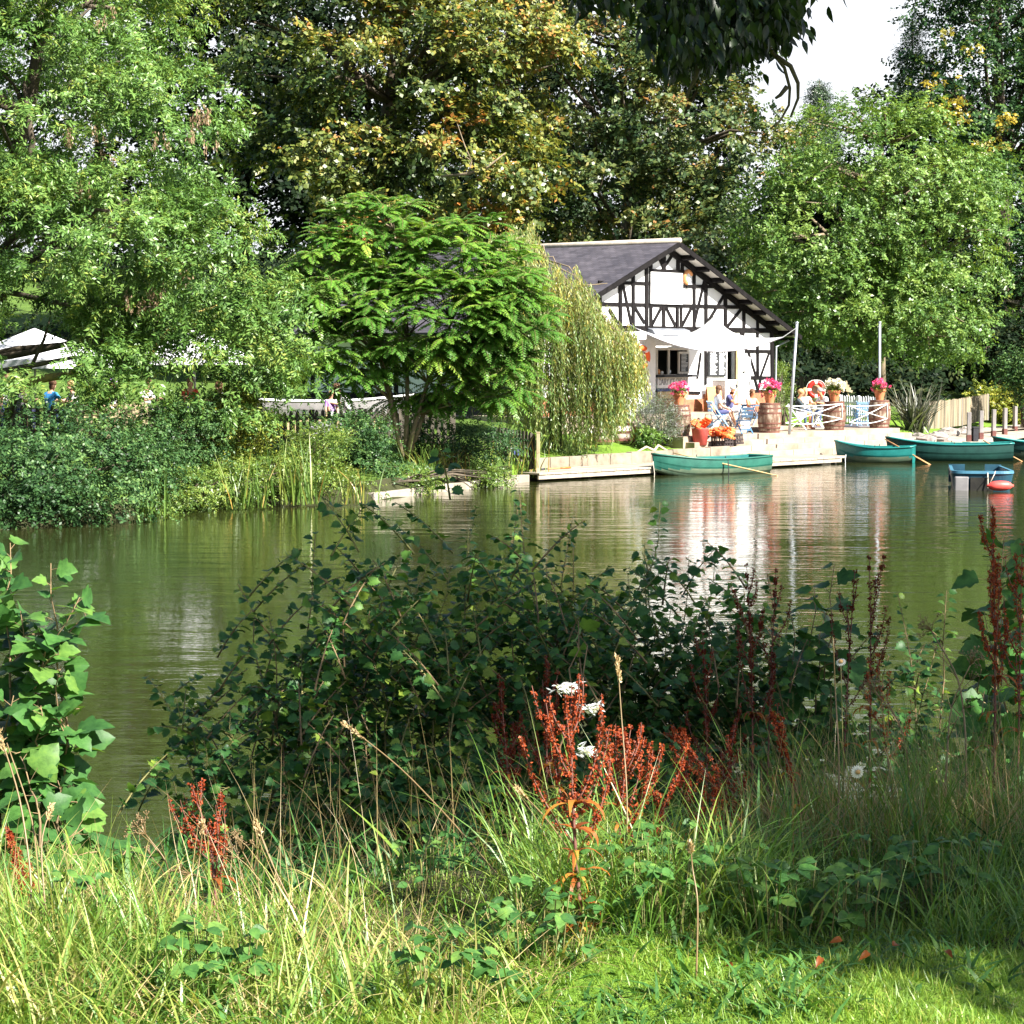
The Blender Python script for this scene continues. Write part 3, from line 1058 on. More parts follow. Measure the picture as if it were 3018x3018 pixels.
# side wall framing (long left side of the house)
for k in range(6):
    y = .3 + k * (LEN - .6) / 5
    MB().box((XL - .02, y, 1.3), (.07, .16, 3.0)).build('stud', 'black_timber', house)
MB().box((XL - .024, LEN / 2, .62), (.08, LEN, .2)).build('rail', 'black_timber', house)
MB().box((XL - .03, LEN / 2, .15), (.10, LEN + .02, .75)).build('plinth', 'near_black', house)

bz = HL(2230, 1158).z
for a, b in ((XL, kx0 - .2), (kx1 + 1.1, dx0 - .1), (dx1 + .98, XR)):
    if b - a > .1: MB().box(((a + b) / 2, -.03, (bz - .2) / 2), (b - a, .06, bz + .2)).build('brick_base', 'brick', house)
# sign board in the gable with its faded script
sa, sb = HL(1918, 801, -.09), HL(2011, 898, -.09)
sg = MB().box(((sa.x + sb.x) / 2, -.085, (sa.z + sb.z) / 2), (sb.x - sa.x, .05, sa.z - sb.z)).build('sign_board', 'white_paint', house, bevel=.01)
m = MB()
rs = random.Random(11)
c0, c1_ = HL(1938, 850, -.115), HL(1984, 846, -.115)
pts = []
for i in range(30):
    f = i / 29
    pts.append((c0.x + (c1_.x - c0.x) * f, -.114, c0.z + .10 * math.sin(i * 1.9) * (1.0 if i < 6 else .55) + rs.uniform(-.02, .02)))
m.tube(pts, .007, 5)
m.build('faded_script', 'faint_grey', sg)
# gable ornament right of the sign: a tan horseshoe shaped plaque with a white centre
oc = HL(2030, 818, -.09)
pl = MB().torus((oc.x, -.05, oc.z), .22, .075, Matrix.Rotation(R(90), 3, 'X'), R(20), R(255), 20, 8).build('wall_plaque', 'orange_board', house, smooth=True)
MB().ball((oc.x + .04, -.04, oc.z - .02), (.17, .05, .2)).build('plaque_centre', 'white_paint', pl, smooth=True)
MB().box((oc.x - .02, -.06, oc.z - .34), (.16, .06, .07)).build('plaque_base', 'black_timber', pl)

# kiosk: hood, counter, shutter blackboard, ice cream sign, brick plinth
ha, hb = HL(1905, 966), HL(2014, 990)
MB().add([(ha.x, -.02, ha.z), (hb.x, -.02, ha.z), (hb.x, -.02, hb.z), (ha.x, -.02, hb.z), (ha.x, -.28, ha.z - .08), (hb.x, -.28, ha.z - .08), (hb.x, -.42, hb.z), (ha.x, -.42, hb.z)],
         [(0, 1, 5, 4), (4, 5, 6, 7), (0, 4, 7, 3), (1, 2, 6, 5), (3, 7, 6, 2)]).build('shutter_hood', 'hood_grey', house)
kf = MB()
for (a, b, c, d) in [(kx0 - .07, kx0 + .02, kz0, kz1 + .08), (kx1 - .02, kx1 + .07, kz0, kz1 + .08), (kx0 + .02, kx1 - .02, kz1, kz1 + .08)]:
    kf.box(((a + b) / 2, -.02, (c + d) / 2), (b - a, .08, d - c))
mx = HL(1972, 1070).x
kf.box((mx, .03, (kz0 + kz1) / 2), (.10, .06, kz1 - kz0))
hatch = kf.build('serving_hatch', 'soffit_paint', house)
MB().box(((kx0 + kx1) / 2 + .05, -.20, kz0 - .05), (kx1 - kx0 + .25, .45, .09)).build('counter', 'board_black', hatch)
bb = HL(2009, 1069)
bw, bh = 38 * S(76) / math.cos(HROT) * .93, 66 * S(76)
shut = MB().box((bb.x, -.07, bb.z), (bw, .06, bh)).build('shutter_frame', 'soffit_paint', hatch)
brd = MB().box((bb.x, -.115, bb.z), (bw * .72, .04, bh * .80)).build('blackboard', 'board_black', shut)
m = MB()
for i in range(13):
    z = bb.z + bh * .36 - i * bh * .06
    wd = bw * rs.uniform(.3, .62)
    m.box((bb.x - bw * .31 + wd / 2, -.137, z), (wd, .006, .013))
m.build('chalk_writing', 'chalk', shut)
# things on the counter inside
fd = MB()
fz0, fz1 = HL(1975, 1143).z, HL(1975, 1112).z
sgn_b = MB().box(((kx0 + kx1) / 2, -.05, (fz0 + fz1) / 2), (kx1 - kx0 + .05, .06, fz1 - fz0)).build('ice_cream_sign', 'white_paint', hatch)


def text_obj(body, loc, size, mat, parent, rot=(R(90), 0, 0), ext=.004, align='CENTER'):
    cu = bpy.data.curves.new('lettering', 'FONT')
    cu.body = body
    cu.size = size
    cu.extrude = ext
    cu.align_x = align
    cu.align_y = 'CENTER'
    cu.materials.append(MATS[mat])
    o = bpy.data.objects.new('lettering', cu)
    o.location = loc
    o.rotation_euler = rot
    COL.objects.link(o)
    if parent: o.parent = parent
    return o


tx = text_obj('N DAIRY ICE CREAM', ((kx0 + kx1) / 2 - .12, -.085, (fz0 + fz1) / 2 + .02), .27, 'letter_grey', sgn_b)
tx.scale = (.78, 1.25, 1)
MB().box(((kx0 + kx1) / 2, -.055, fz0 - .07), (kx1 - kx0 + .05, .05, .10)).build('navy_band', 'navy_stripe', hatch)
MB().box(((kx0 + kx1) / 2, -.06, fz0 - .26), (kx1 - kx0 + .05, .06, .26)).build('tan_panel', 'tan_board', hatch)
MB().box(((kx0 + kx1) / 2 + .5, -.05, (fz0 - .42) / 2), (kx1 - kx0 + 1.1, .10, max(.2, fz0 - .42))).build('brick_plinth', 'brick', hatch)
for i, (dx, dzz, s_, mt) in enumerate([(.18, .08, .16, 'orange_board'), (.42, .05, .10, 'white_paint'), (.85, .10, .14, 'grey_metal')]):
    MB().lathe([(0, 0), (s_ * .5, 0), (s_ * .55, s_ * .9), (s_ * .3, s_ * 1.2), (0, s_ * 1.2)], 10, (kx0 + dx, .05, kz0 + .005)).build('counter_jar', mt, hatch, smooth=True)
# menu board beside the door
ma, mb_ = HL(2088, 1036, -.06), HL(2139, 1109, -.06)
mn = MB().box(((ma.x + mb_.x) / 2, -.05, (ma.z + mb_.z) / 2), (mb_.x - ma.x, .05, ma.z - mb_.z)).build('menu_board', 'board_black', house, bevel=.006)
m = MB()
for col in range(2):
    for i in range(15):
        x0 = ma.x + .10 + col * (mb_.x - ma.x) * .5
        z = ma.z - .08 - i * (ma.z - mb_.z - .16) / 14
        big = (i % 5 == 0)
        wd = (mb_.x - ma.x) * rs.uniform(.26, .40)
        if big:
            pts = [(x0 + wd * k / 9, -.082, z + .045 * math.sin(k * 2.3 + i)) for k in range(10)]
            m.tube(pts, .018, 4)
        else:
            m.box((x0 + wd / 2, -.079, z), (wd, .010, .026))
m.build('chalk_writing', 'chalk', mn)
# door
dr = MB().box((dx1 + .52, -.05, 1.0), (.84, .05, 1.96)).build('door', 'white_paint', house)
MB().box((dx1 + .86, -.085, 1.0), (.04, .03, .14)).build('handle', 'dark_metal', dr)
MB().box((dx1 + .04, -.02, dz1 / 2), (.08, .08, dz1)).build('door_jamb', 'tan_board', house)
MB().box((HL(2186, 1096).x, -.10, HL(2180, 1096).z), (.16, .05, .05)).build('door_bracket', 'dark_metal', house)
# shelf / counter awning cloth swag under the sail is part of the sail

# ---- white boarded screen left of the hatch
sc = HL(1884, 1110, -.55)
sx0, sx1 = HL(1838, 1110, -.55).x, HL(1931, 1110, -.55).x
sz1 = HL(1884, 1000, -.55).z
scr = empty('white_screen', HMW @ Vector(((sx0 + sx1) / 2, -.55, 0)), HROT, 'tall white boarded screen left of the serving hatch', 'screen')
nb = 6
m = MB()
for i in range(nb):
    bwid = (sx1 - sx0) / nb
    m.box((-(sx1 - sx0) / 2 + (i + .5) * bwid, .002 * (i % 2), sz1 / 2 - .05), (bwid - .006, .05, sz1 + .1))
m.build('boards', 'white_paint', scr)
m = MB().box((0, .06, .5), (sx1 - sx0, .05, .1)); m.box((0, .06, sz1 - .3), (sx1 - sx0, .05, .1))
m.build('batten', 'white_paint', scr)


def life_ring(name, centre, M, R0, r0, main, band, label, n_band=4, phase=0.0):
    rt = empty(name, centre, 0, label, 'lifebuoy')
    tor = MB().torus((0, 0, 0), R0, r0, M, n=40, m=12).build('ring', main, rt, smooth=True)
    for k in range(n_band):
        a = phase + k * 2 * math.pi / n_band
        MB().torus((0, 0, 0), R0, r0 * 1.04, M, a - .19, a + .19, 8, 12).build('band', band, tor, smooth=True)
    m = MB()
    for k in range(n_band):
        a = phase + k * 2 * math.pi / n_band
        b = a + 2 * math.pi / n_band
        pts = [M @ Vector(((R0 + r0 * (1.05 + .35 * math.sin(math.pi * t))) * math.cos(a + (b - a) * t), (R0 + r0 * (1.05 + .35 * math.sin(math.pi * t))) * math.sin(a + (b - a) * t), 0)) for t in [i / 8 for i in range(9)]]
        m.tube(pts, .010, 5)
    m.build('grab_line', 'white_rope', rt)
    return rt


ringM = Matrix.Rotation(HROT, 3, 'Z') @ Matrix.Rotation(R(90), 3, 'X')
lr = life_ring('life_ring', HMW @ Vector((HL(1892, 1053, -.64).x, -.66, HL(1892, 1053, -.64).z)), ringM, .33, .085, 'life_orange', 'white_band',
               'orange lifebuoy with white bands hanging on the white boarded screen', 4, R(-40))

# ---- poles and the white shade sail
pole_b = G(2326, 1281, .95)
pt_ = P(2349, 952, pole_b.y + .2)
po = empty('sail_pole', pole_b, 0, 'slim grey metal pole leaning at the terrace edge and holding the shade sail', 'pole')
o = MB().tube([pole_b, pt_], [.05, .045], 12).build('shaft', 'grey_metal', None, smooth=True); child_at(o, po)
o = MB().ball(pt_, .055).build('cap', 'grey_metal', None, True); child_at(o, po)
p2 = G(2592, 1215, 1.0)
p2 = Vector((P(2592, 1200, 83).x, 83, far_z(P(2592, 1200, 83).x, 83)))
po2 = empty('flag_pole', p2, 0, 'upright grey metal pole standing behind the rightmost barrel', 'pole')
o = MB().tube([p2, P(2593, 952, 83)], [.055, .05], 12).build('shaft', 'grey_metal', None, True); child_at(o, po2)
o = MB().ball(P(2593, 951, 83), .06).build('cap', 'grey_metal', None, True); child_at(o, po2)

A_ = P(1853, 955, 75.0); B_ = P(2309, 993, pole_b.y + .3); C_ = HMW @ Vector((HL(2103, 925).x, -.10, HL(2103, 925).z))
sail = empty('shade_sail', C_, 0, 'white three cornered shade sail stretched from the gable to the grey pole', 'shade sail')


def bez(p, q, c, t):
    return p * (1 - t) ** 2 + c * 2 * t * (1 - t) + q * t * t


Mid = P(2088, 1096, 73.6)      # control of the sagging front edge
tops = []
TL = P(2010, 1042, 76.5); TR = P(2142, 1012, 76.5)
NS, NT = 28, 12
V = []
for i in range(NS + 1):
    s_ = i / NS
    front = bez(A_, B_, Mid, s_)
    if s_ < .5:
        top = bez(A_, C_, TL, s_ / .5)
    else:
        top = bez(C_, B_, TR, (s_ - .5) / .5)
    for j in range(NT + 1):
        t = j / NT
        p = top.lerp(front, t)
        p.z -= .18 * math.sin(math.pi * t) * math.sin(math.pi * s_) * .6
        V.append(p)
F = [(i * (NT + 1) + j, i * (NT + 1) + j + 1, (i + 1) * (NT + 1) + j + 1, (i + 1) * (NT + 1) + j) for i in range(NS) for j in range(NT)]
mb = MB().add(V, F)
o = mb.build('cloth', 'sail_cloth', None, True)
sm = o.modifiers.new('thick', 'SOLIDIFY'); sm.thickness = .006
child_at(o, sail)
o = MB().tube([bez(A_, B_, Mid, i / 24) for i in range(25)], .018, 6).build('hem', 'letter_grey', None, True); child_at(o, sail)
o = MB().tube([B_, P(2348, 966, pole_b.y + .15)], .012, 5).build('guy_rope', 'white_rope'); child_at(o, sail)
AW = HMW @ Vector((HL(1846, 948).x, -.05, HL(1846, 948).z))
o = MB().tube([A_, AW], .012, 5).build('guy_rope', 'white_rope'); child_at(o, sail)

# ================================================================== BOATS
def rowing_boat(name, label, pos, heading, L, B, H, hull, low, inside, rim, group='green rowing boats moored at the landing stage', thwarts=3):
    """bow towards +x of its own frame; pos = waterline centre"""
    root = empty(name, pos, heading, label, 'rowing boat', group)
    ns, nt_ = 26, 16

    def half(t):                       # t: 0 stern .. 1 bow
        return B / 2 * (0.80 + .20 * math.sin(min(1, t / .45) * math.pi / 2)) if t < .45 else B / 2 * max(0.015, (1 - ((t - .45) / .55) ** 2.3)) ** .8

    def sheer(t):
        return H + .26 * H * max(0, (t - .45) / .55) ** 2 * 1.6 + .10 * H * max(0, (.4 - t) / .4) ** 2

    def keel(t):
        return -.14 + (.30 * max(0, (t - .70) / .30) ** 2.2) + .05 * max(0, (.2 - t) / .2)

    def section(t, inset=0.0, dz=0.0):
        hb, zs, zk = half(t) - inset * min(1, half(t) / .25), sheer(t), keel(t) + dz
        pts = []
        strakes = 4
        for j in range(nt_ + 1):
            a = j / nt_
            y = hb * (1 - (1 - a) ** 2.6) ** .62
            z = zk + (zs - zk) * a ** 1.75
            if inset == 0:
                fr = (a * strakes) % 1
                y += .014 * (1 - fr) * min(1, hb / .2) * (a > .02) * (a < .995)
            pts.append((y, z))
        return pts

    def shell(inset, dz, flip):
        vs = []; fs = []; zz = []
        for i in range(ns + 1):
            t = i / ns
            x = -L / 2 + L * t
            sec = section(t, inset, dz)
            row = [(x, -y, z) for y, z in sec[::-1]] + [(x, y, z) for y, z in sec[1:]]
            # raked stem
            if t > .8:
                row = [(xx + .16 * H * ((t - .8) / .2) ** 2 * (z / max(.1, H)), yy, z) for xx, yy, z in row]
            vs += row
        k = 2 * nt_ + 1
        for i in range(ns):
            for j in range(k - 1):
                f = (i * k + j, (i + 1) * k + j, (i + 1) * k + j + 1, i * k + j + 1)
                fs.append(f[::-1] if flip else f)
                zz.append(sum(vs[q][2] for q in f) / 4)
        return vs, fs, zz, k

    vs, fs, zz, k = shell(0, 0, False)
    mb = MB()
    mb.add(vs, [f for f in fs])
    mb.mi = [1 if z < H * .42 else 0 for z in zz]
    # transom
    tr = list(range(0, k))
    mb.add([vs[i] for i in tr], [tuple(range(k))], 0)
    h = mb.build('hull', [hull, low], root, smooth=False)
    vs2, fs2, _, _ = shell(.035, .07, True)
    ib = MB().add(vs2, fs2)
    ib.add([(p[0] + .03, p[1], p[2]) for p in vs2[:k]], [tuple(range(k))[::-1]])
    ib.build('inside', inside, root, smooth=False)
    # gunwale
    rimL = []; rimR = []
    for i in range(ns + 1):
        t = i / ns
        x = -L / 2 + L * t + (.16 * H * ((t - .8) / .2) ** 2 * (sheer(t) / H) if t > .8 else 0)
        rimL.append((x, half(t), sheer(t))); rimR.append((x, -half(t), sheer(t)))
    g = MB().tube(rimL + rimR[::-1] + [rimL[0]], .032, 7)
    g.build('gunwale', rim, root, smooth=True)
    for q in range(thwarts):
        t = [.12, .42, .68][q]
        x = -L / 2 + L * t
        yy = half(t) * .9
        MB().box((x, 0, H * .62), (.26 if q else .4, 2 * yy, .035)).build('thwart', inside, root)
    MB().beam((L / 2 - .5, 0, keel(.85) - .02), (L / 2 + .05, 0, sheer(1) + .02), .04, .05).build('stem_post', hull, root)
    for sgn in (-1, 1):
        MB().tube([(-L * .02, sgn * half(.48), sheer(.48)), (-L * .02, sgn * half(.48), sheer(.48) + .09)], .014, 6).build('rowlock', 'dark_metal', root)
    return root


def oar(label, a, b, mat):
    a, b = Vector(a), Vector(b)
    rt = empty('oar', a, 0, label, 'oar', 'oars resting in the rowing boats')
    d = b - a
    L = d.length
    dn_ = d.normalized()
    o = MB().tube([a, a + d * .12, a + d * .2, a + d * .74, b - dn_ * .05], [.018, .02, .026, .024, .012], 8).build('shaft', mat, None, True); child_at(o, rt)
    o = MB().beam(a + d * .70, b, .13, .02, up=Vector((.2, 0, 1))).build('blade', mat, None, bevel=.008); child_at(o, rt)
    return rt


def rope(label, pts, r=.012, mat='rope'):
    p = [Vector(q) for q in pts]
    fine = []
    for i in range(len(p) - 1):
        for j in range(6):
            t = j / 6
            q = p[i].lerp(p[i + 1], t)
            q.z -= .04 * math.sin(math.pi * t)
            fine.append(q)
    fine.append(p[-1])
    o = MB().tube(fine, r, 6).build('mooring_rope', mat, None, True)
    return tag(o, label, 'rope')


# boat 1: bow left, stern right
b1a, b1b = G(1932, 1403, 0), G(2243, 1394, 0)
c1b = (b1a + b1b) / 2
h1 = math.atan2(b1a.y - b1b.y - .6, b1a.x - b1b.x)
boat1 = rowing_boat('rowing_boat', 'green clinker rowing boat alone below the lawn with a pale oar over its side', c1b + Vector((.05, .62, 0)), h1, (b1b - b1a).length + .42, 1.38, .46,
                    'green_boat', 'boat_low', 'boat_inside', 'green_boat')
oar('pale wooden oar slanting from the leftmost boat into the water', P(1985, 1335, 65.6), G(2292, 1402, .0), 'oar_wood')
rope('grey mooring rope hanging from the bow of the leftmost boat', [P(1925, 1360, c1b.y - 1.2), P(1929, 1395, c1b.y - 1.25), P(1927, 1412, c1b.y - 1.3)])
rope('dark mooring line hanging down the near side of the leftmost boat', [P(2146, 1357, c1b.y - .45), P(2148, 1385, c1b.y - .5), P(2147, 1402, c1b.y - .5)], .016, 'dark_metal')

boat2 = rowing_boat('rowing_boat', 'short bright teal rowing boat with its bow under the end of the landing stage', Vector((G(2585, 1363, 0).x, 72.6, 0)), R(163), 2.55, 1.25, .50,
                    'teal_boat', 'boat_low', 'boat_inside', 'teal_boat', thwarts=3)
boat3 = rowing_boat('rowing_boat', 'long dark green rowing boat with teal inside moored at the right end of the steps', Vector((G(2815, 1358, 0).x - .1, 73.8, 0)), R(172), 4.15, 1.5, .56,
                    'deep_green_boat', 'deep_green_boat', 'boat_inside', 'teal_boat')
boat4 = rowing_boat('rowing_boat', 'teal rowing boat half hidden behind the long dark green boat', Vector((G(3062, 1345, 0).x + .0, 75.4, 0)), R(170), 3.6, 1.4, .52,
                    'deep_green_boat', 'boat_low', 'boat_inside', 'teal_boat')
oar('brown oar reaching over the short teal boat from the long dark green boat', P(2608, 1294, 73.6), G(2740, 1369, .0), 'oar_brown')
oar('brown oar lying across the long dark green boat and dipping beside its stern', P(2898, 1298, 74.2), G(3012, 1360, .0), 'oar_brown')
rope('thin white line tied from the bow of the short teal boat', [P(2493, 1340, 72.3), P(2491, 1352, 72.2), P(2492, 1368, 72.1)], .011, 'white_rope')

# dark blue work dinghy seen from its blunt bow
dg_c = G(2899, 1440, 0)
dg = empty('dinghy', Vector((dg_c.x, 58.6, 0)), R(90 - 8), 'dark blue square dinghy with a pink fender floating in front of the other boats', 'dinghy')


def dinghy():
    L, B, H = 3.1, 1.66, .50

    def out(t, ins=0.0):
        # t 0..1 around from left stern to right stern via the blunt bow (bow at -x)
        pts = []
        return pts
    top = []
    n = 24
    for i in range(n + 1):
        a = math.pi * (i / n)
        x = -L / 2 + .45 - .45 * math.sin(a) ** .75
        y = B / 2 * math.cos(a) if False else (B / 2) * (math.copysign(abs(math.cos(a)) ** .45, math.cos(a)))
        top.append((x, y))
    top = [(L / 2, B / 2 * .86)] + top + [(L / 2, -B / 2 * .86)]
    vs = []
    for (x, y) in top: vs.append((x, y, H))
    for (x, y) in top: vs.append((x * .97 + .02, y * .93, .20))
    for (x, y) in top: vs.append((x * .93 + .05, y * .86, -.12))
    N = len(top)
    mb = MB()
    fs = []
    for r_ in range(2):
        for i in range(N - 1):
            fs.append((r_ * N + i, r_ * N + i + 1, (r_ + 1) * N + i + 1, (r_ + 1) * N + i))
    mb.add(vs, fs)
    mb.build('hull', 'navy_hull', dg, False)
    # inner wall and floor
    iv = [(x * .93, y * .90, H) for x, y in top] + [(x * .90, y * .86, .16) for x, y in top]
    ifs = [(i, N + i, N + i + 1, i + 1) for i in range(N - 1)] + [tuple(range(N, 2 * N))[::-1]]
    MB().add(iv, ifs).build('inside', 'navy_hull', dg, False)
    # broad rim
    rv = [(x, y, H + .02) for x, y in top] + [(x * .92, y * .89, H + .02) for x, y in top] + [(x * 1.01, y * 1.01, H - .05) for x, y in top]
    rf = [(i, N + i, N + i + 1, i + 1) for i in range(N - 1)] + [(2 * N + i, i, i + 1, 2 * N + i + 1) for i in range(N - 1)]
    MB().add(rv, rf).build('rim', 'navy_rim', dg, False)
    # side benches along both sides
    for s_ in (-1, 1):
        MB().box((.35, s_ * B * .33, .30), (L * .62, B * .20, .04)).build('bench', 'navy_hull', dg)
    # stern board with an outboard notch
    t = MB()
    t.box((L / 2 - .02, B * .30, .30), (.07, B * .27, .50)); t.box((L / 2 - .02, -B * .30, .30), (.07, B * .27, .50)); t.box((L / 2 - .02, 0, .16), (.07, B * .33, .24))
    t.build('stern_board', 'navy_hull', dg)
    # grey sponson; near-black block paints the shade inside the bow tunnel
    MB().box((-L / 2 + .12, B * .335, .12), (.22, B * .22, .50), Matrix.Rotation(R(0), 3, 'Z')).build('bow_panel', 'grey_hull', dg, bevel=.03)
    MB().box((-L / 2 + .07, B * .02, .12), (.16, B * .36, .46)).build('bow_tunnel_shade', 'near_black', dg)
    MB().tube([(-L / 2 - .03, -.11, H - .02), (-L / 2 - .06, -.12, .25), (-L / 2 - .10, -.11, .02)], .016, 6).build('bow_line', 'rope', dg, True)


dinghy()
fd_c = G(2900, 1444, .16)
fdr = empty('fender', Vector((dg_c.x + .17, 56.75, .15)), R(4), 'pink red inflatable fender hanging at the bow of the dark blue dinghy', 'fender')
prof = [(0.001, -.37), (.03, -.36), (.045, -.31), (.09, -.27), (.125, -.16), (.135, 0), (.125, .16), (.09, .27), (.045, .31), (.03, .36), (.001, .37)]
MB().lathe(prof, 16, (0, 0, 0), 0, Matrix.Rotation(R(90), 3, 'Y')).build('body', 'fender_red', fdr, True)
MB().tube([(-.3, 0, .03), (-.15, .05, .3), (-.1, .12, .38)], .012, 6).build('lanyard', 'rope', fdr, True)

# ================================================================== TERRACE FURNITURE
def uv_at(px, Y):
    p = P(px, 1200, Y)
    return p.x, p.y


def barrel_proto(label, pos, rz):
    rt = empty('whisky_barrel', pos, rz, label, 'barrel', 'whisky barrels along the terrace edge')
    H = 1.02
    prof = []
    for i in range(15):
        t = i / 14
        prof.append((.335 + .075 * math.sin(math.pi * t), H * t))
    b = MB().lathe(prof, 36)
    b.add([(.32 * math.cos(2 * math.pi * k / 36), .32 * math.sin(2 * math.pi * k / 36), H - .035) for k in range(36)], [tuple(range(36))])
    b.lathe([(.335, H), (.32, H), (.32, H - .035)], 36)
    b.build('staves', 'cask_wood', rt, smooth=True)
    for t in (.03, .17, .32, .66, .82, .965):
        r0 = .335 + .075 * math.sin(math.pi * t)
        MB().lathe([(r0 - .01, H * t - .028), (r0 + .009, H * t - .028), (r0 + .009, H * t + .028), (r0 - .01, H * t + .028)], 36).build('hoop', 'hoop_rust', rt, smooth=False)
    return rt


BARR = [(10.45, 3.75), (14.85, 3.42), (18.55, 3.42), (21.55, 3.6)]
BL = ['weathered whisky barrel with rusty hoops beside the lavender, carrying a pink pelargonium pot', 'weathered whisky barrel beside the blue chair, carrying the big magenta flower pot',
      'weathered whisky barrel carrying the pot of white flowers', 'shaded whisky barrel nearest the spiky phormium']
bp0 = J(*BARR[0], .95)
proto = barrel_proto(BL[0], bp0, 0)
tops_b = [J(u, v, .95 + 1.02) for u, v in BARR]
for i in range(1, 4):
    copy_tree(proto, J(*BARR[i], .95), R(37 * i), BL[i])


def flower_pot(label, pos, petal, fol_r, fl_n, seed, pot_h=.40, tr=.22, fl_r=.36, n_fol=260):
    rt = empty('flower_pot', pos, 0, label, 'flower pot', 'terracotta pots on the barrels')
    prof = [(.0, 0), (tr * .62, 0), (tr * .92, pot_h * .80), (tr * 1.04, pot_h * .80), (tr * 1.07, pot_h), (tr * .95, pot_h), (tr * .93, pot_h * .9), (0, pot_h * .9)]
    MB().lathe(prof, 24).build('pot', 'terracotta', rt, smooth=False)
    rng = np.random.default_rng(seed)
    lf = Leaves()
    d = nrm(rng.normal(size=(n_fol, 3)) + np.array([0, 0, .5]))
    base = np.array([0, 0, pot_h]) + d * rng.uniform(.05, fol_r * .8, (n_fol, 1)) * np.array([1, 1, .6])
    lf.quads(base, d + rng.normal(size=(n_fol, 3)) * .4, nrm(d * .3 + np.array([0, 0, 1.0]) + rng.normal(size=(n_fol, 3)) * .3), rng.uniform(.07, .12, n_fol), rng.uniform(.06, .10, n_fol), rng.uniform(.2, 1, n_fol))
    lf.build('leaves', 'leaf_shrub', rt)
    fl = Leaves()
    heads = fl_n
    hd = nrm(rng.normal(size=(heads, 3)) * np.array([1, 1, .7]) + np.array([0, 0, .75]))
    hc = np.array([0, 0, pot_h + .10]) + hd * rng.uniform(fl_r * .70, fl_r, (heads, 1)) * np.array([1, 1, .75])
    k = 26
    dd = nrm(rng.normal(size=(heads, k, 3)) + hd[:, None, :] * .6)
    bb_ = (hc[:, None, :] + dd * .045).reshape(-1, 3)
    dv = nrm(dd.reshape(-1, 3) * .5 + rng.normal(size=(heads * k, 3)) * .7)
    fl.quads(bb_, dv, dd.reshape(-1, 3), rng.uniform(.035, .06, heads * k), rng.uniform(.03, .05, heads * k), rng.uniform(0, 1, heads * k))
    fl.build('blossoms', petal, rt)
    m = MB()
    for i in range(heads):
        m.tube([(0, 0, pot_h * .9), tuple(hc[i] * np.array([.5, .5, .9])), tuple(hc[i])], .006, 4)
    m.build('stems', 'twig_green', rt)
    return rt


flower_pot('terracotta pot of pale pink pelargoniums on the barrel by the lavender', tops_b[0], 'pink_petal', .30, 34, 1)
flower_pot('terracotta pot overflowing with magenta pelargoniums on the barrel by the blue chair', tops_b[1], 'pink_petal', .34, 46, 2, fl_r=.42)
flower_pot('terracotta pot with a mound of white flowers on its barrel', tops_b[2], 'white_petal', .34, 50, 3, fl_r=.40)
flower_pot('terracotta pot of deep pink pelargoniums on the shaded barrel by the phormium', tops_b[3], 'pink_petal', .32, 30, 4, fl_r=.36)


# white barrier ropes between the barrels
def barrier(label, a, b, zr=(1.83, 1.13)):
    rt = empty('rope_barrier', (a + b) / 2, 0, label, 'barrier', 'white barriers between the barrels')
    def q(t, z, sag=0):
        p = a.lerp(b, t)
        return Vector((p.x, p.y, z - sag * math.sin(math.pi * t)))
    z1, z0 = zr
    for (za, zb, sg) in [(z1, z1 + .03, .03), (z0, z0 + .08, .10), (z1, z0 + .08, .02), (z0, z1 + .03, .02)]:
        o = MB().tube([q(i / 12, za + (zb - za) * i / 12, sg) for i in range(13)], .014, 7).build('white_rope', 'white_rope', None, True); child_at(o, rt)
    o = MB().tube([q(1, z0 + .08), q(1, z1 + .03)], .016, 7).build('upright', 'white_rope', None, True); child_at(o, rt)
    return rt


def off(i, du):
    u, v = BARR[i]
    return J(u + du, v - .42, 0)


barrier('white crossed rope barrier between the magenta and the white flowered barrels', off(1, .35), off(2, -.1), (1.86, 1.28))
barrier('white crossed rope barrier between the white flowered barrel and the shaded barrel', off(2, .35), off(3, -.1), (1.80, 1.22))


# ---------------------------------------------------------------- chairs
def folding_chair(label, pos, rz, frame, slat, backm, group='folding chairs on the terrace', h=.92):
    """sitter faces -y of the chair frame"""
    rt = empty('folding_chair', pos, rz, label, 'chair', group)
    w_ = .43
    m = MB()
    for i in range(5):
        y = -.20 + i * .10
        m.box((0, y, .45 - .02 * (i / 4)), (w_, .075, .022))
    m.build('seat', slat, rt, bevel=.004)
    m = MB()
    for i in range(3):
        z = .60 + i * .125
        m.box((0, .30 + .10 * (z - .45), z), (w_ - .02, .02, .095), Matrix.Rotation(R(-10), 3, 'X'))
    m.build('backrest', backm, rt, bevel=.004)
    for s_ in (-1, 1):
        x = s_ * (w_ / 2 + .015)
        MB().beam((x, -.30, 0), (x, .36, h), .03, .04, up=(0, -1, .3)).build('leg', frame, rt)
        MB().beam((x - s_ * .035, .34, 0), (x - s_ * .035, -.22, .44), .03, .04, up=(0, -1, .3)).build('leg', frame, rt)
    m = MB().box((0, -.20, .15), (w_, .025, .03)); m.box((0, .25, .13), (w_ - .07, .025, .03))
    m.build('stretcher', frame, rt)
    return rt


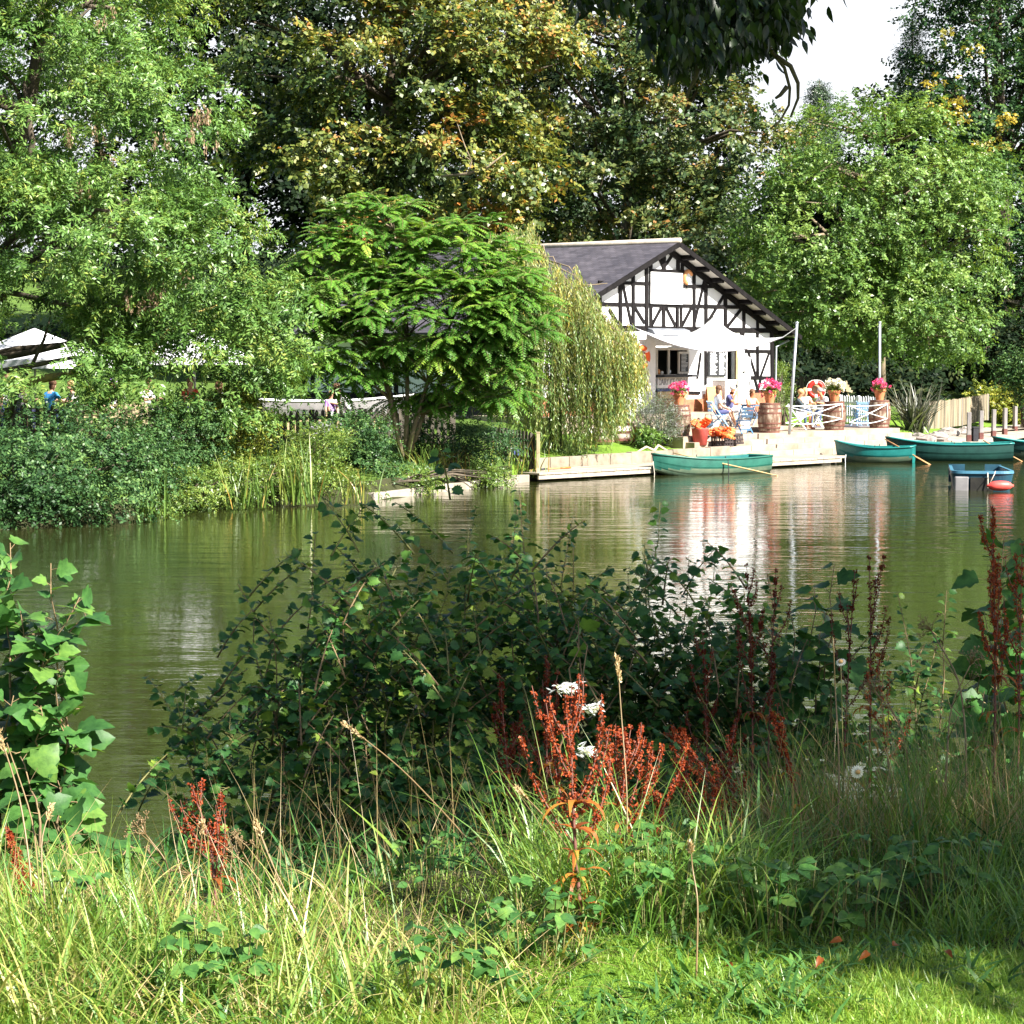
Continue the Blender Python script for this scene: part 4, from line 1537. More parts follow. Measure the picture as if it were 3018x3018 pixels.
def table(label, pos, rz, top, leg, d=.75, h=.73, cat='table'):
    rt = empty('garden_table', pos, rz, label, cat)
    MB().lathe([(0, h - .03), (d / 2, h - .03), (d / 2, h), (0, h)], 28).build('table_top', top, rt)
    for k in range(4):
        a = R(45 + 90 * k)
        b = R(45 + 90 * k + 160)
        MB().tube([(d * .42 * math.cos(a), d * .42 * math.sin(a), 0), (d * .36 * math.cos(b), d * .36 * math.sin(b), h - .03)], .014, 6).build('leg', leg, rt)
    return rt


# ---------------------------------------------------------------- people
def person(label, pos, rz, pose='sit', top='cloth_white', bottom='cloth_navy', skin='skin', hair='hair_brown', hair_len=.06, shoes='shoe',
           sleeves='short', legs='long', seat=.47, scale=1.0, arms=None, lean=0.0, head_turn=0.0, hat=None, crossed=False, feet_z=0.0):
    """faces -y of its own frame; origin on the ground under the hips"""
    rt = empty('person', pos, rz, label, 'person')
    rt.scale = (scale, scale, scale)
    if pose == 'sit':
        pz = seat + .09
        hip = Vector((0, 0, pz))
        ln = lean
        spine = Vector((0, .03 - ln * .25, pz + .24)); chest = Vector((0, .05 - ln * .55, pz + .42)); neck = Vector((0, .04 - ln * .75, pz + .56)); chin = Vector((0, .00 - ln * .85, pz + .66))
        head = Vector((0, -.02 - ln * .95, pz + .76))
        kneeL, kneeR = Vector((.12, -.43, pz + .0)), Vector((-.12, -.43, pz + .0))
        ankL, ankR = Vector((.12, -.42, .09 + feet_z)), Vector((-.12, -.42, .09 + feet_z))
        if crossed:
            ankL = Vector((.02, -.62, .10 + feet_z)); ankR = Vector((-.02, -.66, .11 + feet_z))
    else:
        pz = .93
        hip = Vector((0, 0, pz))
        spine = Vector((0, .02 - lean * .2, pz + .24)); chest = Vector((0, .02 - lean * .45, pz + .42)); neck = Vector((0, .02 - lean * .65, pz + .57)); chin = Vector((0, 0 - lean * .72, pz + .66))
        head = Vector((0, -.02 - lean * .8, pz + .77))
        kneeL, kneeR = Vector((.10, -.02, .50)), Vector((-.10, -.04, .50))
        ankL, ankR = Vector((.11, .03, .09)), Vector((-.11, .02, .09))
    shL, shR = chest + Vector((.19, .0, .07)), chest + Vector((-.19, .0, .07))
    elL, elR = shL + Vector((.06, -.05, -.28)), shR + Vector((-.06, -.05, -.28))
    haL, haR = elL + Vector((-.07, -.24, .02)), elR + Vector((.07, -.24, .02))
    if arms == 'down':
        haL, haR = elL + Vector((.0, -.06, -.25)), elR + Vector((.0, -.06, -.25))
    if arms == 'chin':
        elR = shR + Vector((-.02, -.20, -.20)); haR = head + Vector((-.05, -.13, -.12))
    if arms == 'table':
        elL, elR = shL + Vector((.05, -.17, -.20)), shR + Vector((-.05, -.17, -.20))
        haL, haR = elL + Vector((-.08, -.24, .05)), elR + Vector((.08, -.24, .05))
    if arms == 'knee':
        haL, haR = kneeL + Vector((-.02, .08, .09)), kneeR + Vector((.02, .08, .09))
    V = []; E = []; Rd = []; kind = []

    def add(p, r_, parent=None, k='t'):
        V.append(p); Rd.append(r_); kind.append(k)
        if parent is not None: E.append((parent, len(V) - 1))
        return len(V) - 1

    iH = add(hip, .145, None, 'b')
    iS = add(spine, .13, iH, 't'); iC = add(chest, .145, iS, 't'); iN = add(neck, .058, iC, 's'); iCh = add(chin, .066, iN, 's'); iHd = add(head, .098, iCh, 's'); add(head + Vector((0, .005, .10)), .062, iHd, 's')
    # nose
    add(head + Vector((math.sin(head_turn) * .10, -.105 * math.cos(head_turn), -.01)), .016, iHd, 's')
    for sh, el, ha in ((shL, elL, haL), (shR, elR, haR)):
        a = add(sh, .072, iC, 't'); b = add(sh.lerp(el, .5), .056, a, 't' if sleeves != 'none' else 's'); c = add(el, .046, b, 't' if sleeves == 'long' else 's')
        d = add(el.lerp(ha, .55), .040, c, 't' if sleeves == 'long' else 's'); e = add(ha, .030, d, 's'); dr_ = (ha - el).normalized()
        add(ha + dr_ * .10 + Vector((0, 0, -.02)), .026, e, 's')
    for kn, an, sx in ((kneeL, ankL, 1), (kneeR, ankR, -1)):
        th = hip + Vector((sx * .095, -.02 if pose == 'sit' else 0, -.02 if pose == 'sit' else -.08))
        a = add(th, .105, iH, 'b'); b = add(th.lerp(kn, .55), .083, a, 'b'); c = add(kn, .062, b, 'b' if legs == 'long' else 's'); d = add(kn.lerp(an, .4), .058, c, 'b' if legs == 'long' else 's')
        e = add(an, .042, d, 'b' if legs == 'long' else 's')
        f = add(an + Vector((0, -.09, -.035)), .042, e, 'f'); add(an + Vector((0, -.19, -.055)), .032, f, 'f')
    me = bpy.data.meshes.new('body')
    me.from_pydata([tuple(v) for v in V], E, [])
    ob = bpy.data.objects.new('body', me)
    COL.objects.link(ob)
    sk = ob.modifiers.new('skin', 'SKIN')
    sv = me.skin_vertices[0].data
    for i, r_ in enumerate(Rd):
        sv[i].radius = (r_, r_)
    sv[0].use_root = True
    sb_ = ob.modifiers.new('sub', 'SUBSURF'); sb_.levels = 2; sb_.render_levels = 2
    dg_ = bpy.context.evaluated_depsgraph_get()
    nm = bpy.data.meshes.new_from_object(ob.evaluated_get(dg_))
    bpy.data.objects.remove(ob)
    for m_ in (top, bottom, skin, shoes): nm.materials.append(MATS[m_])
    idx = {'t': 0, 'b': 1, 's': 2, 'f': 3}
    Va = np.array([tuple(v) for v in V])
    ea = np.array(E)
    A_1, B_1 = Va[ea[:, 0]], Va[ea[:, 1]]
    for p in nm.polygons:
        c = np.array(p.center)
        ab = B_1 - A_1
        t = np.clip(((c - A_1) * ab).sum(1) / ((ab * ab).sum(1) + 1e-9), 0, 1)
        q = np.linalg.norm(A_1 + ab * t[:, None] - c, axis=1)
        j = int(np.argmin(q))
        kk = kind[ea[j, 1]] if t[j] > .35 else kind[ea[j, 0]]
        p.material_index = idx[kk]
        p.use_smooth = True
    bo = bpy.data.objects.new('body', nm)
    COL.objects.link(bo); bo.parent = rt
    # hair: cap hugging the skull, longer behind
    hm_ = MB()
    hz = Vector((0, .028, .045))
    hm_.ball(head + hz, (.112, .118, .100), 14, 8)
    if hair_len > .08:
        hm_.ball(head + Vector((0, .06, -.06)), (.098, .072, .06 + hair_len * .5), 12, 8)
    hm_.build('hair', hair, rt, smooth=True)
    if hat:
        h2 = MB().ball(head + Vector((0, .01, .075)), (.118, .125, .085), 14, 8)
        h2.box(head + Vector((0, -.13, .055)), (.15, .13, .018))
        h2.build('cap', hat, rt, smooth=True)
    return rt


def ground_uv(u, v):
    if u < 16.8:
        return .95 if v < 4.0 else 1.12 if v < 5.3 else 1.34 if v < 6.5 else 1.56
    return .95


def put(px, Y):
    p = P(px, 1200, Y)
    return Vector((p.x, p.y, 0))


def on_terrace(px, v):
    """terrace point seen in pixel column px at setback v"""
    k = (px - 1509) / FPX
    # X = k * Y ; X=.78+.7071(u-v) ; Y=61+.7071(u+v)
    c = math.sqrt(.5)
    u = (k * (61 + c * v) - .78 + c * v) / (c - k * c)
    return J(u, v, ground_uv(u, v))


# woman on the blue chair, seen from the side, facing right; man beside her
q = on_terrace(2118, 4.5)
folding_chair('light blue folding chair with the woman in white sitting on it', q, R(105), 'blue_pale', 'blue_pale', 'blue_pale')
person('person in a white top and dark shorts sitting on the light blue folding chair', q + Vector((0, 0, 0)), R(105), 'sit', 'cloth_white', 'cloth_navy', 'skin', 'hair_brown', .16, 'shoe', 'short', 'short', arms='knee', crossed=True, lean=.0)
q2 = on_terrace(2150, 5.2)
folding_chair('white folding chair under the man in the navy shirt', q2, R(60), 'furniture_white', 'furniture_white', 'furniture_white')
person('white haired person in a navy shirt sitting with a hand at the chin', q2, R(60), 'sit', 'cloth_navy', 'cloth_white', 'skin_tan', 'hair_white', .05, 'cloth_white', 'short', 'long', arms='chin', lean=.12)
q3 = on_terrace(2192, 3.45)
folding_chair('empty blue folding chair with a slate blue back beside the magenta flowered barrel', q3, R(195), 'blue_chair', 'blue_slate', 'blue_slate')
# white towel folded over the stretcher of the empty chair
tw = MB().box(q3 + Vector((.02, -.26, .36)), (.36, .05, .10), Matrix.Rotation(R(15), 3, 'Z')); tw.box(q3 + Vector((.02, -.27, .22)), (.34, .05, .09), Matrix.Rotation(R(15), 3, 'Z'))
tag(tw.build('folded_towel', 'cloth_white', bevel=.02), 'white folded towel hanging under the seat of the empty blue chair', 'towel')

# right table group
q4 = on_terrace(2352, 4.6)
folding_chair('white folding chair under the person in the dark jacket', q4, R(80), 'furniture_white', 'furniture_white', 'furniture_white')
person('person in a dark jacket and pale skirt sitting at the white table', q4, R(80), 'sit', 'cloth_black', 'cloth_white', 'skin_tan', 'hair_blond', .05, 'shoe', 'long', 'short', arms='table', lean=.1)
q5 = on_terrace(2408, 5.1)
table('small white round table between the seated people by the white flowers', q5, 0, 'furniture_white', 'furniture_white')
q5b = on_terrace(2372, 6.2)
person('blond person in a pale sleeveless top sitting behind the person in the dark jacket', q5b, R(10), 'sit', 'cloth_white', 'cloth_denim', 'skin', 'hair_blond', .2, 'shoe', 'none', 'long', arms='table')
folding_chair('white folding chair under the blond person', q5b, R(10), 'furniture_white', 'furniture_white', 'furniture_white')
q6 = on_terrace(2432, 6.0)
person('person in a white shirt bending over the far side of the white table', q6, R(-50), 'sit', 'cloth_white', 'cloth_denim', 'skin_tan', 'hair_grey', .05, 'shoe', 'short', 'long', arms='table', lean=.35)
folding_chair('white folding chair under the person bending over the table', q6, R(-50), 'furniture_white', 'furniture_white', 'furniture_white')
q7 = on_terrace(2216, 6.0)
person('person in a pink top sitting behind the magenta flowered barrel', q7, R(30), 'sit', 'cloth_pink', 'cloth_grey', 'skin_tan', 'hair_brown', .14, 'shoe', 'none', 'long', arms='table')
folding_chair('blue folding chair behind the magenta flowered barrel', q7, R(30), 'blue_chair', 'blue_chair', 'blue_chair')
table('small blue round table in front of the person in pink', on_terrace(2232, 5.0), 0, 'blue_chair', 'blue_chair', .6)
# cup and jug on the white table
MBc = MB().lathe([(0, 0), (.035, 0), (.045, .10), (.04, .10), (.03, .01), (0, .01)], 12, q5 + Vector((-.1, -.1, .73)))
tag(MBc.build('cup', 'white_band', None, True), 'white cup standing on the small white table', 'cup')

# red and white lifebuoy hung on the post behind the white table
lrp = on_terrace(2404, 8.6)
lrp = Vector((P(2404, 1140, 83).x, 83, 1.0))
post = empty('lifebuoy_post', lrp, 0, 'pale wooden post carrying the red lifebuoy', 'post')
MB().box((-.02, .15, .75), (.14, .10, 1.6)).build('upright', 'picket_tan', post)
MB().box((0, .09, 1.35), (.5, .03, .5)).build('backboard', 'picket_tan', post)
rm2 = Matrix.Rotation(R(90), 3, 'X')
life_ring('life_ring', Vector((lrp.x, 82.9, P(2404, 1148, 82.9).z)), rm2, .27, .085, 'life_red', 'white_band', 'red lifebuoy with white bands on a post behind the seated group', 4, R(90))

# white picket fence behind the terrace
def picket_fence(name, label, pts, h, gap, wd, mat, post_every=8, thick=.022, rail_h=(.25, .75), pointed=True, cat='fence', postmat=None, slant=0.0):
    pts = [Vector(p) for p in pts]
    rt = empty(name, pts[0], 0, label, cat)
    pk = MB(); rl = MB()
    n_post = 0
    posts = []
    for a, b in zip(pts[:-1], pts[1:]):
        d = b - a
        L = Vector((d.x, d.y, 0)).length
        dn_ = Vector((d.x, d.y, 0)).normalized()
        M = Matrix((dn_, Vector((-dn_.y, dn_.x, 0)), Vector((0, 0, 1)))).transposed()
        n = max(1, int(L / gap))
        for i in range(n + 1):
            t = i / n
            p = a.lerp(b, t)
            hh = h * random.uniform(.97, 1.02)
            pr = [(-wd / 2, 0), (wd / 2, 0), (wd / 2, hh - wd * .6), (0, hh), (-wd / 2, hh - wd * .6)] if pointed else [(-wd / 2, 0), (wd / 2, 0), (wd / 2, hh), (-wd / 2, hh)]
            vs = [p + M @ Vector((x, -thick / 2, z)) for x, z in pr] + [p + M @ Vector((x, thick / 2, z)) for x, z in pr]
            k = len(pr)
            pk.add(vs, [tuple(range(k)), tuple(range(k, 2 * k))[::-1]] + [(j, k + j, k + (j + 1) % k, (j + 1) % k) for j in range(k)])
            if i % post_every == 0:
                q_ = p + M @ Vector((gap * .5, thick * 2.4, 0))
                o = MB().box(q_ + Vector((0, 0, h * .49)), (.09, .09, h * 1.02), M).build('post', postmat or mat); child_at(o, rt)
        for rh in rail_h:
            rl.beam(a + Vector((0, 0, h * rh)) + M @ Vector((0, thick * 1.3, 0)), b + Vector((0, 0, h * rh)) + M @ Vector((0, thick * 1.3, 0)), .03, .08)
    child_at(pk.build('pickets', mat), rt)
    child_at(rl.build('rails', mat), rt)
    return rt


def gz(px, Y, dz=0):
    p = P(px, 1200, Y)
    return Vector((p.x, p.y, max(.3, far_z(p.x, p.y)) + dz))


picket_fence('picket_fence', 'white pointed picket fence behind the terrace between the white flowers and the phormium', [Vector((P(2468, 1200, 84).x, 84, 1.02)), Vector((P(2580, 1200, 81.6).x, 81.6, 1.0))], 1.05, .155, .085, 'picket_white')
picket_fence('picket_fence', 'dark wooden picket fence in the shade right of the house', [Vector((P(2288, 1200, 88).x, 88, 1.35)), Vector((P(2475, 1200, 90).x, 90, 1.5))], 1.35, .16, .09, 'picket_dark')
# pale blue garden chair in front of the white fence
q8 = Vector((P(2543, 1200, 80.6).x, 80.6, .97))
folding_chair('pale blue chair standing in front of the white picket fence', q8, R(170), 'blue_pale', 'blue_pale', 'blue_pale')
table('pale blue round table in front of the white picket fence', Vector((P(2522, 1200, 80.8).x, 80.8, .97)), 0, 'blue_pale', 'blue_pale', .7)
# stack of pale discs hanging on the dark trees side (wooden stepping sign)
m = MB()
for i in range(4):
    p = P(2488 + i * 5, 1128 + i * 8, 84.6)
    m.box(p, (.26, .05, .09), Matrix.Rotation(R(12), 3, 'Y'))
m.tube([P(2494, 1122, 84.65), P(2505, 1200, 84.65)], .03, 6)
tag(m.build('finger_post', 'picket_tan'), 'pale wooden finger post behind the white flowers', 'signpost')

# sandwich board standing by the kiosk and white ice box with eyes-like vents
sw = HMW @ Vector((HL(2053, 1180).x, -.75, .0))
sbd = empty('sandwich_board', sw, HROT + R(-35), 'orange brown sandwich board standing by the serving hatch', 'board')
for s_ in (-1, 1):
    MB().box((0, s_ * .14, .46), (.55, .03, .95), Matrix.Rotation(R(s_ * 14), 3, 'X')).build('panel', 'orange_board', sbd)
fz = HMW @ Vector((HL(2085, 1180).x, -.75, 0))
fzr = empty('ice_cream_freezer', fz, HROT, 'tall white freezer cabinet with dark round vents beside the door', 'freezer')
MB().box((0, 0, .56), (.72, .6, 1.1)).build('cabinet', 'white_paint', fzr, bevel=.03)
MB().box((0, 0, 1.13), (.76, .64, .05)).build('lid', 'white_paint', fzr, bevel=.015)
for dx in (.10, .28):
    MB().lathe([(0, 0), (.075, 0), (.075, .02), (0, .02)], 14, (dx, -.31, .92), 0, Matrix.Rotation(R(90), 3, 'X')).build('vent', 'dark_metal', fzr)
bgp = on_terrace(2098, 5.0)
bg_ = empty('shoulder_bag', bgp + Vector((-.1, .3, 0)), R(20), 'black shoulder bag on the ground behind the woman in white', 'bag')
MB().box((0, 0, .15), (.34, .16, .28)).build('pouch', 'bag_black', bg_, bevel=.05)
MB().tube([(-.15, 0, .27), (-.1, 0, .45), (.1, 0, .45), (.15, 0, .27)], .012, 6).build('strap', 'bag_black', bg_, True)
bx = on_terrace(1982, 5.8)
blu = empty('water_canister', bx, R(20), 'bright blue plastic canister by the brick base of the hatch', 'canister')
MB().box((0, 0, .22), (.32, .25, .44)).build('body', 'blue_plastic', blu, bevel=.05)
MB().tube([(-.08, 0, .44), (-.08, 0, .52), (.08, 0, .52), (.08, 0, .44)], .02, 6).build('handle', 'blue_plastic', blu, True)

# tub and crates of life jackets at the corner of the lawn
q9 = J(10.35, 2.75, .62)
tb = empty('plastic_tub', q9 + Vector((0, 0, .05)), 0, 'red plastic tub full of orange life jackets beside the first barrel', 'tub')
MB().lathe([(0, 0), (.22, 0), (.28, .52), (.30, .55), (.27, .55), (.26, .5), (0, .42)], 20).build('tub', 'tub_red', tb, True)


def crate(label, pos, rz, tilt=0.0):
    rt = empty('plastic_crate', pos, rz, label, 'crate', 'black crates of life jackets')
    w_, d_, h_ = .62, .42, .34
    m = MB()
    for z in (.03, .15, .30):
        for s_ in (-1, 1):
            m.box((0, s_ * d_ / 2, z), (w_, .02, .06)); m.box((s_ * w_ / 2, 0, z), (.02, d_ - .022, .06))
    for i in range(7):
        x = -w_ / 2 + .02 + i * (w_ - .04) / 6
        for s_ in (-1, 1): m.box((x, s_ * (d_ / 2 - .013), h_ / 2), (.035, .016, h_))
    for i in range(1, 4):
        for s_ in (-1, 1): m.box((s_ * (w_ / 2 - .013), -d_ / 2 + i * d_ / 4, h_ / 2), (.016, .035, h_))
    m.build('lattice', 'crate_black', rt)
    MB().box((0, 0, .015), (w_ - .03, d_ - .03, .02)).build('base', 'crate_black', rt)
    rt.rotation_euler = (tilt, 0, rz)
    return rt


cr1 = J(11.0, 2.35, .615); cr2 = J(11.75, 2.45, .625)
crate('black plastic crate heaped with orange life jackets at the top of the steps', cr1, R(20))
crate('empty black plastic crate tipped beside the heaped one', cr2 + Vector((0, 0, .02)), R(60), R(-8))


def jackets(label, centre, n, spread, seed, group='orange life jackets in the tub and crate'):
    rng = random.Random(seed)
    for i in range(n):
        m = MB()
        c = centre + Vector((rng.gauss(0, spread), rng.gauss(0, spread), .07 + rng.uniform(0, .20)))
        M = Matrix.Rotation(rng.uniform(0, 6.28), 3, 'Z') @ Matrix.Rotation(rng.uniform(-.9, .9), 3, 'X') @ Matrix.Rotation(rng.uniform(-.7, .7), 3, 'Y')
        for dx in (-.085, .085):
            m.box(c + M @ Vector((dx, 0, 0)), (.14, .30, .075), M)
        m.box(c + M @ Vector((0, .19, .0)), (.26, .10, .06), M)
        for dy in (-.07, .05):
            m.box(c + M @ Vector((0, dy, .005)), (.33, .035, .085), M, 1)
        o = m.build('life_jacket', ['life_orange', ['board_black', 'ochre', 'life_red'][i % 3]], None, bevel=.03)
        tag(o, label, 'life jacket', group)


jackets('orange life jacket in the heap filling the tub and the black crate', q9 + Vector((0, 0, .50)), 4, .12, 5)
jackets('orange life jacket in the heap filling the tub and the black crate', cr1 + Vector((0, 0, .27)), 11, .19, 6)

# planters on the lawn
def planter(label, pos, r, h, seed, petal, n_fl, mat='planter_wood'):
    rt = empty('barrel_planter', pos, 0, label, 'planter', 'half barrel planters on the lawn')
    MB().lathe([(0, 0), (r * .88, 0), (r, h * .5), (r * 1.0, h), (r * .92, h), (r * .9, h * .9), (0, h * .9)], 24).build('staves', mat, rt, True)
    for z in (.18, .62):
        MB().lathe([(r * .90 + .09 * r * min(1, z * 2) - .0, h * z - .035), (r * 1.02, h * z - .035), (r * 1.02, h * z + .05), (r * .9, h * z + .05)], 24).build('hoop', 'hoop_rust', rt)
    rng = np.random.default_rng(seed)
    n = 240
    lf = Leaves()
    d = nrm(rng.normal(size=(n, 3)) + np.array([0, 0, .8]))
    lf.quads(np.array([0, 0, h * .95]) + d * rng.uniform(.02, r * .8, (n, 1)), d + rng.normal(size=(n, 3)) * .4, d + np.array([0, 0, .8]), rng.uniform(.06, .11, n), rng.uniform(.04, .07, n), rng.uniform(0, 1, n))
    lf.build('leaves', 'leaf_shrub', rt)
    if n_fl:
        fl = Leaves()
        dd = nrm(rng.normal(size=(n_fl, 3)) + np.array([0, -.3, .9]))
        c = np.repeat(np.array([0, 0, h]) + dd * r * rng.uniform(.6, .95, (n_fl, 1)), 12, 0)
        dv = nrm(rng.normal(size=(n_fl * 12, 3)))
        fl.quads(c, dv, nrm(rng.normal(size=(n_fl * 12, 3))), np.full(n_fl * 12, .055), np.full(n_fl * 12, .045), np.repeat(rng.uniform(0, 1, n_fl), 12))
        fl.build('blossoms', petal, rt)
    return rt


def lawn_at(px, v):
    p = on_terrace(px, v)
    return Vector((p.x, p.y, far_z(p.x, p.y)))


planter('half barrel planter with red hoops under the willow tips', lawn_at(1768, 4.6), .46, .52, 21, 'mixed_petal', 3)
planter('half barrel planter with small red and cream flowers beside the lavender', lawn_at(1826, 4.6), .38, .56, 22, 'mixed_petal', 22)
pp_ = lawn_at(1880, 4.5)
pt2 = empty('clay_pot', pp_, 0, 'brown clay pot of dark earth between the planter and the lavender', 'pot')
MB().lathe([(0, 0), (.16, 0), (.24, .42), (.27, .42), (.27, .50), (.22, .50), (.20, .45), (0, .43)], 20).build('pot', 'terracotta', pt2)
# driftwood branch on the lawn
dw = [lawn_at(1878, 2.6), lawn_at(1905, 2.75), lawn_at(1928, 2.7), lawn_at(1940, 2.9), lawn_at(1965, 2.6), lawn_at(1985, 2.45), lawn_at(2005, 2.4)]
for i, p in enumerate(dw): p.z += .06 + (.12 if i in (1, 3) else 0)
tag(MB().tube(dw, [.03, .04, .05, .05, .045, .035, .02], 7).build('driftwood', 'driftwood', None, True), 'bleached crooked branch lying on the lawn in front of the lavender', 'branch')

# ---------------------------------------------------------------- right bank: board fence, mooring posts, bin, rocks
fa, fb = Vector((P(2738, 1200, 87.0).x, 87.0, .60)), Vector((P(2835, 1200, 90.5).x, 90.5, .66))
fc = Vector((P(2912, 1200, 95.5).x, 95.5, .76))
bf = empty('board_fence', fa, 0, 'weathered close boarded fence on the grass slope behind the boats', 'fence')
pk = MB()
rr2 = random.Random(9)
for a, b in ((fa, fb), (fb, fc)):
    d = b - a; n = int(Vector((d.x, d.y, 0)).length / .13)
    dn_ = Vector((d.x, d.y, 0)).normalized()
    M = Matrix((dn_, Vector((-dn_.y, dn_.x, 0)), Vector((0, 0, 1)))).transposed()
    for i in range(n):
        p = a.lerp(b, (i + .5) / n)
        hh = 1.14 + rr2.uniform(-.03, .03)
        pk.box(p + M @ Vector((0, rr2.choice((0, .012)), hh / 2)), (.125, .02, hh), M @ Matrix.Rotation(rr2.uniform(-.02, .05), 3, 'Y'))
child_at(pk.build('boards', 'fence_board'), bf)
for p in (fa, fb, fc):
    o = MB().box(p + Vector((0, .08, .55)), (.1, .1, 1.15)).build('post', 'post_grey'); child_at(o, bf)
MP = [(2855, 1301, 1215), (2891, 1294, 1213), (2928, 1288, 1209), (2961, 1282, 1203), (2991, 1274, 1201), (3015, 1268, 1199)]
mproto = None
lbl = ['grey mooring post nearest the black bollard on the slipway edge', 'grey mooring post right of the black bollard', 'third grey mooring post along the slipway, leaning slightly', 'fourth grey mooring post along the slipway',
       'grey mooring post in front of the yellow green bush', 'grey mooring post at the right edge of the picture']
for i, (px, pb, ptp) in enumerate(MP):
    b = G(px, pb, .37)
    h = (pb - ptp) * S(b.y)
    if mproto is None:
        mproto = empty('mooring_post', b, 0, lbl[0], 'post', 'mooring posts along the slipway')
        MB().box((0, 0, h * .61), (.15, .15, h * .78)).build('shaft', 'post_grey', mproto, bevel=.015)
        MB().box((0, 0, h * .11), (.17, .17, h * .22)).build('foot', 'post_red', mproto, bevel=.01)
    else:
        copy_tree(mproto, b, R(7 * i), lbl[i])
b = G(2873, 1301, .37)
bn = empty('bollard', b, R(10), 'black square bollard standing between the first two mooring posts', 'bollard')
MB().box((0, 0, .26), (.22, .22, .52)).build('body', 'bag_black', bn, bevel=.02)
MB().box((0, 0, .53), (.25, .25, .05)).build('cap', 'bag_black', bn, bevel=.015)
rk = random.Random(3)
RL = ['long flat grey rock edging the grass near the slipway', 'small rounded grey rock on the grass edge', 'broad grey rock left of the slipway', 'low dark rock at the end of the stone steps', 'grey rock under the phormium leaves', 'squat grey rock beside the slipway kerb']
for i, (px, py, s_) in enumerate([(2795, 1282, .50), (2832, 1278, .34), (2765, 1294, .44), (2730, 1300, .36), (2705, 1292, .3), (2848, 1272, .3)]):
    p = G(px, py, .50)
    m = MB().ball(p + Vector((0, 0, .05)), (s_, s_ * .6, s_ * .5), 12, 8)
    m.v = [(x + rk.uniform(-.05, .05), y + rk.uniform(-.05, .05), z + rk.uniform(-.04, .04)) for x, y, z in m.v]
    tag(m.build('rock', 'rock', None, False), RL[i], 'rock')

# ---------------------------------------------------------------- left bank: beer garden behind the ash
def parasol(label, pos, r, h, apex_dz, rz):
    rt = empty('parasol', pos, rz, label, 'parasol', 'white parasols in the tea garden')
    MB().tube([(0, 0, 0), (0, 0, h + apex_dz)], .035, 10).build('pole', 'grey_metal', rt, True)
    n = 4
    vs = [(0, 0, h + apex_dz)]
    for k in range(n * 4):
        a = 2 * math.pi * k / (n * 4) + math.pi / 4
        rr_ = r / max(abs(math.cos(a - math.pi / 4 - round((a - math.pi / 4) / (math.pi / 2)) * math.pi / 2)), .7) * .76
        vs.append((rr_ * math.cos(a), rr_ * math.sin(a), h + (.05 if k % 4 else 0)))
    K = n * 4
    for k in range(K):
        vs.append((vs[1 + k][0] * 1.005, vs[1 + k][1] * 1.005, h - .20))
    fs = [(0, 1 + k, 1 + (k + 1) % K) for k in range(K)] + [(1 + k, 1 + K + k, 1 + K + (k + 1) % K, 1 + (k + 1) % K) for k in range(K)]
    o = MB().add(vs, fs).build('canopy', 'parasol_cloth', rt)
    sd_ = o.modifiers.new('t', 'SOLIDIFY'); sd_.thickness = .01
    MB().lathe([(.0, 0), (.3, 0), (.3, .08), (0, .1)], 16).build('base', 'concrete', rt)
    return rt


def pz_(px, Y):
    p = P(px, 1200, Y)
    return Vector((p.x, p.y, far_z(p.x, p.y)))


ppos = pz_(105, 62)
pa1 = parasol('large white parasol at the left edge behind the ash branches', ppos, 2.1, P(105, 1085, 62).z - ppos.z + .2, .95, R(20))
ppos2 = pz_(575, 63)
pa2 = parasol('large white parasol half hidden behind the ash leaves right of the first parasol', ppos2, 1.75, P(575, 1075, 63).z - ppos2.z + .2, .85, R(38))


def picnic_table(label, pos, rz):
    rt = empty('picnic_table', pos, rz, label, 'picnic table')
    m = MB()
    for i in range(5): m.box((0, -.30 + i * .15, .75), (1.7, .14, .04))
    m.build('table_top', 'oak_table', rt)
    for s_ in (-1, 1):
        m = MB()
        for k in range(2): m.box((0, s_ * (.62 + k * .14), .45), (1.7, .13, .04))
        m.build('bench', 'oak_table', rt)
        m = MB().beam((s_ * .6, -.72, 0), (s_ * .6, -.12, .73), .05, .09); m.beam((s_ * .6, .72, 0), (s_ * .6, .12, .73), .05, .09)
        m.box((s_ * .6, 0, .41), (.05, 1.5, .09))
        m.build('leg', 'oak_table', rt)
    return rt


for px, Y, rz, lb in [(330, 60.0, .2, 'wooden picnic table behind the tan picket fence'), (120, 63.0, -.3, 'wooden picnic table under the left parasol'), (620, 63.0, .4, 'wooden picnic table under the half hidden parasol')]:
    picnic_table(lb, pz_(px, Y), rz)
PEOPLE_L = [(10, 57.5, 'stand', 'cloth_white', 'cloth_denim', 'hair_brown', 'person in a white shirt and jeans standing at the left edge of the tea garden', None, 60),
            (62, 60.0, 'sit', 'cloth_grey', 'cloth_navy', 'hair_grey', 'grey haired person in a grey top sitting at the left edge', None, 80),
            (150, 60.0, 'sit', 'cloth_blue', 'cloth_navy', 'hair_brown', 'person in a bright blue top sitting under the left parasol', None, 150),
            (218, 59.6, 'sit', 'cloth_white', 'cloth_denim', 'hair_blond', 'person in a white top with a blue bag sitting behind the fence', None, -60),
            (330, 60.8, 'sit', 'cloth_white', 'cloth_grey', 'hair_brown', 'person in a white top and purple cap leaning on the picnic table', 'cloth_purple', 30),
            (430, 61.0, 'sit', 'cloth_white', 'cloth_grey', 'hair_brown', 'person with a white shirt sitting between the two parasols', None, 60),
            (655, 62.0, 'sit', 'cloth_white', 'cloth_grey', 'hair_brown', 'white shirted person sitting under the half hidden parasol', None, -80),
            (560, 62.6, 'sit', 'cloth_red', 'cloth_navy', 'hair_brown', 'person in a red top sitting beneath the half hidden parasol', None, 20)]
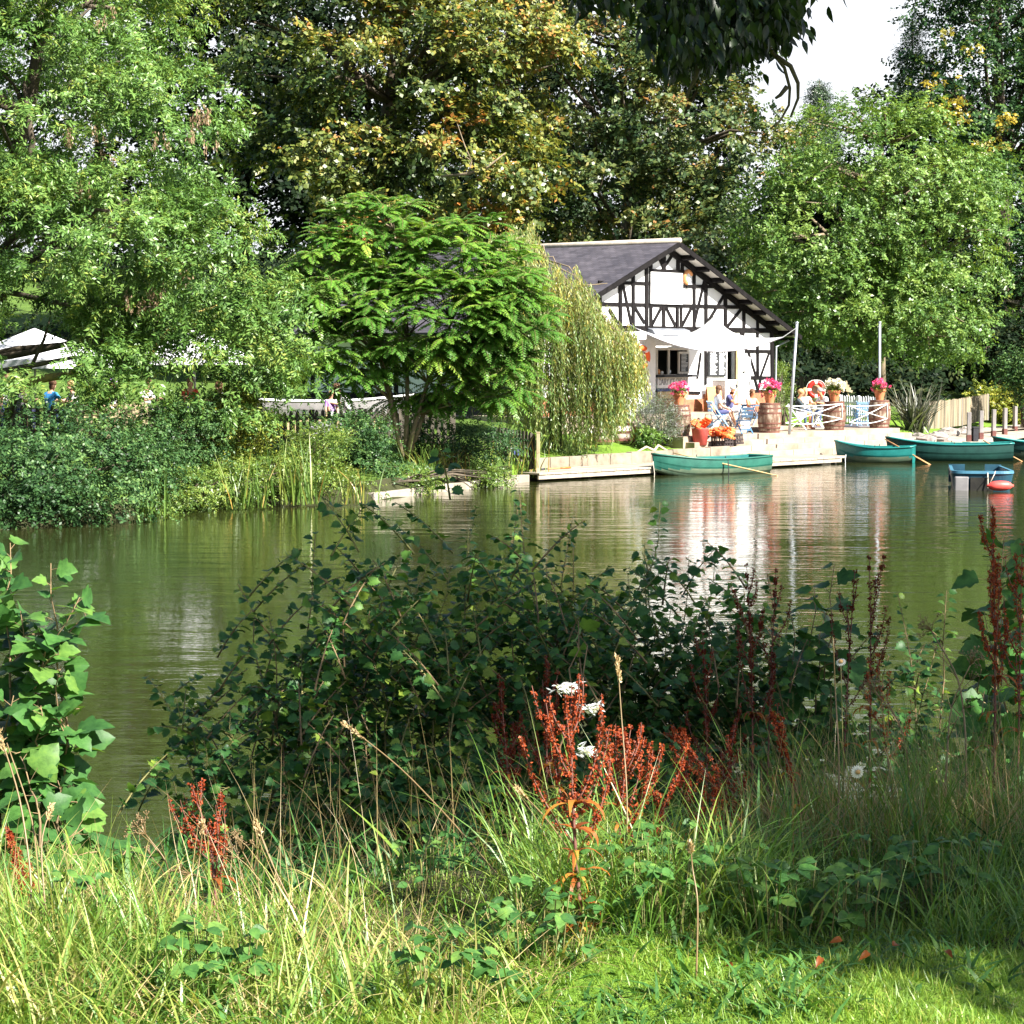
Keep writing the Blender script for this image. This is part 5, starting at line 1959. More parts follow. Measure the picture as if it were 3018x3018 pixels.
for px, Y, pose, tp, bt, hr, lb, hat, rz in PEOPLE_L:
    p = pz_(px, Y)
    person(lb, p, R(rz), pose, tp, bt, 'skin', hr, .10, 'shoe', 'short', 'long', hat=hat, arms='table' if pose == 'sit' else 'down', lean=.1)
    if pose == 'sit':
        key = lb.split(' sitting')[0].split(' leaning')[0]
        bn_ = empty('stool', p, R(rz), 'small wooden stool under the ' + key, 'stool', 'stools in the tea garden')
        MB().box((0, 0, .445), (.36, .36, .04)).build('seat', 'oak_table', bn_)
        for a in (-1, 1):
            for b_ in (-1, 1):
                MB().box((a * .14, b_ * .14, .21), (.04, .04, .42)).build('leg', 'oak_table', bn_)

# picket fence along the bank: sun and shade put into tan and dark colours
picket_fence('picket_fence', 'sunlit tan picket fence in front of the picnic table on the left bank', [pz_(215, 57.2), pz_(420, 57.6)], 1.0, .21, .12, 'picket_tan')
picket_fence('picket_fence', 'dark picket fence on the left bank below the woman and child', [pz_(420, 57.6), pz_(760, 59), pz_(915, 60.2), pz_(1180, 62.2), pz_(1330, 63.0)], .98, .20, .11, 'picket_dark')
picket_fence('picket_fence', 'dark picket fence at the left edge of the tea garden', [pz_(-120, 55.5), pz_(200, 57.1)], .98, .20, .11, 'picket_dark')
fpst = Vector((P(1586, 1300, 61.4).x, 61.4, .2))
hgt = P(1586, 1276, 61.4).z - .2
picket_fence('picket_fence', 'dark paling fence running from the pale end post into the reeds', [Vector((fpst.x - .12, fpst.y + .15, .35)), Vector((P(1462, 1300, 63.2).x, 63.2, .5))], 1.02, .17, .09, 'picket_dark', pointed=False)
fp = empty('fence_post', fpst, 0, 'pale tall wooden end post standing where the landing stage begins', 'post')
MB().box((0, 0, hgt / 2), (.10, .12, hgt)).build('shaft', 'picket_tan', fp, bevel=.01)
MB().box((0, 0, hgt + .015), (.12, .14, .03)).build('cap', 'picket_tan', fp, bevel=.008)
# blue bag and red handled boathook on the stage
bb2 = J(1.2, 1.4, .25)
tag(MB().ball(bb2 + Vector((-.55, .62, .42)), (.16, .14, .2), 12, 8).build('blue_sack', 'navy_stripe', None, True), 'dark blue sack hanging by the pale end post', 'sack')
bh = empty('boathook', J(.6, 1.0, .27), R(45), 'orange and black boathook lying on the landing stage by the end post', 'boathook')
MB().tube([(0, 0, .02), (1.3, 0, .02)], .022, 8).build('shaft', 'oar_brown', bh, True)
MB().tube([(1.3, 0, .02), (1.75, 0, .02)], .028, 8).build('grip', 'life_orange', bh, True)
MB().tube([(.45, 0, .02), (.75, 0, .02)], .027, 8).build('sleeve', 'dark_metal', bh, True)

# woman, child and the beached green boat behind the dark fence
pw = pz_(1040, 62.2)
beached = rowing_boat('rowing_boat', 'dark green rowing boat with a white rim resting ashore behind the woman and child', Vector((P(985, 1200, 65.2).x, 65.2, pw.z + .52)), R(4), 4.6, 1.3, .48, 'grey_hull', 'grey_hull', 'deep_green_boat', 'white_paint', 'boats ashore')
m = MB()
for dx in (-1.3, 1.3):
    m.box(Vector((P(985, 1200, 65.2).x + dx, 65.2, pw.z + .19)), (.15, 1.0, .42))
tag(m.build('boat_trestles', 'oak_table'), 'low wooden trestles carrying the dark green boat ashore', 'trestles')
tag(MB().box(Vector((P(935, 1200, 63.6).x, 63.6, pw.z + .45)), (1.6, .3, .05)).box(Vector((P(935, 1200, 63.6).x - .6, 63.6, pw.z + .21)), (.1, .28, .42)).box(Vector((P(935, 1200, 63.6).x + .6, 63.6, pw.z + .21)), (.1, .28, .42)).build('plank_bench', 'oak_table'),
    'plain plank bench in front of the green boat ashore', 'bench')
person('person in a white top with blue sleeves bending towards the child behind the dark fence', Vector((P(1030, 1200, 62.3).x, 62.3, pw.z + .12)), R(-80), 'sit', 'cloth_white', 'cloth_grey', 'skin', 'hair_brown', .10, 'shoe', 'short', 'long', arms='table', lean=.4)
tag(MB().box(Vector((P(1030, 1200, 62.3).x, 62.3, pw.z + .50)), (.4, .4, .06)).box(Vector((P(1030, 1200, 62.3).x, 62.3, pw.z + .235)), (.32, .32, .47)).build('box_seat', 'oak_table'), 'wooden box seat under the person bending to the child', 'seat')
person('small child in a purple and white top behind the dark fence', Vector((P(976, 1200, 62.1).x, 62.1, pw.z)), R(30), 'stand', 'cloth_purple', 'cloth_white', 'skin', 'hair_blond', .14, 'shoe', 'short', 'long', scale=.74, arms='down')

# ================================================================== VEGETATION
UP = np.array([0, 0, 1.0])


def v3(p):
    return np.array([p.x, p.y, p.z])


def ell(px, py, Y, rx, ry, rd=None):
    """crown lobe: centre pixel, distance, radii in pixels (depth radius in metres)"""
    s = S(Y)
    return (v3(P(px, py, Y)), np.array([rx * s, rd if rd is not None else rx * s * .8, ry * s]))


def to_px(p):
    """world -> photo pixel (used only to thin branches where the photo shows gaps)"""
    d = p - np.array([0, 0, EYE.z])
    yc = d[:, 1] * CP - d[:, 2] * SP
    zc = d[:, 1] * SP + d[:, 2] * CP
    return 1509 + FPX * d[:, 0] / yc, 1509 - FPX * zc / yc


def crown_clumps(ells, n, rng, lo=.62, hi=1.0, front=.55, inside=.80):
    """clump centres near the surface of the union of lobes, denser on the side that can be seen and the top"""
    w = np.array([(e[1][0] * e[1][2]) for e in ells]); w = w / w.sum()
    C = []; D = []
    tries = 0
    while len(C) < n and tries < n * 30:
        tries += 1
        i = rng.choice(len(ells), p=w)
        c, r = ells[i]
        d = nrm(rng.normal(size=3))
        if d[1] > .25 and rng.random() < front: continue
        q = c + d * r * rng.uniform(lo, hi)
        ok = True
        for j, (c2, r2) in enumerate(ells):
            if j != i and np.linalg.norm((q - c2) / r2) < inside * .85 and rng.random() < .75:
                ok = False; break
        if not ok: continue
        C.append(q); D.append(nrm(d / r * r.mean()))
    return np.array(C), np.array(D)


def sprays(L, C, D, rng, per, cl_r, leaves, slen, ll, lw, droop=.25, flat=.55, ang=.8, tint_cl=None, tint_sd=.16, jit=.3, up_hint=.6, bend=.18, mid=.45):
    n = len(C)
    if tint_cl is None: tint_cl = rng.beta(2.2, 2.2, n)
    M = n * per
    ci = np.repeat(np.arange(n), per)
    clr = np.repeat(cl_r * rng.uniform(.7, 1.35, n), per)[:, None]
    off_ = rng.normal(size=(M, 3)) * .55
    off_[:, 2] *= flat
    pos = C[ci] + off_ * clr
    ax = nrm(D[ci] * .55 + off_ * .55 + rng.normal(size=(M, 3)) * .45 + np.array([0, 0, -droop]))
    sl = slen * rng.uniform(.65, 1.25, M)
    nh = nrm(UP * up_hint + D[ci] * .5 + rng.normal(size=(M, 3)) * .3)
    side = nrm(np.cross(ax, nh))
    K = leaves
    t = (np.arange(K) + .5) / K
    sgn = np.where(np.arange(K) % 2 == 0, 1.0, -1.0)
    base = pos[:, None, :] + ax[:, None, :] * (sl[:, None] * t[None])[:, :, None]
    base[:, :, 2] -= (sl[:, None] * (t[None] ** 2) * droop * .6)
    d = ax[:, None, :] * (1.1 - ang) + side[:, None, :] * (sgn[None, :, None] * ang) + rng.normal(size=(M, K, 3)) * jit
    d[:, :, 2] -= droop * .5
    nn = nh[:, None, :] + rng.normal(size=(M, K, 3)) * .35
    tt = np.clip(tint_cl[ci][:, None] * .75 + .125 + rng.normal(size=(M, K)) * tint_sd + (rng.normal(size=M) * .08)[:, None], 0, 1)
    N = M * K
    L.quads(base.reshape(-1, 3), d.reshape(-1, 3), nn.reshape(-1, 3), ll * rng.uniform(.7, 1.25, N), lw * rng.uniform(.7, 1.25, N), tt.ravel(), bend, mid)
    return pos


def limbs(mb, spine, C, rng, n, r0, r1=.012, sag=.06, nn=6):
    spine = [np.array(s_) for s_ in spine]
    S_ = np.array(spine)
    idx = rng.permutation(len(C))[:n]
    for i in idx:
        c = C[i]
        # start on the spine somewhat below the clump
        dist = np.linalg.norm(S_ - c, axis=1) + np.maximum(0, S_[:, 2] - c[2] + .5) * 3
        j = int(np.argmin(dist))
        a = S_[j]
        L_ = np.linalg.norm(c - a)
        m1 = a + (c - a) * .4 + rng.normal(size=3) * L_ * .06 + UP * L_ * sag
        m2 = a + (c - a) * .75 + rng.normal(size=3) * L_ * .05 + UP * L_ * sag
        r = min(r0, .02 * L_ + .02)
        mb.tube([tuple(a), tuple(m1), tuple(m2), tuple(c)], [r, r * .7, r * .4, r1], nn)


def tree(name, label, cat, base, spine, r_base, ells, n_cl, per, cl_r, leaves, slen, ll, lw, leafm, seed, barkm='bark', n_limb=50, group=None, thin=None,
         lo=.62, hi=1.0, tint=None, droop=.25, flat=.55, ang=.8, front=.55, tint_sd=.16, limb_r=.12, up_hint=.6, part='crown', extra=None, shadow_deep=True):
    rng = np.random.default_rng(seed)
    rt = empty(name, base, 0, label, cat, group)
    C, D = crown_clumps(ells, n_cl, rng, lo, hi, front)
    if thin is not None:
        px, py = to_px(C)
        keep = np.ones(len(C), bool)
        for (x0, y0, x1, y1, pr) in thin:
            inn = (px > x0) & (px < x1) & (py > y0) & (py < y1)
            keep &= ~(inn & (rng.random(len(C)) < pr))
        C, D = C[keep], D[keep]
    tc = None
    if tint == 'autumn':
        tc = np.clip(rng.beta(1.6, 2.0, len(C)) + (C[:, 2] - np.median(C[:, 2])) * .02 + (C[:, 0] - np.median(C[:, 0])) * .03, 0, .78)
        hot = rng.random(len(C)) < .03
        tc = np.where(hot, 1.0, tc)
    elif tint == 'low':
        tc = rng.beta(1.6, 3, len(C))
    Lv = Leaves()
    sprays(Lv, C, D, rng, per, cl_r, leaves, slen, ll, lw, droop, flat, ang, tc, tint_sd, up_hint=up_hint)
    o = Lv.build(part, leafm); child_at(o, rt)
    if spine:
        m = MB()
        n = len(spine)
        m.tube([tuple(s_) for s_ in spine], [r_base * (1 - .75 * i / (n - 1)) for i in range(n)], 12)
        o = m.build('trunk', barkm, None, True); child_at(o, rt)
        m = MB()
        limbs(m, spine[1:], C, rng, n_limb, limb_r)
        if len(m.v):
            o = m.build('limbs', barkm, None, True); child_at(o, rt)
    return rt, C, D, rng


def spine_px(pts):
    return [v3(P(*p)) for p in pts]


# ---- the big ash on the left bank
g0 = pz_(-170, 57.0)
ash_ells = [ell(150, 330, 55, 400, 360, 3.4), ell(400, 430, 54, 290, 300, 2.8), ell(240, 700, 53, 420, 260, 3), ell(600, 810, 53, 235, 230, 2.4), ell(300, 980, 54, 330, 170, 2.4),
            ell(740, 1000, 52.6, 140, 170, 1.8), ell(480, 1110, 52.4, 330, 120, 1.6), ell(60, 1110, 52.5, 260, 110, 1.4), ell(700, 1120, 52.0, 190, 130, 1.3), ell(820, 960, 52.6, 90, 150, 1.2), ell(-320, 500, 56, 420, 560, 4), ell(330, 60, 56, 240, 200, 3), ell(90, -120, 57, 450, 300, 4), ell(60, 860, 52.5, 230, 260, 2.2)]
ash_sp = [v3(g0), v3(P(-160, 1080, 57)), v3(P(-120, 860, 56.6)), v3(P(0, 600, 56)), v3(P(80, 350, 56)), v3(P(120, 100, 56)), v3(P(130, -150, 56))]
ash, aC, aD, arng = tree('ash_tree', 'tall bright green ash tree with hanging seed bunches on the left bank', 'tree', g0, ash_sp, .38, ash_ells, 520, 36, .56, 12, .36, .15, .048, 'leaf_ash', 11, 'bark', 48,
                         thin=[(-90, 968, 250, 1108, 1.0), (520, 1010, 730, 1075, .45), (0, 1150, 360, 1215, .75), (40, 925, 210, 970, .7)], limb_r=.13, droop=.4)
# yellow lichen-covered bough and hanging seed bunches
m = MB()
m.tube([P(-60, 1165, 54.5), P(60, 1130, 54.2), P(150, 1112, 54), P(225, 1102, 53.8), P(290, 1098, 53.6)], [.16, .13, .10, .085, .05], 9)
m.tube([P(205, 1104, 53.8), P(245, 1065, 53.6), P(300, 1050, 53.5)], [.06, .045, .02], 8)
m.tube([P(640, 900, 54), P(540, 935, 53.6), P(480, 990, 53.5), P(420, 1085, 53.5), P(370, 1095, 53.6)], [.02, .04, .06, .06, .05], 8)
o = m.build('bough', 'bark_lichen', None, True); child_at(o, ash)
m = MB()
m.tube([P(20, 1250, 54.6), P(60, 1130, 54.4), P(95, 1075, 54.3), P(130, 1000, 54.2), P(150, 930, 54.2)], [.08, .06, .05, .04, .02], 7)
o = m.build('branch', 'bark', None, True); child_at(o, ash)
m = MB().tube([P(70, 240, 55), P(95, 420, 55), P(60, 620, 55.3)], [.05, .09, .12], 8)
o = m.build('branch', 'bark', None, True); child_at(o, ash)
rngk = np.random.default_rng(5)
Lk = Leaves()
for (px, py, n) in [(595, 350, 5), (560, 385, 4), (610, 330, 3), (470, 410, 4), (285, 405, 3), (198, 400, 3), (250, 560, 4), (290, 450, 2), (455, 745, 5), (545, 820, 4), (385, 865, 4), (440, 880, 5), (470, 885, 3), (310, 60, 3), (345, 675, 2), (620, 420, 2)]:
    for k in range(n):
        c = v3(P(px + rngk.normal() * 14, py + rngk.normal() * 16, 51.6 + rngk.uniform(-.2, .2)))
        q = 22
        b = c + rngk.normal(size=(q, 3)) * np.array([.035, .035, .10])
        dd = np.tile([0, 0, -1.0], (q, 1)) + rngk.normal(size=(q, 3)) * .3
        Lk.quads(b, dd, rngk.normal(size=(q, 3)), np.full(q, .10), np.full(q, .03), rngk.uniform(0, 1, q))
o = Lk.build('seed_bunches', 'ash_keys'); child_at(o, ash)

# ---- autumn tinted chestnut in the middle and brown tree to its right
g1 = pz_(1120, 98)
tree('chestnut_tree', 'huge chestnut tree turning yellow and orange behind the house roof', 'tree', g1,
     [v3(g1), v3(P(1120, 900, 98)), v3(P(1110, 600, 98)), v3(P(1150, 300, 98)), v3(P(1180, 50, 98)), v3(P(1200, -150, 98))], .6,
     [ell(900, 120, 97, 310, 350, 4.5), ell(1200, 220, 95, 340, 330, 5), ell(1480, 120, 97, 250, 300, 4), ell(960, 470, 95, 270, 210, 4), ell(1340, 500, 94, 270, 190, 4), ell(1150, -150, 98, 450, 260, 5), ell(1050, 640, 95, 260, 130, 3.5), ell(1430, 660, 96, 220, 110, 3)],
     190, 42, 1.0, 9, .58, .24, .17, 'leaf_chestnut', 21, n_limb=70, tint='autumn', thin=[(1340, -60, 1420, 40, .9), (640, 60, 800, 200, .35)], limb_r=.2, front=.75)
g2 = pz_(1850, 106)
tree('sycamore_tree', 'tall brownish green sycamore tree directly behind the gable', 'tree', g2,
     [v3(g2), v3(P(1850, 850, 106)), v3(P(1860, 500, 106)), v3(P(1900, 200, 106)), v3(P(1920, -50, 106))], .55,
     [ell(1720, 250, 103, 230, 330, 4.5), ell(1980, 330, 101, 270, 300, 4.5), ell(2170, 480, 100, 200, 260, 4), ell(1850, 600, 101, 320, 190, 4.5), ell(2120, 740, 98, 240, 180, 4), ell(1850, -50, 104, 350, 260, 5), ell(2190, 230, 104, 110, 160, 3), ell(1650, 620, 101, 160, 170, 3)],
     200, 40, .98, 9, .58, .23, .16, 'leaf_brown', 22, n_limb=70, limb_r=.2, front=.75, thin=[(2170, 160, 2330, 330, .55), (2240, 0, 2420, 160, 1.0)])
# pale dead branch hanging out of the chestnut
m = MB()
m.tube([P(1300, 520, 90.5), P(1380, 512, 90), P(1440, 490, 90), P(1490, 450, 90)], [.05, .07, .05, .02], 7)
m.tube([P(1390, 475, 90), P(1370, 430, 90), P(1348, 365, 90)], [.04, .03, .015], 6)
m.tube([P(1380, 512, 90), P(1390, 475, 90), P(1352, 445, 90)], [.05, .03, .012], 6)
tag(m.build('dead_branch', 'bark_pale', None, True), 'pale dead branch sticking out of the chestnut above the roof', 'branch')

# ---- light green round tree right of the house
g3 = pz_(2598, 92)
tree('walnut_tree', 'broad rounded light green tree standing right of the house', 'tree', g3,
     [v3(g3), v3(P(2596, 1000, 92)), v3(P(2590, 800, 92)), v3(P(2600, 600, 92)), v3(P(2600, 420, 92))], .22,
     [ell(2590, 560, 90, 330, 280, 4.5), ell(2420, 720, 89, 260, 250, 3.5), ell(2760, 720, 89, 215, 230, 3.5), ell(2560, 880, 88, 300, 150, 3), ell(2740, 960, 87, 200, 110, 2.6), ell(2350, 900, 89, 150, 130, 2.5), ell(2860, 560, 90, 110, 120, 2.5), ell(2400, 480, 91, 140, 130, 2.5)],
     330, 24, .74, 11, .48, .17, .085, 'leaf_walnut', 23, barkm='bark_pale', n_limb=90, limb_r=.12, front=.7, droop=.32, thin=[(2280, 1000, 2500, 1120, .9)])
# ---- dark beech at the right edge
g4 = pz_(2960, 124)
tree('beech_tree', 'very dark beech tree at the right edge with a few yellow sprays', 'tree', g4,
     [v3(g4), v3(P(2960, 900, 124)), v3(P(2950, 500, 124)), v3(P(2940, 100, 124)), v3(P(2940, -150, 124))], .6,
     [ell(2960, 200, 120, 250, 330, 5), ell(2830, 330, 119, 160, 260, 4), ell(3050, 550, 118, 240, 330, 5), ell(2950, -100, 121, 250, 250, 5), ell(3080, 900, 116, 200, 250, 4), ell(2800, 100, 120, 110, 150, 3)],
     300, 18, 1.1, 9, .7, .22, .15, 'leaf_dark', 24, n_limb=60, limb_r=.2, front=.75, tint='low')
rt = bpy.data.objects[-1] if False else None
Ly = Leaves(); ry = np.random.default_rng(8)
Cy = np.array([v3(P(x, y, 112.5)) for x, y in [(2790, 310), (2810, 330), (2800, 345), (2825, 350), (2780, 300), (2950, 375), (2960, 340), (2905, 425), (2930, 435), (2790, 95), (2860, 130), (2960, 330), (2760, 230)]])
sprays(Ly, Cy, np.tile([.2, -1, .3], (len(Cy), 1)), ry, 7, .5, 9, .5, .2, .13, droop=.3)
o = Ly.build('yellow_sprays', 'leaf_yellow'); child_at(o, [x for x in COL.objects if x.name.startswith('beech_tree')][0])

# ---- conifers on the skyline
def conifer(label, px_top, py_top, Y, h, r, seed):
    p = P(px_top, py_top, Y)
    g = Vector((p.x, p.y, far_z(p.x, p.y)))
    H = p.z - g.z
    rng = np.random.default_rng(seed)
    rt = empty('conifer', g, 0, label, 'tree', 'conifers on the skyline')
    o = MB().tube([g, p], [.3, .03], 8).build('trunk', 'bark', None, True); child_at(o, rt)
    n = 420
    t = rng.uniform(0, 1, n) ** .75
    z = H * (1 - t * h)
    rad = r * t * rng.uniform(.75, 1.1, n)
    a = rng.uniform(0, 2 * math.pi, n)
    C = np.stack([g.x + rad * np.cos(a) * .8, g.y + rad * np.sin(a) * .8, g.z + z], 1)
    D = np.stack([np.cos(a), np.sin(a), np.full(n, .25)], 1)
    Lc = Leaves()
    sprays(Lc, C, D, rng, 7, .28, 9, .75, .26, .05, droop=.45, flat=.4, ang=.6)
    o = Lc.build('needles', 'leaf_conifer'); child_at(o, rt)
    return rt


conifer('tall dark conifer rising left of the dark beech', 2690, 55, 140, .75, 4.2, 31)
conifer('small pale conifer tip in the sky gap above the light green tree', 2415, 236, 150, .5, 3.0, 32)

# ---- back row of dark wood trees (each its own tree)
WT_L = ['dark wood tree filling the left skyline behind the ash', 'dark wood tree behind the left side of the chestnut', 'dark wood tree behind the middle of the chestnut', 'dark wood tree between chestnut and sycamore',
        'dark wood tree behind the sycamore', 'dark wood tree in the shade behind the light green tree', 'dark wood tree below the conifers', 'dark wood tree behind the beech at the right edge',
        'low dark tree behind the tea garden', 'low dark tree behind the fence right of the house', 'low dark tree in the shade left of the slipway', 'low dark tree behind the yellow green bush']
WT_ = [(280, 350, 128, 420, 620, 500), (720, 250, 124, 280, 560, 650), (1080, 350, 126, 300, 560, 700), (1480, 420, 122, 280, 560, 700), (1880, 480, 130, 330, 560, 800), (2420, 760, 126, 250, 300, 850),
       (2680, 620, 132, 250, 430, 900), (3020, 500, 136, 260, 700, 950), (760, 950, 100, 240, 160, 950), (2330, 1010, 112, 170, 110, 1000), (2620, 1010, 118, 230, 90, 1000), (2930, 1000, 112, 190, 110, 1000)]
for i, (px, py, Y, rx, ry_, pyt) in enumerate(WT_):
    g = pz_(px, Y)
    far = i < 8
    lobes = [ell(px, py, Y, rx, ry_ * .62, 4), ell(px - rx * .4, py + ry_ * .4, Y - 1, rx * .6, ry_ * .5, 3.5), ell(px + rx * .45, py + ry_ * .35, Y - 1, rx * .55, ry_ * .5, 3.5), ell(px + rx * .1, py - ry_ * .5, Y, rx * .7, ry_ * .5, 3.5)]
    if not far: lobes = lobes[:3]
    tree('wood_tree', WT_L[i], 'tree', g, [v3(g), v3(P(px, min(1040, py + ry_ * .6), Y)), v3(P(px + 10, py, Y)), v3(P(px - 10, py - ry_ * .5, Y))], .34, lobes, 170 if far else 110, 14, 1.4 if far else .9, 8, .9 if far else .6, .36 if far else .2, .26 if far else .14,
         'leaf_wood_shade', 40 + i, n_limb=24, group='dark trees of the wood behind', limb_r=.2, front=.8, lo=.4)
# undergrowth below the trees: hedge masses, shade put into their near-black leaves, one mass that nobody could count
rngu = np.random.default_rng(77)
Lu = Leaves()
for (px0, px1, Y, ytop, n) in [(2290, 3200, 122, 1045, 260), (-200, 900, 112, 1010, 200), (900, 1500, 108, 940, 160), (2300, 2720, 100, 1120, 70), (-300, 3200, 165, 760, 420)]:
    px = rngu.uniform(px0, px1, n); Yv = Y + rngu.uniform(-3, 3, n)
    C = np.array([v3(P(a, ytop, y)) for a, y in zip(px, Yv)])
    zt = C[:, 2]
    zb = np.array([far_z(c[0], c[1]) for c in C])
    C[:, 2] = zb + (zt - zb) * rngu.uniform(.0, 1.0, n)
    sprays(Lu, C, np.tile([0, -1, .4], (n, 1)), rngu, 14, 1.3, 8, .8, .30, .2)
tag(Lu.build('undergrowth', 'leaf_wood_shade'), 'dark undergrowth and far wood filling the shade below the trees', 'undergrowth', kind='stuff')

# ---- tree of heaven with big feathery fronds
g5 = Vector((P(1190, 1335, 57.5).x, 57.5, far_z(P(1190, 1335, 57.5).x, 57.5)))
ail = empty('tree_of_heaven', g5, 0, 'young tree of heaven with long feathery fronds on slim stems left of the willow', 'tree')
rng5 = np.random.default_rng(51)
a_ells = [ell(1130, 720, 57.5, 190, 140, 1.3), ell(1360, 790, 57.5, 190, 150, 1.3), ell(960, 820, 57, 105, 160, 1.0), ell(1520, 930, 57, 110, 180, 1.0), ell(1270, 930, 57, 300, 180, 1.6), ell(1470, 1110, 57.5, 120, 110, 1.0), ell(1030, 1030, 57, 130, 120, 1.0), ell(1280, 1130, 58.2, 200, 90, 1.2)]
C, D = crown_clumps(a_ells, 400, rng5, .50, 1.0, .6, .7)
Lf = Leaves()
rach = MB()
for i in range(len(C)):
    nf = rng5.integers(8, 12)
    tl = rng5.beta(2, 2.2) + (C[i, 2] - 6) * .03
    a0 = rng5.uniform(0, 6.28)
    for k in range(nf):
        a = a0 + k * 2.4
        el = rng5.uniform(-.25, .75)
        ax = nrm(np.array([math.cos(a) * math.cos(el), math.sin(a) * math.cos(el), math.sin(el)]) + D[i] * .35)
        Lr = rng5.uniform(.55, .95)
        q = 22
        t = np.linspace(.18, 1, q)
        sg = np.where(np.arange(q) % 2 == 0, 1.0, -1.0)
        cur = C[i] + ax * (Lr * t)[:, None]
        cur[:, 2] -= Lr * .42 * t ** 2.2
        tang = np.tile(ax, (q, 1)); tang[:, 2] -= .9 * t
        tang = nrm(tang)
        side = nrm(np.cross(tang, UP))
        dd = side * sg[:, None] * .9 + tang * .42 + np.array([0, 0, -.25]) + rng5.normal(size=(q, 3)) * .07
        ln = .165 * np.sin(np.pi * np.clip(t * .80 + .16, 0, 1)) ** .6
        nh = nrm(np.cross(side, tang)); nh[nh[:, 2] < 0] *= -1
        Lf.quads(cur, dd, nh + rng5.normal(size=(q, 3)) * .12, ln, np.full(q, .058), np.clip(tl * .7 + .1 + rng5.normal(size=q) * .08 + rng5.normal() * .08, 0, 1), .1, .35)
        rp = [tuple(C[i] + ax * Lr * s_ + np.array([0, 0, -Lr * .42 * s_ ** 2.2])) for s_ in (0, .35, .7, 1)]
        rach.tube(rp, [.009, .007, .005, .003], 4)
o = Lf.build('fronds', 'leaf_ailanthus'); child_at(o, ail)
o = rach.build('leaf_stalks', 'twig_green', None, True); child_at(o, ail)
stems = [[(1195, 1345, 57.6), (1200, 1200, 57.6), (1200, 1000, 57.6), (1190, 820, 57.6), (1160, 680, 57.6)], [(1185, 1345, 57.4), (1150, 1180, 57.3), (1120, 1050, 57.2), (1050, 900, 57.1), (980, 780, 57.0)],
         [(1200, 1345, 57.5), (1230, 1220, 57.5), (1260, 1130, 57.4), (1330, 950, 57.3), (1370, 780, 57.3)], [(1205, 1345, 57.7), (1255, 1200, 57.8), (1330, 1080, 57.8), (1450, 980, 57.6), (1520, 880, 57.4)], [(1180, 1345, 57.7), (1170, 1230, 57.8), (1140, 1120, 57.8)]]
for k, s_ in enumerate(stems):
    m = MB().tube([P(*q) for q in s_], [.075, .06, .05, .035, .02][:len(s_)], 9)
    o = m.build('stem', 'bark_pale', None, True); child_at(o, ail)
m = MB()
limbs(m, [v3(P(*q)) for s_ in stems[:4] for q in s_[1:]], C, rng5, 120, .03, .008)
o = m.build('limbs', 'bark_pale', None, True); child_at(o, ail)

# ---- weeping willow
gw = Vector((P(1680, 1330, 66.5).x, 66.5, .75))
wil = empty('weeping_willow', gw, 0, 'yellow green weeping willow trailing in front of the left house corner', 'tree')
rw = np.random.default_rng(61)
m = MB()
wsp = [P(1640, 1330, 67), P(1635, 1150, 67), P(1640, 1000, 67), P(1620, 860, 67), P(1590, 760, 67)]
m.tube(wsp, [.22, .19, .16, .11, .05], 10)
o = m.build('trunk', 'bark', None, True); child_at(o, wil)
top_x = [1430, 1500, 1560, 1640, 1720, 1800, 1880, 1905]
top_y = [740, 680, 700, 780, 850, 935, 1035, 1110]
bot_y = [1180, 1240, 1300, 1340, 1330, 1270, 1180, 1150]
Lw = Leaves(); tw_ = MB()
br = MB()
n = 1900
for i in range(n):
    px = rw.uniform(1430, 1900) if i > 300 else rw.uniform(1500, 1800)
    yt = np.interp(px, top_x, top_y); yb = np.interp(px, top_x, bot_y)
    Yd = 66.5 + rw.uniform(-1.7, 1.5)
    wob = 26 * math.sin(px * .043) + 20 * math.sin(px * .11 + 1)
    py0 = yt + rw.uniform(0, 1) ** 1.4 * (yb - yt) * .75 - rw.uniform(0, 26) + wob * (1 if rw.random() < .7 else 0)
    ln_px = rw.choice([rw.uniform(70, 190), rw.uniform(140, 360)])
    py1 = min(py0 + ln_px, yb + rw.uniform(-30, 18))
    if py1 - py0 < 50: continue
    if px > 1845 and py1 > 1120: py1 = rw.uniform(1080, 1200)
    if py1 - py0 < 50: continue
    a = v3(P(px, py0, Yd)); L_ = (py1 - py0) * S(Yd)
    q = int(L_ / .045)
    t = np.linspace(0, 1, q)
    out = np.array([rw.normal() * .20 + .16 * np.sign(px - 1620), rw.normal() * .16, 0])
    pts = a + out * np.sqrt(t)[:, None] * L_ * .5 + np.array([0, 0, -1.0]) * (t * L_)[:, None] + np.array([0, 0, .3]) * (np.sin(np.minimum(t * 4, np.pi)) * L_ * .25)[:, None]
    az = rw.uniform(0, 6.28, q)
    dd = np.stack([np.cos(az) * .5, np.sin(az) * .5, -np.ones(q) * rw.uniform(.6, 1.1, q)], 1)
    Lw.quads(pts, dd, rw.normal(size=(q, 3)) + np.array([.4, -.6, .3]), rw.uniform(.10, .17, q), rw.uniform(.024, .040, q), np.clip(rw.beta(2, 2) * .6 + .2 + rw.normal(size=q) * .15 + (.18 if py0 < yt + 70 else 0), 0, 1), .1)
    tw_.tube([tuple(pts[0]), tuple(pts[q // 2]), tuple(pts[-1])], [.006, .004, .002], 4)
for i in range(22):
    px = rw.uniform(1450, 1890); yt = np.interp(px, top_x, top_y) + rw.uniform(0, 60)
    e = P(px, yt + 10, 66.5 + rw.uniform(-1.4, 1.2))
    s_ = wsp[rw.integers(2, 5)]
    md = (Vector(s_) + e) / 2 + Vector((0, 0, .5))
    br.tube([s_, md, e], [.03, .02, .006], 6)
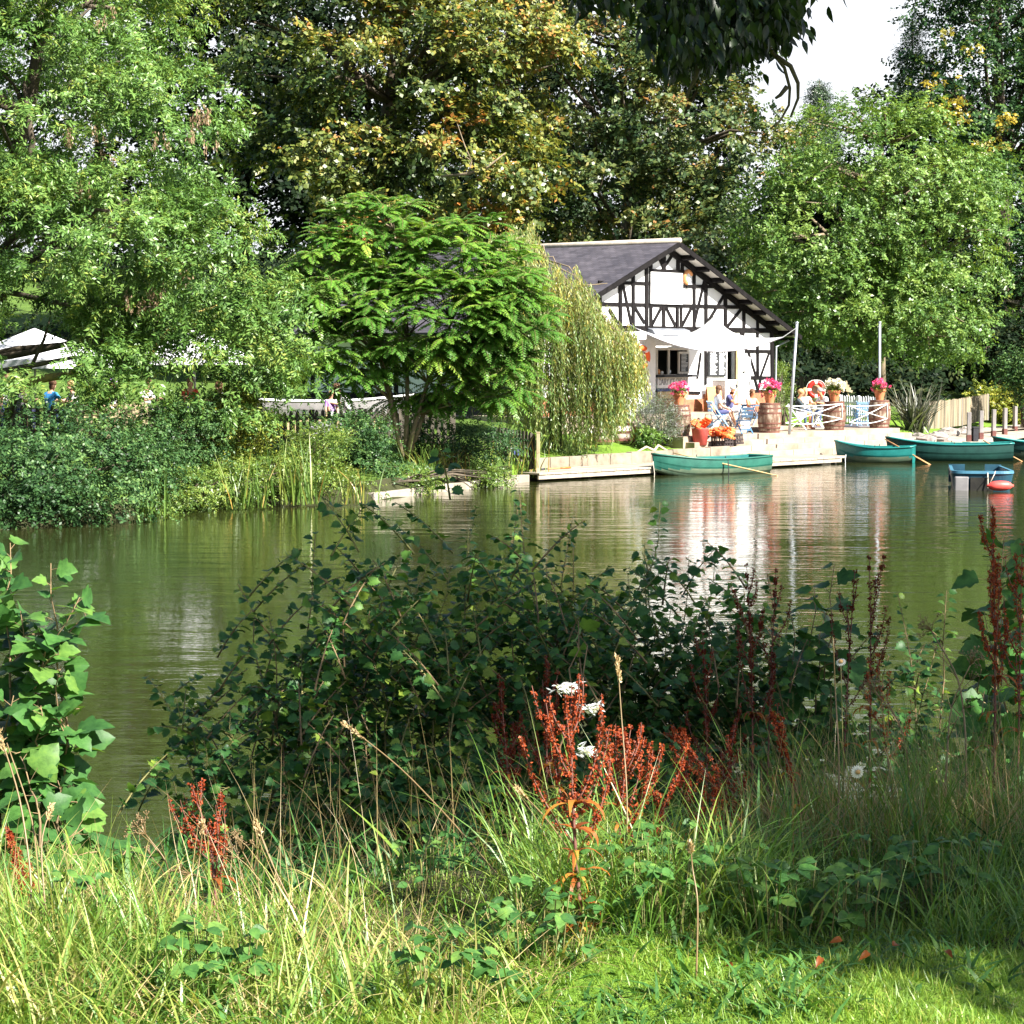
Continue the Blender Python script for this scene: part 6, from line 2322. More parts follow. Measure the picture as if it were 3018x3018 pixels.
for a, b in [((1700, 1000), (1862, 1035)), ((1660, 960), (1850, 985)), ((1640, 900), (1790, 835)), ((1600, 800), (1560, 745))]:
    br.tube([P(a[0], a[1], 66.2), P((a[0] + b[0]) / 2, (a[1] + b[1]) / 2 - 25, 65.9), P(b[0], b[1], 65.6)], [.05, .03, .012], 6)
o = Lw.build('trailing_foliage', 'leaf_willow'); child_at(o, wil)
o = tw_.build('trailing_twigs', 'twig_green', None, True); child_at(o, wil)
o = br.build('limbs', 'bark_pale', None, True); child_at(o, wil)

# ---- shrubs of the far bank
def shrub(name, label, ells, n_cl, per, cl_r, leaves, slen, ll, lw, mat, seed, base_px=None, tintv=None, cat='shrub', droop=.2, group=None):
    rng = np.random.default_rng(seed)
    c, r = ells[0]
    bx_ = Vector((c[0], c[1], max(.0, far_z(c[0], c[1]))))
    rt = empty(name, bx_, 0, label, cat, group)
    C, D = crown_clumps(ells, n_cl, rng, .5, 1.0, .7)
    C[:, 2] = np.maximum(C[:, 2], .12)
    Lv = Leaves()
    sprays(Lv, C, D, rng, per, cl_r, leaves, slen, ll, lw, droop, .6, .8, tintv(rng, len(C)) if tintv else None)
    o = Lv.build('foliage', mat); child_at(o, rt)
    m = MB()
    for i in rng.permutation(len(C))[:26]:
        e = C[i]
        b_ = np.array([bx_.x + rng.normal() * .25, bx_.y + rng.normal() * .15, bx_.z - .1])
        md = (b_ + e) / 2 + np.array([0, 0, .15])
        m.tube([tuple(b_), tuple(md), tuple(e)], [.028, .02, .006], 5)
    o = m.build('stems', 'bark', None, True); child_at(o, rt)
    return rt


shrub('elder_bush', 'dark overhanging elder bush at the waterline in the left corner of the far bank', [ell(70, 1400, 45.6, 190, 140, 1.2), ell(310, 1455, 46.0, 135, 90, 1.0), ell(-120, 1420, 45.2, 190, 150, 1.2), ell(180, 1310, 47.4, 190, 100, 1.2), ell(400, 1370, 48.5, 120, 110, 1.0), ell(120, 1500, 45.0, 170, 60, .8)], 200, 22, .44, 9, .30, .085, .052, 'leaf_elder', 71, tintv=lambda r, n: r.beta(1.4, 2.4, n))
shrub('hawthorn_bush', 'mid green hawthorn bush beneath the right side of the ash', [ell(540, 1290, 51.8, 150, 110, 1.0), ell(460, 1380, 50.8, 130, 110, .9)], 150, 16, .36, 9, .26, .065, .045, 'leaf_elder', 72, tintv=lambda r, n: r.beta(2.6, 1.6, n))
shrub('privet_bush', 'yellow green privet bush lit beneath the ash', [ell(690, 1240, 52.6, 110, 95, .9), ell(640, 1340, 52.2, 110, 90, .9)], 110, 16, .33, 9, .25, .06, .038, 'leaf_goldshrub', 73)
shrub('nettle_patch', 'bright green nettle patch by the water below the privet', [ell(520, 1440, 49.8, 150, 65, .9), ell(640, 1440, 51.0, 130, 65, .8), ell(740, 1400, 52.0, 120, 80, .8), ell(880, 1390, 52.8, 110, 80, .8), ell(440, 1475, 48.3, 110, 45, .7)], 240, 16, .30, 9, .24, .075, .035, 'leaf_shrub', 74, cat='plants')
shrub('dogwood_bush', 'dark green dogwood bush in front of the woman and child', [ell(1020, 1285, 55.6, 120, 70, .9), ell(1080, 1370, 55.4, 100, 80, .9)], 110, 16, .36, 9, .28, .07, .045, 'leaf_elder', 75, tintv=lambda r, n: r.beta(1.8, 2.0, n))
shrub('willowherb_patch', 'pale green willowherb patch with faint pink tops beside the reeds', [ell(940, 1320, 53.6, 90, 75, .7), ell(860, 1440, 53.0, 90, 40, .6), ell(1000, 1430, 53.6, 80, 50, .6)], 110, 15, .30, 9, .24, .075, .022, 'leaf_shrub', 76, cat='plants')
Lp = Leaves(); rp_ = np.random.default_rng(2)
pp = np.array([v3(P(x, y, 53.0)) for x, y in zip(rp_.normal(945, 26, 60), rp_.normal(1262, 9, 60))])
Lp.quads(pp, rp_.normal(size=(60, 3)) + UP, rp_.normal(size=(60, 3)), np.full(60, .09), np.full(60, .05), rp_.uniform(.4, 1, 60))
o = Lp.build('flower_tips', 'leaf_lavender'); child_at(o, [x for x in COL.objects if x.name == 'willowherb_patch'][0])
shrub('bank_bush', 'low dark bush in the shade below the tree of heaven', [ell(1290, 1290, 58.6, 130, 60, .9), ell(1420, 1300, 59.6, 90, 70, .9)], 80, 14, .36, 9, .28, .075, .04, 'leaf_elder', 77, tintv=lambda r, n: r.beta(1.3, 3, n))
shrub('bank_herbs', 'pale waterside herbs behind the concrete edging', [ell(1200, 1425, 55.6, 110, 28, .6), ell(1390, 1410, 58.5, 120, 30, .6), ell(1090, 1450, 53.9, 50, 26, .5)], 100, 12, .22, 8, .2, .07, .035, 'leaf_shrub', 78, cat='plants')
shrub('lavender_bush', 'wispy grey green lavender bush at the corner of the terrace', [ell(1935, 1235, 70.6, 62, 55, .7), ell(1890, 1250, 70.4, 50, 40, .6), ell(1975, 1265, 70.2, 40, 40, .5)], 90, 20, .30, 8, .30, .085, .013, 'leaf_lavender', 79, droop=-.5)
shrub('green_bush', 'small bright green bush at the foot of the lavender', [ell(1905, 1290, 69.6, 34, 20, .4)], 26, 16, .2, 8, .18, .07, .05, 'leaf_walnut', 80)
shrub('golden_bush', 'yellow green leafy bush behind the mooring posts on the right', [ell(2955, 1195, 97.5, 65, 45, 1.0), ell(3015, 1210, 97.0, 80, 50, 1.0), ell(2905, 1165, 98, 45, 22, .8)], 130, 18, .42, 9, .3, .10, .065, 'leaf_goldshrub', 81)
shrub('tall_bush', 'pale leaved tall bush at the right edge above the slipway', [ell(3040, 1110, 92, 80, 110, 1.0)], 60, 14, .5, 9, .35, .12, .075, 'leaf_elder', 82, tintv=lambda r, n: r.beta(2.6, 1.4, n))
shrub('pot_grass', 'wispy green plant behind the magenta flowered barrel', [ell(2300, 1185, 78.5, 24, 34, .4), ell(2296, 1120, 84, 26, 50, .5)], 30, 14, .26, 8, .3, .10, .018, 'leaf_shrub', 83, droop=-.4, cat='plant')


# ---- reeds, irises and the phormium
def blades(name, label, pts, n, hgt, wid, mat, seed, spread=.3, e0=(1.3, 1.55), e1=(.7, 1.4), cat='reeds', tint=(0, 1), group='reed clumps on the far bank', segs=5):
    rng = np.random.default_rng(seed)
    pts = [Vector(p) for p in pts]
    rt = empty(name, pts[0], 0, label, cat, group)
    Lb = Leaves()
    ci = rng.integers(0, len(pts), n)
    base = np.array([v3(pts[i]) for i in ci]) + np.stack([rng.normal(size=n) * spread, rng.normal(size=n) * spread * .6, np.zeros(n)], 1)
    an = rng.uniform(0, 6.28, n)
    h = rng.uniform(hgt[0], hgt[1], n)
    Lb.ribbons(base, np.stack([np.cos(an), np.sin(an)], 1), h, rng.uniform(wid[0], wid[1], n), rng.uniform(e0[0], e0[1], n), rng.uniform(e1[0], e1[1], n), segs, rng.uniform(tint[0], tint[1], n))
    o = Lb.build('blades', mat); child_at(o, rt)
    return rt


def bpx(px, py):
    p = G(px, py, .12)
    return Vector((p.x, p.y, .05))


blades('reed_clump', 'tall bright iris reeds standing in the water left of the concrete edging', [bpx(850, 1480), bpx(870, 1478), bpx(905, 1476)], 70, (1.0, 2.0), (.03, .05), 'leaf_reed', 91, .22)
blades('reed_clump', 'small reed clump between the nettles and the privet at the waterline', [bpx(705, 1490), bpx(760, 1488)], 45, (.8, 1.5), (.03, .045), 'leaf_reed', 92, .25)
blades('reed_clump', 'reed tuft at the left end of the concrete edging', [bpx(1000, 1478), bpx(1060, 1476)], 40, (.6, 1.3), (.025, .04), 'leaf_reed', 93, .3, e1=(.0, 1.2))
blades('reed_clump', 'dense yellow green reeds behind the middle of the concrete edging', [P(1270, 1440, 57.6), P(1320, 1430, 58.4), P(1370, 1425, 59.0), P(1240, 1440, 57.0)], 190, (.7, 1.5), (.025, .045), 'leaf_reed', 94, .3, e1=(.3, 1.4))
blades('reed_clump', 'yellowing reeds by the pale end post', [P(1520, 1410, 61.6), P(1560, 1408, 61.8), P(1470, 1415, 61.0)], 110, (.6, 1.5), (.025, .045), 'leaf_reed', 95, .25, e1=(.3, 1.4), tint=(.4, 1))
blades('reed_clump', 'sparse reed stems at the foot of the dark elder', [bpx(420, 1520), bpx(460, 1512)], 26, (.7, 1.4), (.025, .04), 'leaf_reed', 96, .2, tint=(0, .5))
blades('dry_grass', 'tawny dry grass under the tree of heaven', [P(1290, 1390, 58.5), P(1320, 1380, 58.8), P(1270, 1375, 58.2)], 160, (.4, .9), (.015, .025), 'grass_dry', 97, .35, e1=(-.2, 1.3), cat='grass', group=None)
phb = P(2695, 1275, 82.5); phb.z = far_z(phb.x, 82.5)
blades('phormium', 'big spiky bronze grey phormium beside the shaded barrel', [phb], 170, (1.2, 2.3), (.08, .13), 'leaf_phormium', 98, .20, e0=(.95, 1.5), e1=(-.35, 1.45), cat='plant', group=None, segs=7)

# ================================================================== NEAR BANK PLANTS
def ng(px, py):
    """where the sight line of a pixel meets the near bank"""
    d = ray(px, py)
    lo_, hi_ = 2.0, 14.0
    Y = lo_
    while Y < hi_:
        p = EYE + d * (Y / d.y)
        if p.z <= near_z(p.x, p.y): return p
        Y += .02
    return EYE + d * (12.0 / d.y)


def nb(px, Y):
    """near bank ground in pixel column px at distance Y"""
    x = (px - 1509) / FPX * Y
    return Vector((x, Y, near_z(x, Y)))


def curve(a, b, bow, n=9):
    a, b = Vector(a), Vector(b)
    c = (a + b) / 2 + Vector(bow)
    return [a * (1 - t) ** 2 + c * 2 * t * (1 - t) + b * t * t for t in [i / (n - 1) for i in range(n)]]


def sapling(name, label, root, tips, rng, templ, tmat, lsize, gap, twigs=(2, 4), twig_len=(.15, .34), stem_r=.010, petiole=.35, tint=(0, 1), t0=.22, cat='shrub', fill=0, fillr=None, group=None, face=.0, barkm='twig', dens_low=1.0):
    """stems from one root, alternate leaves along stems and side twigs"""
    root = Vector(root)
    rt = empty(name, root, 0, label, cat, group)
    Lv = Leaves(); sm_ = MB()
    base, dirs, nhs, sz = [], [], [], []

    def leafy(pts, t_start, g, s_scale):
        L_ = sum((pts[i + 1] - pts[i]).length for i in range(len(pts) - 1))
        n = max(2, int(L_ * (1 - t_start) / g))
        for i in range(n):
            t = t_start + (1 - t_start) * (i + rng.uniform(0, .6)) / n
            f = t * (len(pts) - 1); k = min(int(f), len(pts) - 2)
            p = pts[k].lerp(pts[k + 1], f - k)
            tg = (pts[k + 1] - pts[k]).normalized()
            tgv = v3(tg)
            sd = np.cross(tgv, UP)
            if np.linalg.norm(sd) < .15: sd = np.array([rng.normal(), rng.normal(), 0])
            sd = nrm(sd)
            an = (0 if i % 2 else math.pi) + rng.normal() * .55
            bn = np.cross(sd, tgv)
            dr = sd * math.cos(an) + bn * math.sin(an) * .5 + tgv * .45 + UP * .12 + rng.normal(size=3) * .18
            dr = nrm(dr)
            s = lsize * s_scale * rng.uniform(.6, 1.2) * (1.0 if t < .85 else .72)
            b = v3(p) + dr * s * petiole
            if petiole > .3: sm_.tube([p, Vector(b)], [.0016, .0012], 3, cap=False)
            base.append(b); dirs.append(dr + np.array([0, 0, -.35])); sz.append(s)
            nhs.append(nrm(UP * .9 + dr * .25 + np.array([.25, -.35 - face, 0]) + rng.normal(size=3) * .42))

    for (tp, bow) in tips:
        r0 = root + Vector((rng.normal() * .12, rng.normal() * .08, -.05))
        pts = curve(r0, tp, bow, 11)
        for i in range(1, 10): pts[i] += Vector(rng.normal(size=3) * .012)
        L_ = (pts[-1] - pts[0]).length
        sm_.tube(pts, [stem_r * (1 - .8 * i / 10) for i in range(11)], 5)
        leafy(pts, t0, gap, 1.0)
        nt = rng.integers(twigs[0], twigs[1] + 1)
        for k in range(nt):
            t = rng.uniform(.18, .85)
            f = t * 10; j = min(int(f), 9)
            p = pts[j].lerp(pts[j + 1], f - j)
            a = rng.uniform(0, 6.28)
            e = p + Vector((math.cos(a), math.sin(a) * .8, rng.uniform(.1, .9))).normalized() * rng.uniform(*twig_len) * (1.15 - .5 * t)
            tp_ = curve(p, e, (0, 0, .03), 5)
            sm_.tube(tp_, [.004, .0035, .003, .002, .0015], 4)
            leafy(tp_, .15, gap * .9, .92)
    for k in range(fill):
        c, r_ = fillr
        e = Vector(c) + Vector((rng.normal() * r_[0] * .5, rng.normal() * r_[1] * .5, rng.normal() * r_[2] * .5))
        e.z = max(e.z, near_z(e.x, e.y) + .1)
        a = rng.uniform(0, 6.28)
        s_ = e - Vector((math.cos(a) * .25, math.sin(a) * .2, .22))
        tp_ = curve(s_, e, (0, 0, .04), 5)
        sm_.tube(tp_, [.005, .004, .0035, .0025, .0015], 4)
        leafy(tp_, .05, gap * .8, .95)
    B = np.array(base); Dv = np.array(dirs); Nh = np.array(nhs); Z = np.array(sz)
    tn = np.clip(rng.uniform(tint[0], tint[1], len(B)) ** 1.0, 0, 1)
    Lv.templ(templ[0], templ[1], B, Dv, Nh, Z, tn)
    o = Lv.build('leaves', tmat, None, False); child_at(o, rt)
    o = sm_.build('stems', barkm, None, True); child_at(o, rt)
    return rt


R1 = np.random.default_rng(101)


def tp(px, py, Y, bow=(0, 0, .08)):
    return (P(px, py, Y), bow)


HZ = [('big hazel bush left in the thicket with long arching shoots over the water', 960, 9.2, [(700, 1720, 9.3), (790, 1800, 9.2), (930, 1575, 9.4), (770, 2010, 9.0), (1010, 1730, 9.3), (1090, 1800, 9.2), (860, 1950, 9.1), (1060, 2050, 9.0)], (960, 2040, 9.0), (.55, .40, .55), 90),
      ('hazel bush with the broad leafy head in the middle of the thicket', 1290, 9.4, [(1190, 1640, 9.5), (1330, 1660, 9.5), (1405, 1490, 9.7), (1130, 1740, 9.3), (1260, 1790, 9.3), (1480, 1640, 9.5), (1380, 1560, 9.6), (1420, 1750, 9.2)], (1290, 1950, 9.2), (.55, .40, .6), 110),
      ('slender hazel shoots reaching highest in front of the landing stage', 1570, 9.7, [(1530, 1440, 9.9), (1525, 1500, 9.9), (1690, 1520, 9.8), (1690, 1600, 9.7), (1610, 1650, 9.5), (1560, 1760, 9.4), (1730, 1780, 9.4)], (1600, 1930, 9.4), (.5, .40, .6), 95),
      ('dark hazel bush in front of the white reflection', 1910, 9.8, [(1945, 1480, 10.0), (2030, 1640, 9.8), (1850, 1690, 9.7), (2110, 1620, 9.8), (1900, 1590, 9.8), (1780, 1720, 9.6), (1980, 1780, 9.5), (2080, 1760, 9.5)], (1900, 1980, 9.6), (.6, .40, .6), 110),
      ('dark hazel bush among the red docks right of the white reflection', 2240, 9.9, [(2260, 1690, 10), (2190, 1700, 9.9), (2330, 1800, 9.8), (2150, 1800, 9.7), (2230, 1850, 9.7), (2330, 1950, 9.6)], (2200, 2030, 9.6), (.5, .4, .5), 85),
      ('low hazel thicket in the shade at the left foot of the bushes', 760, 8.7, [(520, 2060, 8.8), (600, 2180, 8.7), (430, 1990, 9.0), (560, 2330, 8.5), (820, 2230, 8.6), (680, 2100, 8.8), (480, 2240, 8.7)], (760, 2420, 8.5), (.45, .35, .25), 60),
      ('thin leafy shoots standing alone over the water on the right', 2650, 9.7, [(2645, 1750, 9.9), (2620, 1930, 9.7), (2790, 1740, 9.9), (2760, 1900, 9.7)], (2640, 2150, 9.5), (.35, .3, .2), 14),
      ('shady low hazel thicket at the foot of the middle bushes', 1380, 8.6, [(1150, 2230, 8.6), (1300, 2200, 8.6), (1480, 2180, 8.6), (1040, 2300, 8.5), (1250, 2380, 8.4)], (1250, 2350, 8.5), (.75, .35, .25), 110),
      ('shady low hazel thicket behind the red dock stems', 2000, 8.8, [(1800, 2150, 8.9), (1950, 2120, 8.9), (2100, 2180, 8.8), (1700, 2250, 8.7)], (1930, 2280, 8.7), (.7, .35, .25), 90)]
for i, (lb, rx, rY, tips, fc, fr, fn) in enumerate(HZ):
    sapling('hazel_bush', lb, nb(rx, rY), [tp(a, b, c, (R1.normal() * .05, 0, .10 + .05 * R1.random())) for a, b, c in tips], np.random.default_rng(200 + i), T_HAZEL, 'leaf_hazel', .053, .023, (4, 7), (.14, .36), .007, barkm='twig_green' if i % 2 else 'twig',
            fill=fn, fillr=(P(*fc), fr), tint=(0, 1), group='hazel bushes on the near bank')

SY = [('broad leaved sycamore sapling at the left edge over the water', 60, 7.4, [(30, 1600, 7.5), (150, 1660, 7.4), (235, 1760, 7.3), (60, 1800, 7.4), (180, 1960, 7.3), (40, 2050, 7.2), (-20, 1700, 7.5), (120, 2080, 7.2)], .105, .034, (2, 4), (.1, .9)),
      ('low broad leaved sycamore sapling in the bottom left thicket', 120, 6.95, [(60, 2230, 7.1), (170, 2300, 7.1), (250, 2440, 7.0), (40, 2400, 7.0), (400, 2500, 7.0), (330, 2560, 6.9), (120, 2560, 6.9), (230, 2650, 6.9)], .105, .045, (1, 3), (.2, 1)),
      ('sycamore sapling with large dark leaves leaning over the water right of the docks', 2310, 9.2, [(2460, 1660, 9.5), (2400, 1730, 9.4), (2330, 1800, 9.3), (2440, 1790, 9.4)], .150, .06, (0, 2), (0, .6)),
      ('dark sycamore sapling at the right edge of the picture', 3000, 8.6, [(2960, 1580, 8.9), (2900, 1800, 8.8), (3020, 1700, 8.8), (2960, 1760, 8.7), (3030, 1560, 8.9), (2860, 1900, 8.7)], .125, .055, (0, 2), (0, .7)),
      ('lone pale stemmed sapling with one bright green crown of leaves in the thicket', 1690, 7.9, [(1705, 1830, 8.2), (1690, 1850, 8.2)], .110, .22, (0, 0), (.85, 1)),
      ('bright maple sapling beside the tall red dock on the right', 2930, 8.0, [(2900, 2050, 8.2), (2960, 2020, 8.2), (2880, 2120, 8.1)], .095, .05, (1, 2), (.5, 1))]
for i, (lb, rx, rY, tips, ls, gp, tw, tn) in enumerate(SY):
    sapling('sycamore_sapling', lb, nb(rx, rY), [tp(a, b, c, (R1.normal() * .05, 0, .08)) for a, b, c in tips], np.random.default_rng(300 + i), T_PALM, 'leaf_sycamore', ls, gp, tw, (.12, .25), .008, petiole=.55, tint=tn, t0=.3 if i != 4 else .86, face=.25, group='saplings on the near bank', cat='sapling')


# ---------------------------------------------------------------- docks with rusty seed heads
def dock(label, base, top, seed, n_br=7, seeds=1500, reach=.45, start=.45, dry_leaves=10, lit=(0, 1), r=.006, bow=(0, 0, 0)):  # lit sets the seed tint, putting sun and shade into the colour
    rng = np.random.default_rng(seed)
    base, top = Vector(base), Vector(top)
    rt = empty('dock_plant', base, 0, label, 'dock', 'docks gone to seed on the near bank')
    pts = curve(base - Vector((0, 0, .05)), top, Vector(bow) + Vector((rng.normal() * .03, 0, 0)), 12)
    m = MB().tube(pts, [r * (1 - .75 * i / 11) for i in range(12)], 6)
    H = (top - base).length
    brs = [pts]
    for k in range(n_br):
        t = start + (1 - start) * (k + rng.uniform(0, .6)) / n_br * .9
        f = t * 11; j = min(int(f), 10)
        p = pts[j].lerp(pts[j + 1], f - j)
        a = rng.uniform(0, 6.28)
        L_ = H * reach * (1.15 - t) * rng.uniform(.7, 1.2)
        ax = (top - base).normalized()
        e = p + ax * L_ * .9 + Vector((math.cos(a), math.sin(a) * .7, 0)) * L_ * rng.uniform(.25, .5)
        q = curve(p, e, Vector((math.cos(a), math.sin(a) * .7, -.4)) * L_ * .15, 6)
        m.tube(q, [r * .5, r * .45, r * .4, r * .32, r * .25, r * .15], 4)
        brs.append(q)
    o = m.build('stem', 'hoop_rust' if lit[0] < .5 else 'twig', None, True); child_at(o, rt)
    Lv = Leaves()
    w_ = np.array([sum((q[i + 1] - q[i]).length for i in range(len(q) - 1)) * (1.0 if i_ else .55) for i_, q in enumerate(brs)]); w_ /= w_.sum()
    B = []
    # whorls of seeds along every branch
    nwh = seeds // 7
    for i in range(nwh):
        bi = rng.choice(len(brs), p=w_)
        q = brs[bi]
        t = rng.uniform(.5 if bi == 0 else .10, 1.0)
        t = .5 * t + .5 * round(t * 26) / 26
        f = t * (len(q) - 1); j = min(int(f), len(q) - 2)
        p = v3(q[j].lerp(q[j + 1], f - j))
        rad = .0095 * (1.15 - .75 * t)
        for s_ in range(7):
            d = nrm(rng.normal(size=3))
            B.append(np.concatenate([p + d * rad * rng.uniform(.3, 1.2), d]))
    B = np.array(B)
    n = len(B)
    Lv.quads(B[:, :3], B[:, 3:] + np.array([0, 0, -.7]), rng.normal(size=(n, 3)), rng.uniform(.006, .011, n), rng.uniform(.005, .009, n), rng.uniform(lit[0], lit[1], n), .4)
    o = Lv.build('seed_heads', 'dock_rust'); child_at(o, rt)
    if dry_leaves:
        Lb = Leaves()
        k = dry_leaves
        t = rng.uniform(.10, .62, k)
        bb_ = np.array([v3(pts[min(int(x * 11), 11)]) for x in t])
        an = rng.uniform(0, 6.28, k)
        Lb.ribbons(bb_, np.stack([np.cos(an), np.sin(an)], 1), rng.uniform(.05, .13, k), rng.uniform(.015, .03, k), rng.uniform(.2, 1.0, k), rng.uniform(-1.7, -1.0, k), 5, rng.uniform(0, 1, k))
        o = Lb.build('dry_leaves', 'dock_leaf'); child_at(o, rt)
    return rt


DK = [('tall rust red dock standing in full sun in the middle foreground', (1728, 5.75), (1685, 2020, 5.95), 13, 2700, .72, .34, 64, (.35, 1), (0, 0, 0)),
      ('bushy red dock just right of the tall sunlit dock', (1830, 6.3), (1860, 2140, 6.5), 14, 3000, .78, .2, 36, (.3, 1), (0, 0, 0)),
      ('red dock leaning left with drooping tassels in the bottom left grass', (610, 6.15), (560, 2310, 6.4), 9, 1300, .75, .2, 6, (.2, .9), (.06, 0, 0)),
      ('red dock at the left edge of the bottom grass', (70, 6.1), (22, 2440, 6.3), 8, 1700, .5, .2, 8, (.2, .9), (0, 0, 0)),
      ('dark brown dock in the shade left of the cobwebs', (1520, 7.3), (1470, 1990, 7.6), 8, 1600, .4, .4, 26, (0, .4), (0, 0, 0)),
      ('dark brown dock close behind the tall sunlit dock', (1610, 7.5), (1610, 1930, 7.8), 8, 1600, .4, .4, 26, (0, .4), (0, 0, 0)),
      ('dark dock stem with thin tip against the white reflection', (2070, 8.3), (2070, 1860, 8.6), 8, 1800, .4, .35, 20, (0, .35), (0, 0, 0)),
      ('tall dark dock with many spires against the white reflection', (2215, 8.4), (2200, 1660, 8.7), 8, 1700, .42, .5, 22, (0, .3), (.03, 0, 0)),
      ('thin dark dock spire right of the white reflection', (2270, 8.4), (2288, 1675, 8.7), 4, 900, .4, .55, 14, (0, .3), (0, 0, 0)),
      ('black looking dock standing over the open water left of its twin', (2490, 8.2), (2520, 1680, 8.5), 5, 1000, .45, .55, 16, (0, .2), (0, 0, 0)),
      ('black looking dock with two spires over the open water', (2560, 8.2), (2562, 1640, 8.5), 5, 1000, .45, .6, 16, (0, .2), (.04, 0, 0)),
      ('small bright red dock tip over the dry stems on the right', (2690, 7.8), (2585, 1925, 8.1), 6, 800, .45, .5, 6, (.5, 1), (0, 0, 0)),
      ('tall bright red dock at the right edge of the picture', (2945, 7.7), (2925, 1490, 8.0), 9, 2600, .42, .5, 18, (.4, 1), (.05, 0, 0)),
      ('rusty dock tangle in the long grass right of the bushy red dock', (2060, 6.9), (2010, 2210, 7.1), 9, 1500, .6, .2, 24, (.2, .9), (0, 0, 0)),
      ('brown dock with drooping dry leaves below the bent red dock', (2150, 7.1), (2170, 2120, 7.3), 8, 1300, .5, .3, 30, (0, .6), (0, 0, 0)),
      ('orange tinted dock low in the grass beside the bushy red dock', (1925, 6.4), (1940, 2330, 6.5), 8, 1100, .7, .2, 22, (.4, 1), (0, 0, 0)),
      ('red dock spire leaving the picture at the right edge', (3020, 7.7), (3012, 1600, 8.0), 6, 1100, .42, .5, 10, (.3, 1), (0, 0, 0)),
      ('red dock bent over to the left above the long grass', (2230, 6.9), (1960, 2160, 7.0), 8, 1300, .38, .35, 8, (.35, 1), (.0, 0, .22)),
      ('slanting red dock above the sky patch in the weeds', (2440, 7.2), (2270, 2085, 7.3), 5, 900, .38, .5, 6, (.3, .9), (.0, 0, .12))]
for i, (lb, (bx_, bY), t_, nbr, sd_, rc, stt, dl, lit, bw_) in enumerate(DK):
    dock(lb, nb(bx_, bY), P(*t_), 400 + i, nbr, sd_, rc, stt, dl, lit, bow=bw_, r=.0075 if i in (0, 12) else .006)


# ---------------------------------------------------------------- straw coloured stalks that stand out
def stalk(name, label, pts, head, seed, r=.0028, group='straw coloured stalks', mat='straw', cat='stalk'):
    rng = np.random.default_rng(seed)
    pts = [Vector(p) for p in pts]
    rt = empty(name, pts[0], 0, label, cat, group)
    fine = []
    for i in range(len(pts) - 1):
        for j in range(5): fine.append(pts[i].lerp(pts[i + 1], j / 5))
    fine.append(pts[-1])
    for _ in range(3):
        fine = [fine[0]] + [(fine[i - 1] + fine[i] * 2 + fine[i + 1]) / 4 for i in range(1, len(fine) - 1)] + [fine[-1]]
    n = len(fine)
    o = MB().tube(fine, [r * (1 - .5 * i / n) for i in range(n)], 6).build('stem', mat, None, True); child_at(o, rt)
    Lv = Leaves()
    if head == 'spike':
        k = 90
        a, b = v3(fine[-1 - max(2, n // 9)]), v3(fine[-1])
        t = rng.uniform(0, 1.1, k)
        bb_ = a + (b - a) * t[:, None] + rng.normal(size=(k, 3)) * .0025
        Lv.quads(bb_, (b - a) / np.linalg.norm(b - a) + rng.normal(size=(k, 3)) * .45, rng.normal(size=(k, 3)), rng.uniform(.010, .018, k), rng.uniform(.004, .007, k), rng.uniform(.4, 1, k))
        o = Lv.build('seed_head', 'straw'); child_at(o, rt)
    elif head == 'umbel':
        m = MB()
        top = fine[-1]; ax = (fine[-1] - fine[-4]).normalized()
        for q in range(11):
            d = (ax + Vector(rng.normal(size=3) * .55)).normalized()
            e = top + d * rng.uniform(.03, .06)
            m.tube([top, (top + e) / 2 + ax * .008, e], [.0015, .0012, .001], 4)
            for s_ in range(5):
                e2 = e + (d + Vector(rng.normal(size=3) * .7)).normalized() * .014
                m.tube([e, e2], [.0009, .0009], 3)
                m.ball(e2, .0025, 5, 3)
        for t in (.45, .68):
            p = fine[int(t * n)]
            e = p + (ax + Vector(rng.normal(size=3) * .6)).normalized() * .13
            m.tube([p, (p + e) / 2 + Vector((0, 0, .01)), e], [.002, .0016, .0012], 4)
            for q in range(7):
                d = (ax + Vector(rng.normal(size=3) * .7)).normalized()
                e3 = e + d * .035
                m.tube([e, e3], [.001, .001], 3)
                m.ball(e3, .0028, 5, 3)
        o = m.build('umbel', 'straw', None, True); child_at(o, rt)
    return rt


stalk('grass_stalk', 'tall orange straw stalk curving out of the left edge', [nb(60, 5.6), P(95, 2600, 5.7), P(60, 2350, 5.8), P(-5, 2150, 5.9)], 'spike', 1, .0036)
stalk('grass_stalk', 'tall orange straw stalk with a white seed head left of the red dock', [nb(140, 5.4), P(118, 2650, 5.55), P(100, 2420, 5.7), P(20, 2190, 5.8)], None, 2, .0034)
stalk('grass_stalk', 'pale straw stalk ending in a white tuft at the bottom left', [nb(135, 5.4), P(135, 2700, 5.5), P(118, 2480, 5.6), P(150, 2380, 5.65)], 'spike', 3, .003)
stalk('grass_stalk', 'long straw stalk slanting from the thicket down to the right', [nb(1500, 6.4), P(1350, 2440, 6.6), P(1180, 2260, 6.8), P(1018, 2135, 6.9)], 'spike', 4, .0034)
stalk('grass_stalk', 'straw stalk with a pale spike slanting left of the sunlit dock', [nb(1760, 6.0), P(1690, 2520, 6.1), P(1600, 2400, 6.2), P(1525, 2325, 6.25)], 'spike', 5, .0034)
stalk('grass_stalk', 'upright straw stalk with a tall spike right of the sunlit dock', [nb(1850, 6.1), P(1850, 2350, 6.2), P(1832, 2120, 6.3), P(1820, 1945, 6.35)], 'spike', 6, .003)
stalk('grass_stalk', 'slim pale straight stalk crossing the sky patch in the weeds', [nb(2480, 6.8), P(2475, 2250, 6.9), P(2462, 2050, 7.0), P(2456, 1880, 7.0)], None, 7, .0034)
